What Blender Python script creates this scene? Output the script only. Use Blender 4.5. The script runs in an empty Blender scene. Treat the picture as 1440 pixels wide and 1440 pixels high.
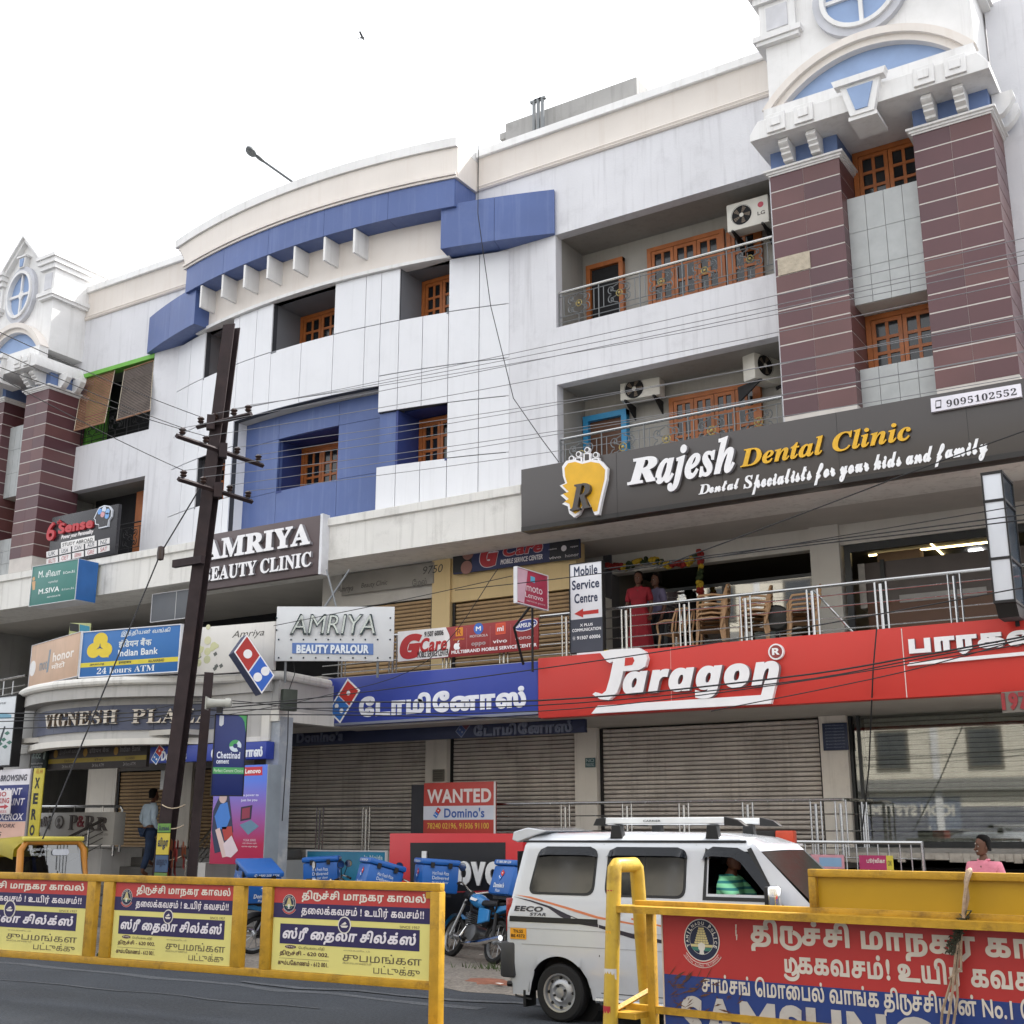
import bpy, bmesh, math, random
import numpy as np
from mathutils import Vector, Matrix
from mathutils.geometry import delaunay_2d_cdt, interpolate_bezier

random.seed(7)
SC = bpy.context.scene
COL = SC.collection
R = math.radians

# ---------------------------------------------------------------- camera
EYE = 1.9
FPX = 1714.0          # focal length in pixels of the 1440 px photograph
PITCH, YAW = R(14.64), R(32.55)
cd = bpy.data.cameras.new('camera')
cd.sensor_width = 36.0
cd.lens = 36.0 * FPX / 1440.0
cd.clip_start, cd.clip_end = 0.1, 3000
cam = bpy.data.objects.new('camera', cd)
cam.location = (0, 0, EYE)
cam.rotation_euler = (R(90) + PITCH, 0, YAW)
COL.objects.link(cam)
SC.camera = cam

# ---------------------------------------------------------------- sky, sun, exposure
SUN_EL, SUN_AZ = R(50), R(28)       # bright hazy sun behind the building: the street front stands in open shade
w = bpy.data.worlds.new('World')
SC.world = w
w.use_nodes = True
nt = w.node_tree
bg = nt.nodes['Background']
sky = nt.nodes.new('ShaderNodeTexSky')
sky.sky_type = 'NISHITA'
sky.sun_disc = False
sky.sun_elevation = SUN_EL
sky.sun_rotation = SUN_AZ
sky.air_density, sky.dust_density, sky.ozone_density = 1.0, 6.0, 1.0
hs = nt.nodes.new('ShaderNodeHueSaturation')
hs.inputs['Saturation'].default_value = 0.12
nt.links.new(sky.outputs[0], hs.inputs['Color'])
cloud = nt.nodes.new('ShaderNodeMix')
cloud.data_type = 'RGBA'
cloud.inputs[0].default_value = 0.55
cloud.inputs[7].default_value = (10.5, 10.75, 11.2, 1)      # the even bright haze of an overcast sky
nt.links.new(hs.outputs[0], cloud.inputs[6])
nt.links.new(cloud.outputs[2], bg.inputs['Color'])
bg.inputs['Strength'].default_value = 0.10

sd = bpy.data.lights.new('sun', 'SUN')
sd.energy = 3.2
sd.angle = R(3)
sd.color = (1.0, 0.965, 0.91)
sun = bpy.data.objects.new('sun', sd)
# direction the light comes from, clockwise from +Y like the sky texture
dv = Vector((math.sin(SUN_AZ) * math.cos(SUN_EL), math.cos(SUN_AZ) * math.cos(SUN_EL), math.sin(SUN_EL)))
sun.rotation_euler = dv.to_track_quat('Z', 'Y').to_euler()
sun.location = dv * 80
COL.objects.link(sun)

SC.view_settings.view_transform = 'Standard'
SC.view_settings.look = 'None'
SC.view_settings.gamma = 1.0
SC.view_settings.exposure = 1.34
try:
    SC.cycles.max_bounces = 6
    SC.cycles.transparent_max_bounces = 8
except Exception:
    pass

# ---------------------------------------------------------------- measuring: photograph pixel -> point on a plane of the place
_f = Vector((-math.sin(YAW) * math.cos(PITCH), math.cos(YAW) * math.cos(PITCH), math.sin(PITCH)))
_r = Vector((math.cos(YAW), math.sin(YAW), 0))
_u = _r.cross(_f)
_C = Vector((0, 0, EYE))
def at(px, py, Y=None, X=None, Z=None):
    d = _f + _r * ((px - 720) / FPX) + _u * ((720 - py) / FPX)
    if Y is not None: return _C + d * (Y / d.y)
    if X is not None: return _C + d * (X / d.x)
    return _C + d * ((Z - EYE) / d.z)

# ---------------------------------------------------------------- materials
def lin(h):
    h = h.lstrip('#')
    o = []
    for i in (0, 2, 4):
        c = int(h[i:i + 2], 16) / 255.0
        o.append(c / 12.92 if c <= 0.04045 else ((c + 0.055) / 1.055) ** 2.4)
    return o
MATS = {}
def mat(name, col, rough=0.6, metal=0.0, var=0.12, scale=3.0, dirt=0.0, dirtcol='#4a4238', streak=0.0,
        bump=0.0, bscale=60.0, spec=0.4, coat=0.0, speck=0.0, sscale=40.0):
    """procedural paint / metal / fabric: base colour with blotches, optional dirt patches and vertical run-off streaks"""
    if name in MATS: return MATS[name]
    m = bpy.data.materials.new(name)
    m.use_nodes = True
    n = m.node_tree; N = n.nodes; L = n.links
    b = N['Principled BSDF']
    c = lin(col) if isinstance(col, str) else list(col)
    b.inputs['Roughness'].default_value = rough
    b.inputs['Metallic'].default_value = metal
    b.inputs['Specular IOR Level'].default_value = spec
    b.inputs['Coat Weight'].default_value = coat
    b.inputs['Coat Roughness'].default_value = 0.08
    tc = N.new('ShaderNodeTexCoord')
    def noise(sc, det=4, vec=None, rgh=0.55):
        t = N.new('ShaderNodeTexNoise')
        t.inputs['Scale'].default_value = sc; t.inputs['Detail'].default_value = det
        t.inputs['Roughness'].default_value = rgh
        L.new(vec or tc.outputs['Object'], t.inputs['Vector'])
        return t
    def ramp(src, a, bb):
        r = N.new('ShaderNodeMapRange')
        r.inputs[1].default_value = a; r.inputs[2].default_value = bb
        L.new(src, r.inputs[0]); return r.outputs[0]
    def mix(fac, a, bcol, mode='MIX'):
        x = N.new('ShaderNodeMix'); x.data_type = 'RGBA'; x.blend_type = mode
        if isinstance(fac, float): x.inputs[0].default_value = fac
        else: L.new(fac, x.inputs[0])
        for sock, v in ((6, a), (7, bcol)):
            if isinstance(v, (list, tuple)): x.inputs[sock].default_value = (*v[:3], 1)
            else: L.new(v, x.inputs[sock])
        return x.outputs[2]
    out = c
    if var > 0:
        t = noise(scale)
        f = ramp(t.outputs[0], 0.3, 0.7)
        out = mix(f, [k * (1 - var) for k in c], [min(1, k * (1 + var * 0.6)) for k in c])
    if speck > 0:
        t = noise(sscale, 2, None, 0.8)
        f = ramp(t.outputs[0], 0.35, 0.65)
        gz = N.new('ShaderNodeMapRange'); gz.inputs[3].default_value = 1 - speck; gz.inputs[4].default_value = 1 + speck
        L.new(f, gz.inputs[0])
        cb_ = N.new('ShaderNodeCombineColor')
        for q_ in range(3): L.new(gz.outputs[0], cb_.inputs[q_])
        out = mix(1.0, out, cb_.outputs[0], 'MULTIPLY')
    if streak > 0:
        mp = N.new('ShaderNodeMapping')
        mp.inputs['Scale'].default_value = (7, 7, 0.35)
        L.new(tc.outputs['Object'], mp.inputs[0])
        t = noise(1.0, 5, mp.outputs[0], 0.65)
        f = ramp(t.outputs[0], 0.52, 0.8)
        mm = N.new('ShaderNodeMath'); mm.operation = 'MULTIPLY'; mm.inputs[1].default_value = streak
        L.new(f, mm.inputs[0])
        out = mix(mm.outputs[0], out, lin(dirtcol))
    if dirt > 0:
        t = noise(1.3 * max(1, scale / 3), 8, None, 0.7)
        f = ramp(t.outputs[0], 0.53, 0.75)
        mm = N.new('ShaderNodeMath'); mm.operation = 'MULTIPLY'; mm.inputs[1].default_value = dirt
        L.new(f, mm.inputs[0])
        out = mix(mm.outputs[0], out, lin(dirtcol))
    if isinstance(out, list): b.inputs['Base Color'].default_value = (*out, 1)
    else: L.new(out, b.inputs['Base Color'])
    if bump > 0:
        t = noise(bscale, 5)
        bp = N.new('ShaderNodeBump')
        bp.inputs['Strength'].default_value = bump
        bp.inputs['Distance'].default_value = 0.02
        L.new(t.outputs[0], bp.inputs['Height']); L.new(bp.outputs[0], b.inputs['Normal'])
    rt = noise(scale * 4, 3)
    rr = N.new('ShaderNodeMapRange')
    rr.inputs[3].default_value = max(0.02, rough - 0.08); rr.inputs[4].default_value = min(1, rough + 0.08)
    L.new(rt.outputs[0], rr.inputs[0]); L.new(rr.outputs[0], b.inputs['Roughness'])
    MATS[name] = m
    return m
def ink(col):
    """printed or painted sign colour"""
    return mat('ink_' + col.strip('#'), col, 0.5, var=0.05, scale=5)
def emit(name, col, s):
    if name in MATS: return MATS[name]
    m = bpy.data.materials.new(name); m.use_nodes = True
    b = m.node_tree.nodes['Principled BSDF']
    b.inputs['Base Color'].default_value = (*lin(col), 1)
    b.inputs['Emission Color'].default_value = (*lin(col), 1)
    b.inputs['Emission Strength'].default_value = s
    MATS[name] = m
    return m
def glass(name, tint, refl=0.3, rough=0.02, ior=1.5):
    if name in MATS: return MATS[name]
    m = bpy.data.materials.new(name); m.use_nodes = True
    N = m.node_tree.nodes; L = m.node_tree.links
    N.remove(N['Principled BSDF'])
    t = N.new('ShaderNodeBsdfTransparent'); t.inputs[0].default_value = (*lin(tint), 1)
    g = N.new('ShaderNodeBsdfGlossy'); g.inputs['Roughness'].default_value = rough
    fr = N.new('ShaderNodeFresnel'); ge = N.new('ShaderNodeNewGeometry'); mr = N.new('ShaderNodeMapRange'); mr.inputs[3].default_value = ior; mr.inputs[4].default_value = 1 / ior
    L.new(ge.outputs['Backfacing'], mr.inputs[0]); L.new(mr.outputs[0], fr.inputs[0])      # same sheen from either side of the sheet
    ad = N.new('ShaderNodeMath'); ad.operation = 'ADD'; ad.use_clamp = True; ad.inputs[1].default_value = refl
    L.new(fr.outputs[0], ad.inputs[0])
    x = N.new('ShaderNodeMixShader')
    L.new(ad.outputs[0], x.inputs[0]); L.new(t.outputs[0], x.inputs[1]); L.new(g.outputs[0], x.inputs[2])
    L.new(x.outputs[0], N['Material Output'].inputs[0])
    MATS[name] = m
    return m
def stripes(name, c1, c2, axis='Z', freq=6.0, edge=0.5, rough=0.7):
    if name in MATS: return MATS[name]
    m = bpy.data.materials.new(name); m.use_nodes = True
    N = m.node_tree.nodes; L = m.node_tree.links
    b = N['Principled BSDF']; b.inputs['Roughness'].default_value = rough
    tc = N.new('ShaderNodeTexCoord'); sp = N.new('ShaderNodeSeparateXYZ')
    L.new(tc.outputs['Object'], sp.inputs[0])
    mu = N.new('ShaderNodeMath'); mu.operation = 'MULTIPLY'; mu.inputs[1].default_value = freq
    L.new(sp.outputs[axis], mu.inputs[0])
    fr = N.new('ShaderNodeMath'); fr.operation = 'FRACT'; L.new(mu.outputs[0], fr.inputs[0])
    gt = N.new('ShaderNodeMath'); gt.operation = 'GREATER_THAN'; gt.inputs[1].default_value = edge
    L.new(fr.outputs[0], gt.inputs[0])
    x = N.new('ShaderNodeMix'); x.data_type = 'RGBA'
    L.new(gt.outputs[0], x.inputs[0])
    x.inputs[6].default_value = (*lin(c1), 1); x.inputs[7].default_value = (*lin(c2), 1)
    L.new(x.outputs[2], b.inputs['Base Color'])
    MATS[name] = m
    return m

# ---------------------------------------------------------------- mesh builder
class MB:
    def __init__(s, m=None):
        s.bm = bmesh.new(); s.mats = []; s.m = m
    def mi(s, m):
        m = m or s.m
        if m not in s.mats: s.mats.append(m)
        return s.mats.index(m)
    def face(s, pts, m=None):
        f = s.bm.faces.new([s.bm.verts.new(p) for p in pts]); f.material_index = s.mi(m); return f
    def box(s, x0, x1, y0, y1, z0, z1, m=None, bev=0.0, M=None):
        k = s.mi(m)
        x0, x1 = min(x0, x1), max(x0, x1); y0, y1 = min(y0, y1), max(y0, y1); z0, z1 = min(z0, z1), max(z0, z1)
        v = [s.bm.verts.new(p) for p in ((x0, y0, z0), (x1, y0, z0), (x1, y1, z0), (x0, y1, z0), (x0, y0, z1), (x1, y0, z1), (x1, y1, z1), (x0, y1, z1))]
        fs = [s.bm.faces.new([v[i] for i in q]) for q in ((3, 2, 1, 0), (4, 5, 6, 7), (0, 1, 5, 4), (1, 2, 6, 5), (2, 3, 7, 6), (3, 0, 4, 7))]
        for f in fs: f.material_index = k
        if M is not None:
            for q in v: q.co = M @ q.co
        if bev > 0:
            es = list({e for f in fs for e in f.edges})
            r = bmesh.ops.bevel(s.bm, geom=es, offset=bev, segments=2, affect='EDGES', profile=0.5, clamp_overlap=True)
            for f in r['faces']: f.material_index = k
        return s
    def prism(s, pts, a0, a1, m=None, plane='xz', M=None):
        """polygon pts extruded from a0 to a1 along the axis normal to plane"""
        k = s.mi(m)
        def P(u, v, a):
            p = Vector((u, a, v)) if plane == 'xz' else Vector((a, u, v)) if plane == 'yz' else Vector((u, v, a))
            return M @ p if M is not None else p
        A = [s.bm.verts.new(P(u, v, a0)) for u, v in pts]
        B = [s.bm.verts.new(P(u, v, a1)) for u, v in pts]
        n = len(pts)
        fs = [s.bm.faces.new(A), s.bm.faces.new(B[::-1])]
        for i in range(n): fs.append(s.bm.faces.new((A[i], B[i], B[(i + 1) % n], A[(i + 1) % n])))
        for f in fs: f.material_index = k
        bmesh.ops.recalc_face_normals(s.bm, faces=fs)
        return s
    def tube(s, pts, r, m=None, n=8, closed=False, caps=True):
        k = s.mi(m)
        pts = [Vector(p) for p in pts]
        N = len(pts); rs = r if isinstance(r, (list, tuple)) else [r] * N
        rings = []
        up = None
        for i, p in enumerate(pts):
            a = pts[i - 1] if (i > 0 or closed) else p
            b = pts[(i + 1) % N] if (i < N - 1 or closed) else p
            t = (b - a)
            t = t.normalized() if t.length > 1e-9 else Vector((0, 0, 1))
            if up is None:
                up = Vector((0, 0, 1)) if abs(t.z) < 0.9 else Vector((1, 0, 0))
            x = t.cross(up)
            if x.length < 1e-6: x = t.orthogonal()
            x.normalize(); y = x.cross(t).normalized(); up = y
            rings.append([s.bm.verts.new(p + (x * math.cos(q) + y * math.sin(q)) * rs[i]) for q in [2 * math.pi * j / n for j in range(n)]])
        fs = []
        for i in range(N - (0 if closed else 1)):
            A, B = rings[i], rings[(i + 1) % N]
            for j in range(n):
                fs.append(s.bm.faces.new((A[j], A[(j + 1) % n], B[(j + 1) % n], B[j])))
        if caps and not closed:
            fs.append(s.bm.faces.new(rings[0][::-1])); fs.append(s.bm.faces.new(rings[-1]))
        for f in fs: f.material_index = k
        bmesh.ops.recalc_face_normals(s.bm, faces=fs)
        return s
    def lathe(s, prof, c=(0, 0, 0), axis='z', m=None, n=24, a0=0, a1=2 * math.pi):
        """profile [(r, h)] spun about an axis through c"""
        k = s.mi(m); c = Vector(c)
        full = abs(a1 - a0 - 2 * math.pi) < 1e-6
        cnt = n if full else n + 1
        rows = []
        for r, h in prof:
            row = []
            for j in range(cnt):
                q = a0 + (a1 - a0) * j / n
                u, v = r * math.cos(q), r * math.sin(q)
                p = Vector((u, v, h)) if axis == 'z' else Vector((u, h, v)) if axis == 'y' else Vector((h, u, v))
                row.append(s.bm.verts.new(c + p))
            rows.append(row)
        fs = []
        for i in range(len(rows) - 1):
            for j in range(n):
                a, b = rows[i], rows[i + 1]
                fs.append(s.bm.faces.new((a[j], a[(j + 1) % cnt], b[(j + 1) % cnt], b[j])))
        for f in fs: f.material_index = k
        bmesh.ops.remove_doubles(s.bm, verts=[v for row in rows for v in row if v.is_valid], dist=1e-5)
        fs = [f for f in fs if f.is_valid]
        bmesh.ops.recalc_face_normals(s.bm, faces=fs)
        return s
    def ball(s, c, r, m=None, n=14, sc=(1, 1, 1)):
        k = s.mi(m)
        g = bmesh.ops.create_uvsphere(s.bm, u_segments=n, v_segments=max(6, n * 2 // 3), radius=1.0)
        c = Vector(c)
        for v in g['verts']: v.co = Vector((v.co.x * r * sc[0], v.co.y * r * sc[1], v.co.z * r * sc[2])) + c
        for f in {f for v in g['verts'] for f in v.link_faces}: f.material_index = k
        return s
    def arcwall(s, cx, cy, Ro, t, x0, x1, z0, z1, m=None, seg=0.3):
        """vertical curved slab: outer radius Ro about (cx, cy), bulging towards -y, thickness t, between x0 and x1"""
        k = s.mi(m)
        n = max(1, int(math.ceil(abs(x1 - x0) / seg)))
        cols = []
        for i in range(n + 1):
            x = x0 + (x1 - x0) * i / n
            a = math.asin(max(-1, min(1, (x - cx) / Ro)))
            dx, dy = math.sin(a), -math.cos(a)
            o = (cx + dx * Ro, cy + dy * Ro); q = (cx + dx * (Ro - t), cy + dy * (Ro - t))
            cols.append([s.bm.verts.new(p) for p in ((*o, z0), (*o, z1), (*q, z1), (*q, z0))])
        fs = []
        for i in range(n):
            A, B = cols[i], cols[i + 1]
            for j in range(4): fs.append(s.bm.faces.new((A[j], B[j], B[(j + 1) % 4], A[(j + 1) % 4])))
        fs.append(s.bm.faces.new(cols[0])); fs.append(s.bm.faces.new(cols[-1][::-1]))
        for f in fs: f.material_index = k
        bmesh.ops.recalc_face_normals(s.bm, faces=fs)
        return s
    def done(s, name, parent=None, world=False, smooth=35, bevel=0.0):
        me = bpy.data.meshes.new(name)
        if world and parent is not None:
            s.bm.transform(WM(parent).inverted())
        s.bm.to_mesh(me); s.bm.free()
        for m in s.mats: me.materials.append(m)
        if smooth:
            me.polygons.foreach_set('use_smooth', [True] * len(me.polygons))
            me.set_sharp_from_angle(angle=R(smooth))
        o = bpy.data.objects.new(name, me)
        COL.objects.link(o)
        if parent is not None: o.parent = parent
        if bevel:
            b = o.modifiers.new('bevel', 'BEVEL'); b.width = bevel; b.segments = 2; b.limit_method = 'ANGLE'; b.angle_limit = R(40)
        return o
def WM(o):
    M = Matrix.LocRotScale(o.location, o.rotation_euler, o.scale)
    return WM(o.parent) @ M if o.parent else M
def tag(o, label=None, cat=None, group=None, kind=None):
    if label: o['label'] = label
    if cat: o['category'] = cat
    if group: o['group'] = group
    if kind: o['kind'] = kind
    return o
def thing(name, label, cat, loc=(0, 0, 0), rz=0.0, group=None):
    o = bpy.data.objects.new(name, None)
    o.empty_display_size = 0.2
    o.location = loc; o.rotation_euler = (0, 0, rz)
    COL.objects.link(o)
    return tag(o, label, cat, group)
def kids(o): return [c for c in bpy.data.objects if c.parent == o]
def copy_tree(o, loc=None, rz=None, label=None, group=None, parent=None):
    c = o.copy(); COL.objects.link(c)
    if parent: c.parent = parent
    for k in kids(o): copy_tree(k, parent=c)
    if loc is not None: c.location = loc
    if rz is not None: c.rotation_euler = (0, 0, rz)
    if label: c['label'] = label
    if group: c['group'] = group
    return c

# ---------------------------------------------------------------- lettering
_tc = bpy.data.curves.new('type_probe', 'FONT'); _tc.resolution_u = 3
_to = bpy.data.objects.new('type_probe', _tc); COL.objects.link(_to)
def _splines(body):
    _tc.body = body
    bpy.context.view_layer.update()
    cu = _to.to_curve(bpy.context.evaluated_depsgraph_get(), apply_modifiers=False)
    res = []
    for sp in cu.splines:
        if sp.type == 'BEZIER':
            P = sp.bezier_points; n = len(P); pts = []
            for i in range(n):
                a, b = P[i], P[(i + 1) % n]
                if (a.handle_right - a.co).length < 1e-6 and (b.handle_left - b.co).length < 1e-6: seg = [a.co]
                else: seg = interpolate_bezier(a.co, a.handle_right, b.handle_left, b.co, 5)[:-1]
                pts += [(p.x, p.y) for p in seg]
        else: pts = [(p.co.x, p.co.y) for p in sp.points]
        q = []
        for p in pts:
            if not q or abs(p[0] - q[-1][0]) + abs(p[1] - q[-1][1]) > 1e-4: q.append(p)
        if len(q) > 3:       # drop points lying on straight runs
            k = []
            for i in range(len(q)):
                a, b, c = q[i - 1], q[i], q[(i + 1) % len(q)]
                u = (b[0] - a[0], b[1] - a[1]); v = (c[0] - b[0], c[1] - b[1])
                lu = math.hypot(*u); lv_ = math.hypot(*v)
                if abs(u[0] * v[1] - u[1] * v[0]) > 4e-3 * lu * lv_ or u[0] * v[0] + u[1] * v[1] < 0: k.append(b)
            if len(k) > 2: q = k
        if len(q) > 2: res.append(q)
    _to.to_curve_clear()
    return res
_bar = None
_raw = {}
def raw(ch):
    global _bar
    if ch in _raw: return _raw[ch]
    if _bar is None: _bar = min(p[0] for c in _splines('|') for p in c)
    al = _splines(ch + '|')
    cs = [] if ch == ' ' else al[:-1]
    adv = min(p[0] for p in al[-1]) - _bar
    _raw[ch] = (cs, adv)
    return _raw[ch]
WARM = [chr(k) for k in range(33, 127)] + [chr(k) for k in range(0x0B82, 0x0BCE)]
def stroke_contours(lines, wd):
    out = []
    h = wd / 2
    for ln in lines:
        for i in range(len(ln) - 1):
            a = Vector(ln[i]); b = Vector(ln[i + 1]); d = (b - a)
            if d.length < 1e-6: continue
            d.normalize(); n = Vector((-d.y, d.x)) * h
            out.append([tuple(a + n), tuple(b + n), tuple(b - n), tuple(a - n)])
        for p in ln[1:-1]:
            out.append([(p[0] + h * math.cos(-q), p[1] + h * math.sin(-q)) for q in [2 * math.pi * j / 10 for j in range(10)]])
    return out
def arcpts(cx, cy, rx, ry, a0, a1, n=14):
    return [(cx + rx * math.cos(R(a0 + (a1 - a0) * i / n)), cy + ry * math.sin(R(a0 + (a1 - a0) * i / n))) for i in range(n + 1)]
LIG = {
    # ru: post, roof, second post, then the bowl that swings right and under
    '\ue001': ([[(.10, .0), (.10, .55), (.40, .55), (.40, .0)],
                [(.40, .55), (.52, .55)] , arcpts(.42, .12, .36, .30, 75, -205, 26)], .84),
    # mu: two posts on a base, a bowl to the right that drops and curls under
    '\ue002': ([[(.06, .48), (.06, .04), (.34, .04)], [(.30, .48), (.30, .04)], arcpts(.36, .2, .26, .28, 100, -90, 16),
                arcpts(.34, -.08, .36, .2, 40, -170, 18)], .68),
}
_gl = {}
def glyph(ch, bold):
    key = (ch, round(bold, 4))
    if key in _gl: return _gl[key]
    if ch in LIG:
        cs, adv = stroke_contours(LIG[ch][0], 0.085 + 2 * bold), LIG[ch][1]
    else:
        cs, adv = raw(ch)
        if bold and cs:
            tot = sum(sum(c[i - 1][0] * c[i][1] - c[i][0] * c[i - 1][1] for i in range(len(c))) for c in cs)
            sg = 1 if tot < 0 else -1
            nc = []
            for c in cs:
                n = len(c); o = []
                for i in range(n):
                    d1 = Vector((c[i][0] - c[i - 1][0], c[i][1] - c[i - 1][1])).normalized()
                    d2 = Vector((c[(i + 1) % n][0] - c[i][0], c[(i + 1) % n][1] - c[i][1])).normalized()
                    nn = Vector((-(d1.y + d2.y), d1.x + d2.x))
                    if nn.length < 1e-6: nn = Vector((-d1.y, d1.x))
                    nn.normalize()
                    k = min(1.6, 1 / max(0.4, nn.dot(Vector((-d1.y, d1.x)))))
                    o.append((c[i][0] + sg * nn.x * bold * k, c[i][1] + sg * nn.y * bold * k))
                nc.append(o)
            cs = nc
            adv += bold * 1.2
    if not cs:
        _gl[key] = ([], [], [], adv); return _gl[key]
    V = []; E = []
    for c in cs:
        s0 = len(V); V += [Vector(p) for p in c]
        E += [(s0 + i, s0 + (i + 1) % len(c)) for i in range(len(c))]
    ov, oe, of, *_x = delaunay_2d_cdt(V, E, [], 0, 1e-5)
    cen = np.array([[sum(ov[i].x for i in f) / 3, sum(ov[i].y for i in f) / 3] for f in of])
    wn = np.zeros(len(of))
    for c in cs:
        a = np.array(c); b = np.roll(a, -1, 0)
        ay, by = a[None, :, 1], b[None, :, 1]; py = cen[:, None, 1]; px = cen[:, None, 0]
        cr = (b[None, :, 0] - a[None, :, 0]) * (py - ay) - (px - a[None, :, 0]) * (by - ay)
        wn += ((ay <= py) & (by > py) & (cr > 0)).sum(1) - ((ay > py) & (by <= py) & (cr < 0)).sum(1)
    T = [tuple(f) for f, q in zip(of, wn) if q != 0]
    ec = {}
    for f in T:
        for i in range(3):
            e = (f[i], f[(i + 1) % 3])
            ec[e] = ec.get(e, 0) + 1
    B = [e for e in ec if (e[1], e[0]) not in ec]
    _gl[key] = ([(p.x, p.y) for p in ov], T, B, adv)
    return _gl[key]
PRE = {'ெ', 'ே', 'ை'}
def shape(s):
    """put the Tamil and Devanagari vowel signs that stand before their consonant in front of it"""
    s = s.replace('ரு', '\ue001').replace('மு', '\ue002')
    s = s.replace('ொ', 'ெ\ue0aa').replace('ோ', 'ே\ue0aa')
    o = []
    for ch in s:
        if ch in PRE or ch == 'ि':
            o.insert(len(o) - 1, ch)
        elif ch == '\ue0aa': o.append('ா')
        else: o.append(ch)
    t = ''.join(o)
    return t
MA = lambda s, up, lo, dg=None: ''.join(chr(up + ord(c) - 65) if 'A' <= c <= 'Z' else chr(lo + ord(c) - 97) if 'a' <= c <= 'z' else chr(dg + ord(c) - 48) if dg and '0' <= c <= '9' else c for c in s)
SERIF = lambda s: MA(s, 0x1D400, 0x1D41A, 0x1D7CE)        # bold roman
SERIFI = lambda s: MA(s, 0x1D468, 0x1D482, 0x1D7CE)       # bold italic
SCRIPT = lambda s: MA(s, 0x1D468, 0x1D4EA, 0x1D7CE)       # brush script with plain capitals
SANSB = lambda s: '\ue010' + s                              # bold sans: thickened plain letters
SANSBI = lambda s: '\ue011' + s                             # the same, slanted
def warm(chars):
    """measure many characters in one go: every character is set between upright bars, which mark where it starts and ends"""
    global _bar
    one = _splines('|')[0]; _bar = min(p[0] for p in one)
    bw = max(p[0] for p in one) - _bar; bh = max(p[1] for p in one) - min(p[1] for p in one); by = min(p[1] for p in one)
    badv = min(p[0] for p in _splines('||')[-1]) - _bar
    chars = [c for c in dict.fromkeys(chars) if c not in '| ']
    sp = _splines('|' + ''.join(c + '|' for c in chars))
    def isbar(c):
        xs = [p[0] for p in c]; ys = [p[1] for p in c]
        return abs(max(xs) - min(xs) - bw) < 2e-3 and abs(max(ys) - min(ys) - bh) < 2e-3 and abs(min(ys) - by) < 2e-3
    k = -1; cur = []; x0 = 0.0; got = []
    for c in sp:
        if isbar(c):
            bx = min(p[0] for p in c) - _bar
            if k >= 0: got.append(([[(p[0] - x0, p[1]) for p in q] for q in cur], bx - x0))
            cur = []; x0 = bx + badv; k += 1
        else: cur.append(c)
    if len(got) == len(chars):
        for c, g in zip(chars, got): _raw[c] = g
warm(WARM + [chr(k) for k in range(0x0905, 0x094E)])
def text_geo(s, bold=0.0, sp=0.0):
    V = []; F = []; B = []; x = 0.0
    for ch in shape(s):
        gv, gt, gb, adv = glyph(ch, bold)
        o = len(V)
        V += [(p[0] + x, p[1]) for p in gv]
        F += [tuple(i + o for i in f) for f in gt]; B += [tuple(i + o for i in e) for e in gb]
        x += adv + sp
    return V, F, B
def text(parent, s, x0, x1, z0, z1, m, d=0.003, y=0.0, bold=0.0, slant=0.0, sp=0.0, name='lettering', fit=True, M=None, side=None):
    """raised or painted lettering on the parent's local XZ plane, filling the box x0..x1, z0..z1, front at y-d"""
    if s[0] in '\ue010\ue011':
        bold += .026
        if s[0] == '\ue011': slant += .2
        s = s[1:]
    V, F, B = text_geo(s, bold, sp)
    if slant: V = [(a + b * slant, b) for a, b in V]
    used = sorted({i for f in F for i in f})
    mx0 = min(V[i][0] for i in used); mx1 = max(V[i][0] for i in used)
    my0 = min(V[i][1] for i in used); my1 = max(V[i][1] for i in used)
    sx = (x1 - x0) / (mx1 - mx0); sz = (z1 - z0) / (my1 - my0)
    ox = oz = 0
    if not fit:
        k = min(sx, sz); ox = ((x1 - x0) - k * (mx1 - mx0)) / 2; oz = ((z1 - z0) - k * (my1 - my0)) / 2; sx = sz = k
    rm = {}; verts = []
    for i in used:
        rm[i] = len(verts)
        verts.append((x0 + ox + (V[i][0] - mx0) * sx, y - d, z0 + oz + (V[i][1] - my0) * sz))
    faces = [tuple(rm[i] for i in f) for f in F]
    nf = len(faces)
    if d > 0.0035:
        n0 = len(verts)
        verts += [(a, y, c) for a, b, c in verts]
        faces += [(rm[a], rm[a] + n0, rm[b] + n0, rm[b]) for a, b in B]
    if M is not None: verts = [tuple(M @ Vector(v)) for v in verts]
    me = bpy.data.meshes.new(name)
    me.from_pydata(verts, [], faces)
    me.materials.append(m)
    if side is not None:
        me.materials.append(side)
        for i, p in enumerate(me.polygons): p.material_index = 0 if i < nf else 1
    me.update()
    o = bpy.data.objects.new(name, me); COL.objects.link(o)
    if parent: o.parent = parent
    return o

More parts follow.
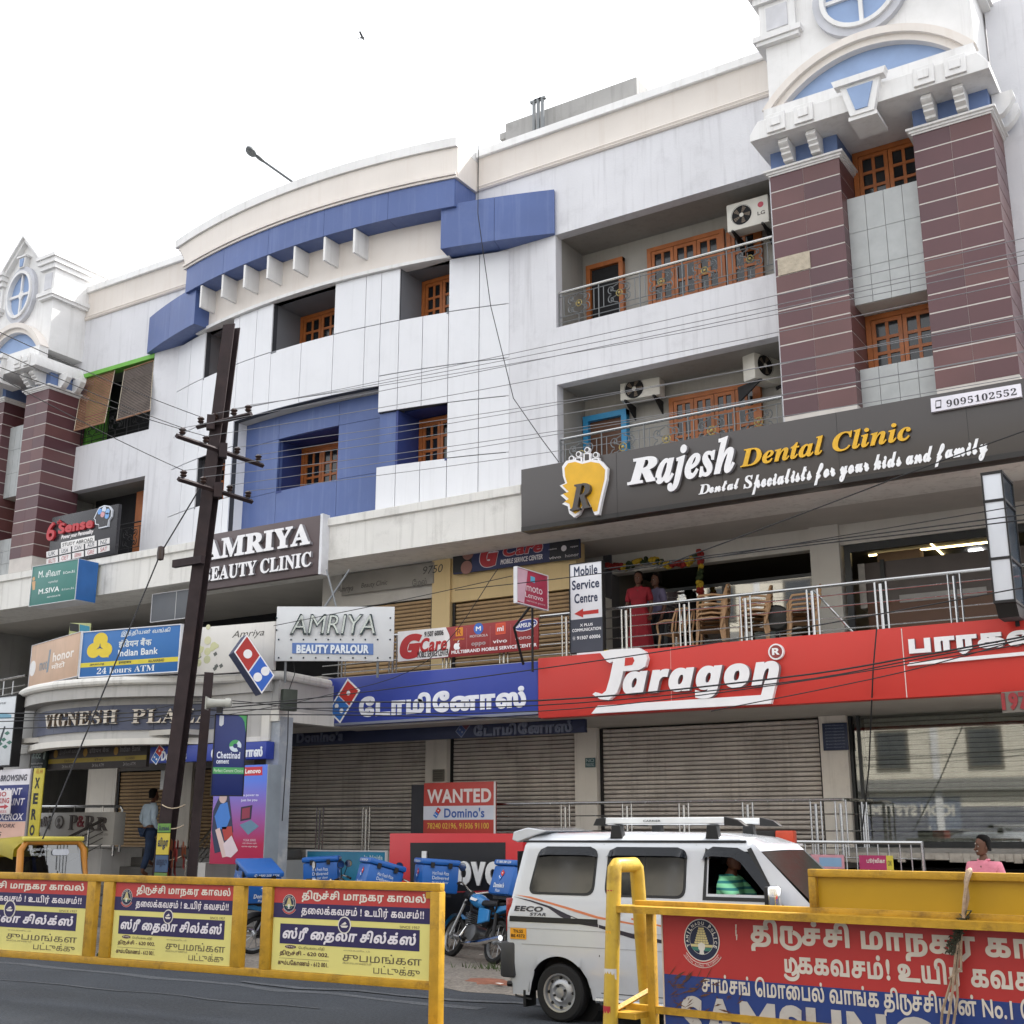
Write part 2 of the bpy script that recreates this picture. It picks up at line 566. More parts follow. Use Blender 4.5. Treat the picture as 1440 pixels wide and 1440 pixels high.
# ---------------------------------------------------------------- signs
def rrect(x0, x1, z0, z1, r, n=5):
    P = []
    for cx, cz, a in ((x1 - r, z1 - r, 0), (x0 + r, z1 - r, 90), (x0 + r, z0 + r, 180), (x1 - r, z0 + r, 270)):
        P += [(cx + r * math.cos(R(a + 90 * i / n)), cz + r * math.sin(R(a + 90 * i / n))) for i in range(n + 1)]
    return P
def circ(cx, cz, r, n=24, rz=None):
    return [(cx + r * math.cos(2 * math.pi * i / n), cz + (rz or r) * math.sin(2 * math.pi * i / n)) for i in range(n)]
class Sign:
    def __init__(s, name, label, cat, face, tl=None, br=None, Y=None, rect=None, depth=0.12, frame=None, fw=0.03, rz=0.0, group=None, part='panel', fd=0.012):
        """tl, br: corners of the sign in the photograph on the plane y=Y; rect=(x0,x1,z0,z1) gives them in metres"""
        if rect is None:
            a = at(*tl, Y=Y); b = at(*br, Y=Y); rect = (a.x, b.x, b.z, a.z)
        x0, x1, z0, z1 = rect
        s.w, s.h = x1 - x0, z1 - z0
        s.o = thing(name, label, cat, (x0, Y, z0), rz, group)
        B = MB(face)
        B.box(0, s.w, 0, depth, 0, s.h, face, bev=min(0.006, depth / 5))
        s.panel = B.done(part, s.o, smooth=30)
        if frame is not None:
            F = MB(frame)
            for q in ((-fw, s.w + fw, -fw, 0), (-fw, s.w + fw, s.h, s.h + fw), (-fw, 0, 0, s.h), (s.w, s.w + fw, 0, s.h)):
                F.box(q[0], q[1], -fd, depth + 0.004, q[2], q[3], frame)
            F.done('frame', s.o)
        s.k = 0.0
    def t(s, txt, u0, v0, u1, v1, m, d=0.003, y=None, **k):
        """text in the box u0..u1 (from the left) and v0..v1 (from the top), as fractions of the sign"""
        if isinstance(m, str): m = ink(m)
        return text(s.o, txt, u0 * s.w, u1 * s.w, (1 - v1) * s.h, (1 - v0) * s.h, m, d, -0.001 if y is None else y, **k)
    def r(s, u0, v0, u1, v1, m, y=0.003, name='colour_band', rad=0.0):
        if isinstance(m, str): m = ink(m)
        P = rrect(u0 * s.w, u1 * s.w, (1 - v1) * s.h, (1 - v0) * s.h, max(rad, 1e-4), 4) if rad else [(u0 * s.w, (1 - v1) * s.h), (u1 * s.w, (1 - v1) * s.h), (u1 * s.w, (1 - v0) * s.h), (u0 * s.w, (1 - v0) * s.h)]
        B = MB(m); B.prism(P, -y, 0.001 if y < .02 else -0.001, m); return B.done(name, s.o, smooth=0)
    def poly(s, pts, m, y=0.003, name='emblem'):
        if isinstance(m, str): m = ink(m)
        B = MB(m); B.prism([(u * s.w, (1 - v) * s.h) for u, v in pts], -y, 0.001, m); return B.done(name, s.o, smooth=0)

# ================================================================= THE PLACE
# ---- materials of the building
WALL = mat('lavender_wall_paint', '#d3d3d7', 0.7, var=0.07, scale=0.8, streak=0.42, dirt=0.28, dirtcol='#88868a', bump=0.15, bscale=25)
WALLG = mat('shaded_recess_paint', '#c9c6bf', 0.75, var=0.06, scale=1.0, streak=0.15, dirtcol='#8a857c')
RECESS = mat('grey_recess_paint_with_shade', '#96938d', 0.75, var=0.1, scale=1.0, streak=0.3, dirt=.25, dirtcol='#5d5953')  # grey-beige paint, darkened so the colour carries the shade under the balconies
ACP = mat('white_aluminium_panel', '#dadbdf', 0.32, var=0.04, scale=0.7, streak=0.16, dirt=.08, dirtcol='#98989a', spec=0.5)
JOINT = mat('dark_panel_joint', '#3c3d42', 0.8)
BLUE = mat('blue_aluminium_panel', '#4f6294', 0.42, var=0.1, scale=0.9, streak=0.35, dirt=.15, dirtcol='#7d8cb5')
CREAM = mat('cream_parapet_paint', '#dcd5ce', 0.7, var=0.05, scale=0.9, streak=0.2, dirtcol='#b5a08e', dirt=0.08)
COPE = mat('white_weathered_coping', '#dfdedd', 0.7, var=0.06, scale=2, streak=0.3, dirtcol='#8f8a80', dirt=0.15)
OLDWHITE = mat('dirty_white_plaster', '#dedcd7', 0.8, var=0.06, scale=1.5, streak=0.45, dirt=0.35, dirtcol='#77736b', bump=0.2, bscale=30)
PORT = mat('grey_weathered_plaster', '#b4b2af', 0.75, var=0.07, scale=1.4, streak=0.4, dirt=0.25, dirtcol='#6e6b67')
PORTW = mat('white_band_plaster', '#d6d3cc', 0.7, var=0.05, scale=1.4, streak=0.3, dirtcol='#8a857c')
BRICK = mat('maroon_granite_cladding', '#5b3b3f', 0.38, var=0.10, scale=1.2, bump=0.03, bscale=90, spec=0.45)
STRIPE = mat('white_groove_line', '#c9c3bd', 0.6)
BRICKS = [BRICK, mat('maroon_granite_cladding_dark', '#55383d', 0.36, var=0.12, scale=1.4, bump=0.03, bscale=90, spec=0.45), mat('maroon_granite_cladding_warm', '#644343', 0.4, var=0.12, scale=1.4, bump=0.03, bscale=90, spec=0.45)]
LBLUE = mat('pale_blue_distemper', '#8ba0c2', 0.75, var=0.12, scale=2.0, dirt=0.25, dirtcol='#a7b8d6')
CBLUE = mat('capital_blue_paint', '#6377a0', 0.7, var=0.08, scale=2)
MARB = mat('grey_granite_tile', '#a9acac', 0.35, var=0.10, scale=4, bump=0.03, bscale=120)
WOOD = mat('varnished_teak', '#9c5a2c', 0.42, var=0.22, scale=5, spec=0.4)
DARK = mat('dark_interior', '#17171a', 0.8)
PANE = mat('dark_window_glass', '#15181b', 0.08, var=0.02, spec=0.6)
STEEL = mat('stainless_tube', '#b9b9b8', 0.25, metal=1.0, var=0.05)
RAILM = mat('grey_painted_rail', '#76797b', 0.45, metal=0.3, var=0.08)
GOLD = mat('old_gold_casting', '#a8975f', 0.5, metal=0.3)
BLACKIRON = mat('black_iron', '#2b2a2b', 0.55, metal=0.4)
SHUT = mat('grey_brown_shutter_steel', '#d8d0c8', 0.45, metal=0.0, var=0.18, scale=1.6, streak=0.4, dirt=0.35, dirtcol='#544a43')
SHUTB = mat('tan_shutter_steel', '#a68a66', 0.5, metal=0.0, var=0.15, scale=1.6, streak=0.4, dirtcol='#4a3a2a')
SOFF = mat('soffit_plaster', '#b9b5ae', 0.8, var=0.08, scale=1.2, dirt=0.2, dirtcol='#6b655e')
COLM = mat('beige_column_paint', '#e2dcd2', 0.7, var=0.06, scale=1.5, streak=0.35, dirt=0.2, dirtcol='#7c7164')
YCOL = mat('buff_column_paint', '#c9b182', 0.7, var=0.06, scale=1.5, streak=0.2, dirtcol='#8a7550')
CONC = mat('bare_concrete', '#9b9a98', 0.85, var=0.12, scale=1.0, streak=0.4, dirt=0.3, dirtcol='#5f5d5a', bump=0.3, bscale=20)
PLINTH = mat('plinth_cement', '#8d8a85', 0.8, var=0.12, scale=2, streak=0.4, dirt=0.4, dirtcol='#4e4a44', bump=0.3, bscale=30)
GREEN = mat('bright_green_paint', '#6fae4a', 0.6)
BAMBOO = mat('bamboo_chick_blind', '#98725a', 0.8, var=0.25, scale=3)
BAMBOO2 = mat('grey_chick_blind', '#756a64', 0.8, var=0.25, scale=3)
ACW = mat('air_conditioner_casing', '#d2cfc6', 0.5, var=0.05)

# ---- ground
ASPH = mat('asphalt', '#3c4046', 0.85, var=0.16, scale=0.7, dirt=0.35, dirtcol='#54585d', bump=0.8, bscale=45, speck=.3, sscale=28)
VERGE = mat('dusty_verge', '#7d766e', 0.9, var=0.25, scale=1.2, dirt=0.6, dirtcol='#85796b', bump=0.9, bscale=14, speck=.25, sscale=18)
B = MB(ASPH); B.face([(-400, -400, 0), (400, -400, 0), (400, 500, 0), (-400, 500, 0)], ASPH)
tag(B.done('ground', smooth=0), kind='structure')
# the verge: an uneven dusty strip between the road edge and the plinth
bm = MB(VERGE)
nx, ny = 150, 34
rows = []
rv = random.Random(3)
for j in range(ny + 1):
    row = []
    for i in range(nx + 1):
        x = -60 + 75 * i / nx; y = 13.15 + (21.9 - 13.15) * j / ny
        if j == 0: y += 0.18 * math.sin(x * 1.7) + 0.1 * math.sin(x * 4.3)
        h = 0.0 if j == 0 else 0.045 + 0.03 * math.sin(x * 2.1 + y * 3.0) * math.sin(y * 2.7 - x) + rv.uniform(-0.012, 0.012)
        row.append(bm.bm.verts.new((x, y, max(0.004, h))))
    rows.append(row)
for j in range(ny):
    for i in range(nx):
        f = bm.bm.faces.new((rows[j][i], rows[j][i + 1], rows[j + 1][i + 1], rows[j + 1][i])); f.material_index = bm.mi(VERGE)
tag(bm.done('pavement', smooth=60), kind='structure')
# road at our feet: paler worn strip and hairline repairs
ROADP = mat('worn_asphalt_patch', '#55585c', 0.85, var=0.2, scale=2.0, bump=0.6, bscale=45, speck=.3, sscale=28)
B = MB(ROADP)
for zi_, (x0, y0, x1, y1, wd) in enumerate(((-26, 12.3, -8.0, 11.9, .10), (-22, 10.6, -9.5, 10.9, .03), (-12, 12.2, -3, 12.7, .08))):
    n = 24; L_ = []; U_ = []
    for i in range(n + 1):
        t_ = i / n; x = x0 + (x1 - x0) * t_; y = y0 + (y1 - y0) * t_ + 0.06 * math.sin(x * 3) + rv.uniform(-.05, .05)
        ww = wd * (0.5 + 0.5 * abs(math.sin(x * 1.3)))
        L_.append((x, y - ww, 0.004 + .003 * zi_)); U_.append((x, y + ww, 0.004 + .003 * zi_))
    for i in range(n): B.face([L_[i], L_[i + 1], U_[i + 1], U_[i]], ROADP)
tag(B.done('road', smooth=0), kind='structure')
REDG = mat('spilled_red_gravel', '#8a5a48', 0.9, var=0.3, scale=8, bump=0.6, bscale=40)
B = MB(REDG)
for (cx, cy, rx, ry) in ((-9.05, 13.6, .38, .28), (-8.35, 13.75, .42, .3)):
    B.lathe([(0.001, 0.055), (0.35, 0.045), (0.7, 0.03), (1.0, -0.02)], (0, 0, 0), 'z', REDG, 22)
    for v in B.bm.verts:
        if abs(v.co.x) <= 1.01 and abs(v.co.y) <= 1.01 and v.co.x > -2:
            v.co = Vector((cx + v.co.x * rx * (1 + .2 * math.sin(9 * v.co.y)), cy + v.co.y * ry * (1 + .2 * math.sin(7 * v.co.x)), v.co.z + 0.045))
tag(B.done('red_gravel', smooth=40), kind='stuff')
WEED = mat('roadside_weed', '#3d4a26', 0.8, var=0.3, scale=9)
B = MB(WEED)
for k in range(520):
    cl = rv.choice(((-15.6, 13.3, .5, .22), (-15.2, 13.25, .35, .2), (-15.0, 13.3, .3, .1), (-9.7, 14.9, .35, .12), (-8.0, 14.3, .25, .1)))
    x = rv.gauss(cl[0], cl[2]); y = max(13.2, rv.gauss(cl[1], cl[3])); a = rv.uniform(0, 6.28); h = rv.uniform(.04, .13); wd = .012
    dx, dy = math.cos(a), math.sin(a); ln = rv.uniform(.02, .08)
    B.face([(x - dy * wd, y + dx * wd, .04), (x + dy * wd, y - dx * wd, .04), (x + dx * ln, y + dy * ln, .04 + h)], WEED)
tag(B.done('roadside_weeds', smooth=0), kind='stuff')
LITT = mat('paper_litter', '#cfc9c0', 0.8)
B = MB(LITT)
for k in range(46):
    x = rv.uniform(-20, -5); y = rv.uniform(13.3, 16.5); s_ = rv.uniform(.015, .06); a = rv.uniform(0, 6.28)
    c_, q_ = math.cos(a) * s_, math.sin(a) * s_
    B.face([(x - c_, y - q_, .075), (x + q_, y - c_, .08), (x + c_, y + q_, .085), (x - q_, y + c_, .075)], LITT)
tag(B.done('paper_litter', smooth=0), kind='stuff')

# ---- the plaza building
bld = thing('commercial_building', 'long white and blue three storey shopping plaza with curved centre and maroon pillars', 'building', (-17.85, 20, 0))
def islands(bm, gap=.03):
    """groups of faces that touch (or nearly touch): each becomes a piece of its own"""
    bm.verts.index_update(); bm.faces.index_update()
    seen = {}; comps = []
    for f in bm.faces:
        if f in seen: continue
        st = [f]; seen[f] = len(comps); fs = []
        while st:
            g = st.pop(); fs.append(g)
            for v in g.verts:
                for h in v.link_faces:
                    if h not in seen: seen[h] = len(comps); st.append(h)
        cs = [v.co for g in fs for v in g.verts]
        comps.append([fs, [min(c[i] for c in cs) - gap / 2 for i in range(3)], [max(c[i] for c in cs) + gap / 2 for i in range(3)]])
    n = len(comps); lab = list(range(n))
    def find(i):
        while lab[i] != i: lab[i] = lab[lab[i]]; i = lab[i]
        return i
    for i in range(n):
        for j in range(i + 1, n):
            if all(comps[i][1][k] <= comps[j][2][k] and comps[j][1][k] <= comps[i][2][k] for k in range(3)): lab[find(i)] = find(j)
    out = {}
    for i in range(n): out.setdefault(find(i), []).extend(comps[i][0])
    return list(out.values())
def part(B, name, parent=bld, split=True, **k):
    gs = islands(B.bm) if split and len(B.bm.faces) < 9000 else [None]
    if len(gs) < 2: return B.done(name, parent, world=True, **k)
    res = []
    for g in gs:
        N_ = MB(B.m); N_.mats = list(B.mats); vm = {}
        for f in g:
            q = N_.bm.faces.new([vm.setdefault(v, None) or vm.__setitem__(v, N_.bm.verts.new(v.co)) or vm[v] for v in f.verts]); q.material_index = f.material_index
        res.append((len(g), N_.done(name, parent, world=True, **k)))
    B.bm.free()
    return max(res, key=lambda r: r[0])[1]

# straight walls, floors, roof
B = MB(WALL)
def wbay(xa, xb, xl, xr):      # xl..xr outer wall, xa..xb opening
    B.box(xl, xa, 20.0, 20.25, 8.3, 15.5); B.box(xb, xr, 20.0, 20.25, 8.3, 15.5)
    B.box(xa, xb, 20.0, 20.25, 13.92, 15.5); B.box(xa, xb, 20.0, 20.25, 10.6, 11.84); B.box(xa, xb, 20.0, 20.25, 8.3, 8.52)
wbay(-11.69, -7.02, -13.3, -6.75)
wbay(-26.95, -23.8, -27.4, -22.4)
B.box(-2.95, -2.55, 20.0, 20.25, 7.4, 15.9); B.box(-14.25, -13.301, 20.0, 20.25, 14.0, 15.5); B.box(-22.399, -21.5, 20.0, 20.25, 14.0, 15.5)
B.box(-2.55, -2.3, 20.002, 32, 0, 15.9)
part(B, 'wall')
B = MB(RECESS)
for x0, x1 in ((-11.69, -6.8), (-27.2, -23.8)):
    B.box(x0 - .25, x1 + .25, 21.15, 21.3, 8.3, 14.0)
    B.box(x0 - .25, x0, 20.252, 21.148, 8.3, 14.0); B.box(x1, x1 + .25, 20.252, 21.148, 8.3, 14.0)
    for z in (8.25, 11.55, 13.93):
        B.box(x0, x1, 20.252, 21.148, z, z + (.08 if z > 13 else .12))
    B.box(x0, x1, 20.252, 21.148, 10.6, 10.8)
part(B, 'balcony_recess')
B = MB(CONC)
B.box(-31, -2.56, 20.3, 32, 14.5, 14.8); B.box(-31, -2.56, 31.7, 32, 0, 14.5); B.box(-31.3, -31, 17.5, 32, 0, 14.8)
B.box(-31, -2.56, 21.32, 31.7, 7.55, 8.2)
B.box(-31, -2.56, 22.0, 31.7, 4.2, 4.95)
part(B, 'floor_slab')
# straight parapets: two beads, cream fascia, coping
def parapet(x0, x1, nm='parapet'):
    B = MB(CREAM)
    prof = [(20.25, 15.5), (19.96, 15.5), (19.93, 15.53), (19.96, 15.56), (19.93, 15.60), (19.97, 15.64), (19.97, 16.25), (19.95, 16.28), (20.25, 16.28)]
    B.prism(prof, x0, x1, CREAM, 'yz')
    B.prism([(20.27, 16.282), (19.9, 16.282), (19.88, 16.3), (19.9, 16.48), (20.27, 16.5)], x0, x1, COPE, 'yz')
    part(B, nm)
parapet(-13.64, -6.62)
parapet(-27.3, -22.05)
# stair head on the roof with three pipes
B = MB(CONC)
a, b = at(711, 180, Y=24.5), at(895, 112, Y=24.5)
B.box(a.x, b.x, 24.5, 27.5, 14.8, at(895, 108, Y=24.5).z)
B.box(a.x - .25, a.x, 24.6, 25.0, at(705, 188, Y=24.5).z - .1, at(705, 184, Y=24.5).z)
sh = part(B, 'stair_head')
for px, py in ((751, 142), (757, 139), (763, 137)):
    p = at(px, py, Y=24.2)
    B = MB(RAILM); B.tube([(p.x, 24.2, 14.8), p], .05); B.box(p.x - .1, p.x + .1, 24.15, 24.25, p.z - .06, p.z)
    part(B, 'vent_pipe')

# central bulge
BX, BR = -17.85, 17.4
BY = 19.25 + BR
def bulge(x, off=0.0): return BY - math.sqrt((BR + off) ** 2 - (x - BX) ** 2)
def mir(x): return 2 * BX - x
half = [-12.83, -13.47, -14.15, -14.75, -15.32, -16.19, -17.04]
cols = [mir(x) for x in half] + half[::-1]       # left to right
rowz = [8.3, 9.37, 10.59, 11.43, 12.65, 13.88]
OPEN = {(mir(-14.15), mir(-15.32)): ((12.65, 13.88), (9.37, 10.59)), (-15.32, -14.15): ((12.65, 13.88), (9.37, 10.59)), (mir(-17.04), -17.04): ((12.65, 13.88),)}
OPEN[(-18.95, -17.04)] = ((12.65, 13.88),)
def is_open(xa, xb, za, zb):
    xm, zm = (xa + xb) / 2, (za + zb) / 2
    for (p, q), zs in OPEN.items():
        if p - .01 < xm < q + .01:
            for u, v in zs:
                if u < zm < v: return True
    if -20.15 < xm < -15.78 and zm < 11.2: return True
    if -15.8 < xm < -15.3 and 9.4 < zm < 10.55: return True
    return False
cols = sorted(set([round(c, 3) for c in cols] + [-18.95, -20.15, -15.79, -17.98]))
cols = [c for c in cols if not (-18.7 < c < -18.6)]
rowz2 = [8.3, 9.37, 10.59, 11.2, 11.43, 12.65, 13.88]
P = MB(ACP); J = MB(JOINT)
for i in range(len(cols) - 1):
    for j in range(len(rowz2) - 1):
        xa, xb, za, zb = cols[i], cols[i + 1], rowz2[j], rowz2[j + 1]
        if is_open(xa, xb, za, zb): continue
        mid = -20.2 < (xa + xb) / 2 < -15.7
        if mid and za == 11.2: zb = 12.65
        elif mid and za == 11.43: continue
        elif not mid and za == 10.59: zb = 11.43
        elif not mid and za == 11.2: continue
        P.arcwall(BX, BY, BR, .03, xa + .007, xb - .007, za + .01, zb - .01, ACP, .25)
        J.arcwall(BX, BY, BR - .034, .12, xa, xb, za, zb, JOINT, .25)
part(P, 'cladding_panel'); part(J, 'backing_wall')
# overhang soffit above the blue bay, and the blue bay itself
B = MB(BLUE)
bx = [-20.15, -18.95, -17.13, -15.79]
for i in range(3):
    segs = [(8.3, 9.38), (9.38, 10.63), (10.63, 11.2)]
    for za, zb in segs:
        if i == 1 and za == 9.38: continue
        B.arcwall(BX, BY, BR - .4, .15, bx[i] + .005, bx[i + 1] - .005, za + .005, zb - .005, BLUE, .3)
B.arcwall(BX, BY, BR - .08, .1, -15.79, -15.32, 9.375, 10.585, BLUE, .3)
part(B, 'blue_bay_panel')
B = MB(ACP)
B.arcwall(BX, BY, BR - .16, .5, -20.15, -15.79, 11.2, 11.26, SOFF, .3)
B.arcwall(BX, BY, BR - .035, .4, -20.2, -20.155, 8.3, 11.2, ACP, .3)
B.arcwall(BX, BY, BR - .035, .4, -15.785, -15.74, 8.3, 9.37, ACP, .3); B.arcwall(BX, BY, BR - .035, .4, -15.785, -15.74, 10.59, 11.2, ACP, .3)
part(B, 'bay_reveal')
REVD = mat('grey_reveal_panel', '#77797e', 0.6, var=0.06)
REVB = mat('deep_blue_reveal', '#2f3d74', 0.6, var=0.08)
def reveal(xa, xb, za, zb, m, y1, off=0.0):
    B = MB(m)
    ya, yb = bulge(xa, off) + .05, bulge(xb, off) + .05
    B.box(xa - .06, xa, ya, y1, za, zb); B.box(xb, xb + .06, yb, y1, za, zb)
    ym = max(ya, yb)
    B.box(xa, xb, ym, y1, zb, zb + .05); B.box(xa, xb, ym - .06, y1, za - .05, za - .002)
    B.box(xa - .05, xb + .05, y1 + .09, y1 + .14, za, zb, DARK)
    part(B, 'window_reveal')
def window(xa, xb, za, zb, y, leaves=2, rows=3, colsn=2, m=WOOD, parent=bld, bar=.055, pane=PANE, open_leaf=False):
    F = MB(m)
    t = .09
    F.box(xa, xa + t, y, y + .1, za, zb); F.box(xb - t, xb, y, y + .1, za, zb)
    F.box(xa + t, xb - t, y, y + .1, zb - t, zb); F.box(xa + t, xb - t, y, y + .1, za, za + t * .8)
    w_ = (xb - xa - 2 * t) / leaves
    for i in range(leaves):
        a0 = xa + t + i * w_ + .006; a1 = a0 + w_ - .012; z0, z1 = za + t * .8 + .004, zb - t - .004
        s_ = .07
        F.box(a0, a0 + s_, y + .015, y + .07, z0, z1); F.box(a1 - s_, a1, y + .015, y + .07, z0, z1)
        F.box(a0 + s_, a1 - s_, y + .015, y + .07, z0, z0 + s_ * 1.2); F.box(a0 + s_, a1 - s_, y + .015, y + .07, z1 - s_, z1)
        for k in range(1, rows):
            zz = z0 + s_ + (z1 - z0 - 2 * s_) * k / rows
            F.box(a0 + s_, a1 - s_, y + .022, y + .06, zz - bar / 2, zz + bar / 2)
        for k in range(1, colsn):
            xx = a0 + s_ + (a1 - a0 - 2 * s_) * k / colsn
            F.box(xx - bar / 2, xx + bar / 2, y + .025, y + .058, z0 + s_, z1 - s_)
    wd = part(F, 'window', parent)
    G = MB(pane); G.box(xa + .05, xb - .05, y + .045, y + .05, za + .05, zb - .05); part(G, 'pane', wd)
    return wd
for xa, xb, zs, lv in ((mir(-14.15), mir(-15.32), ((12.65, 13.88), (9.37, 10.59)), 2), (-15.32, -14.15, ((12.65, 13.88), (9.37, 10.59)), 2), (-18.95, -17.04, ((12.65, 13.88),), 3)):
    lo, hi = min(xa, xb), max(xa, xb)
    for za, zb in zs:
        reveal(lo, hi, za, zb, REVB if (za < 10 and lo > -16) else REVD, 20.25)
        window(lo + .02, hi - .02, za + .03, zb - .03, 20.2, lv)
reveal(-18.95, -17.13, 9.38, 10.63, REVB, 20.5, -.4)
window(-18.93, -17.15, 9.41, 10.6, 20.45, 3)
# white band with fins, blue band, side boxes, curved parapet
B = MB(COPE)
B.arcwall(BX, BY, BR + .03, .3, -22.1, -13.9, 13.95, 14.95, CREAM, .3)
B.arcwall(BX, BY, BR + .09, .3, -21.9, -14.1, 13.88, 13.96, COPE, .3)
part(B, 'white_band')
for x in (-21.2, -20.32, -19.5, -18.7, -17.86, -16.98, -16.17):
    B = MB(COPE); yb = bulge(x); B.box(x - .03, x + .03, yb - .5, yb - .02, 14.24, 14.82, COPE)
    part(B, 'projecting_fin', bevel=.006)
B = MB(BLUE)
xs = [-21.9, -20.3, -18.7, -17.0, -15.3, -13.72]
for i in range(5): B.arcwall(BX, BY, BR + .52, .6, xs[i] + .004, xs[i + 1] - .004, 14.83, 15.48, BLUE, .3)
part(B, 'blue_band')
for xs in ((-24.0, -22.75, -21.5), (-14.08, -12.9, -11.66)):
    B = MB(BLUE)
    for i in range(2): B.arcwall(BX, BY, BR + .44, .75, xs[i] + .004, xs[i + 1] - .004, 13.92, 14.93, BLUE, .25)
    part(B, 'blue_corner_box')
B = MB(CREAM)
for o_, z0, z1, m_ in ((.56, 15.485, 15.54, CREAM), (.60, 15.545, 15.60, CREAM), (.54, 15.605, 16.22, CREAM), (.60, 16.225, 16.44, COPE)):
    n_ = {15.605: 7}.get(z0, 1)
    for k in range(n_):
        u0, u1 = z0 + (z1 - z0) * k / n_, z0 + (z1 - z0) * (k + 1) / n_
        fl = 0.55 * max(0, (u0 - 15.6) / .7) ** 1.6 if z0 >= 15.6 else 0
        B.arcwall(BX, BY, BR + o_, .75, -22.0 - fl, -13.66, u0, u1 - (.0 if n_ > 1 else .002), m_, .3)
B.box(-14.2, -13.658, bulge(-13.66, .52), 20.24, 15.49, 16.221, CREAM); B.box(-14.2, -13.655, bulge(-13.66, .58), 20.24, 16.226, 16.441, COPE)
B.box(-14.2, -13.716, bulge(-13.72, .5), 20.1, 14.835, 15.479, BLUE)
part(B, 'curved_parapet')
# fascia band along the second floor slab
B = MB(OLDWHITE)
B.prism([(19.0, 7.38), (19.0, 8.1), (18.94, 8.12), (18.94, 8.28), (19.1, 8.34), (20.4, 8.34), (20.4, 7.38)], -33, -11.9, OLDWHITE, 'yz')
B.prism([(19.0, 7.38), (19.0, 8.3), (20.4, 8.3), (20.4, 7.38)], -11.898, -2.3, OLDWHITE, 'yz')
part(B, 'slab_fascia')
B = MB(SOFF); B.box(-33, -2.3, 19.01, 31, 7.384, 7.44); part(B, 'first_floor_soffit')

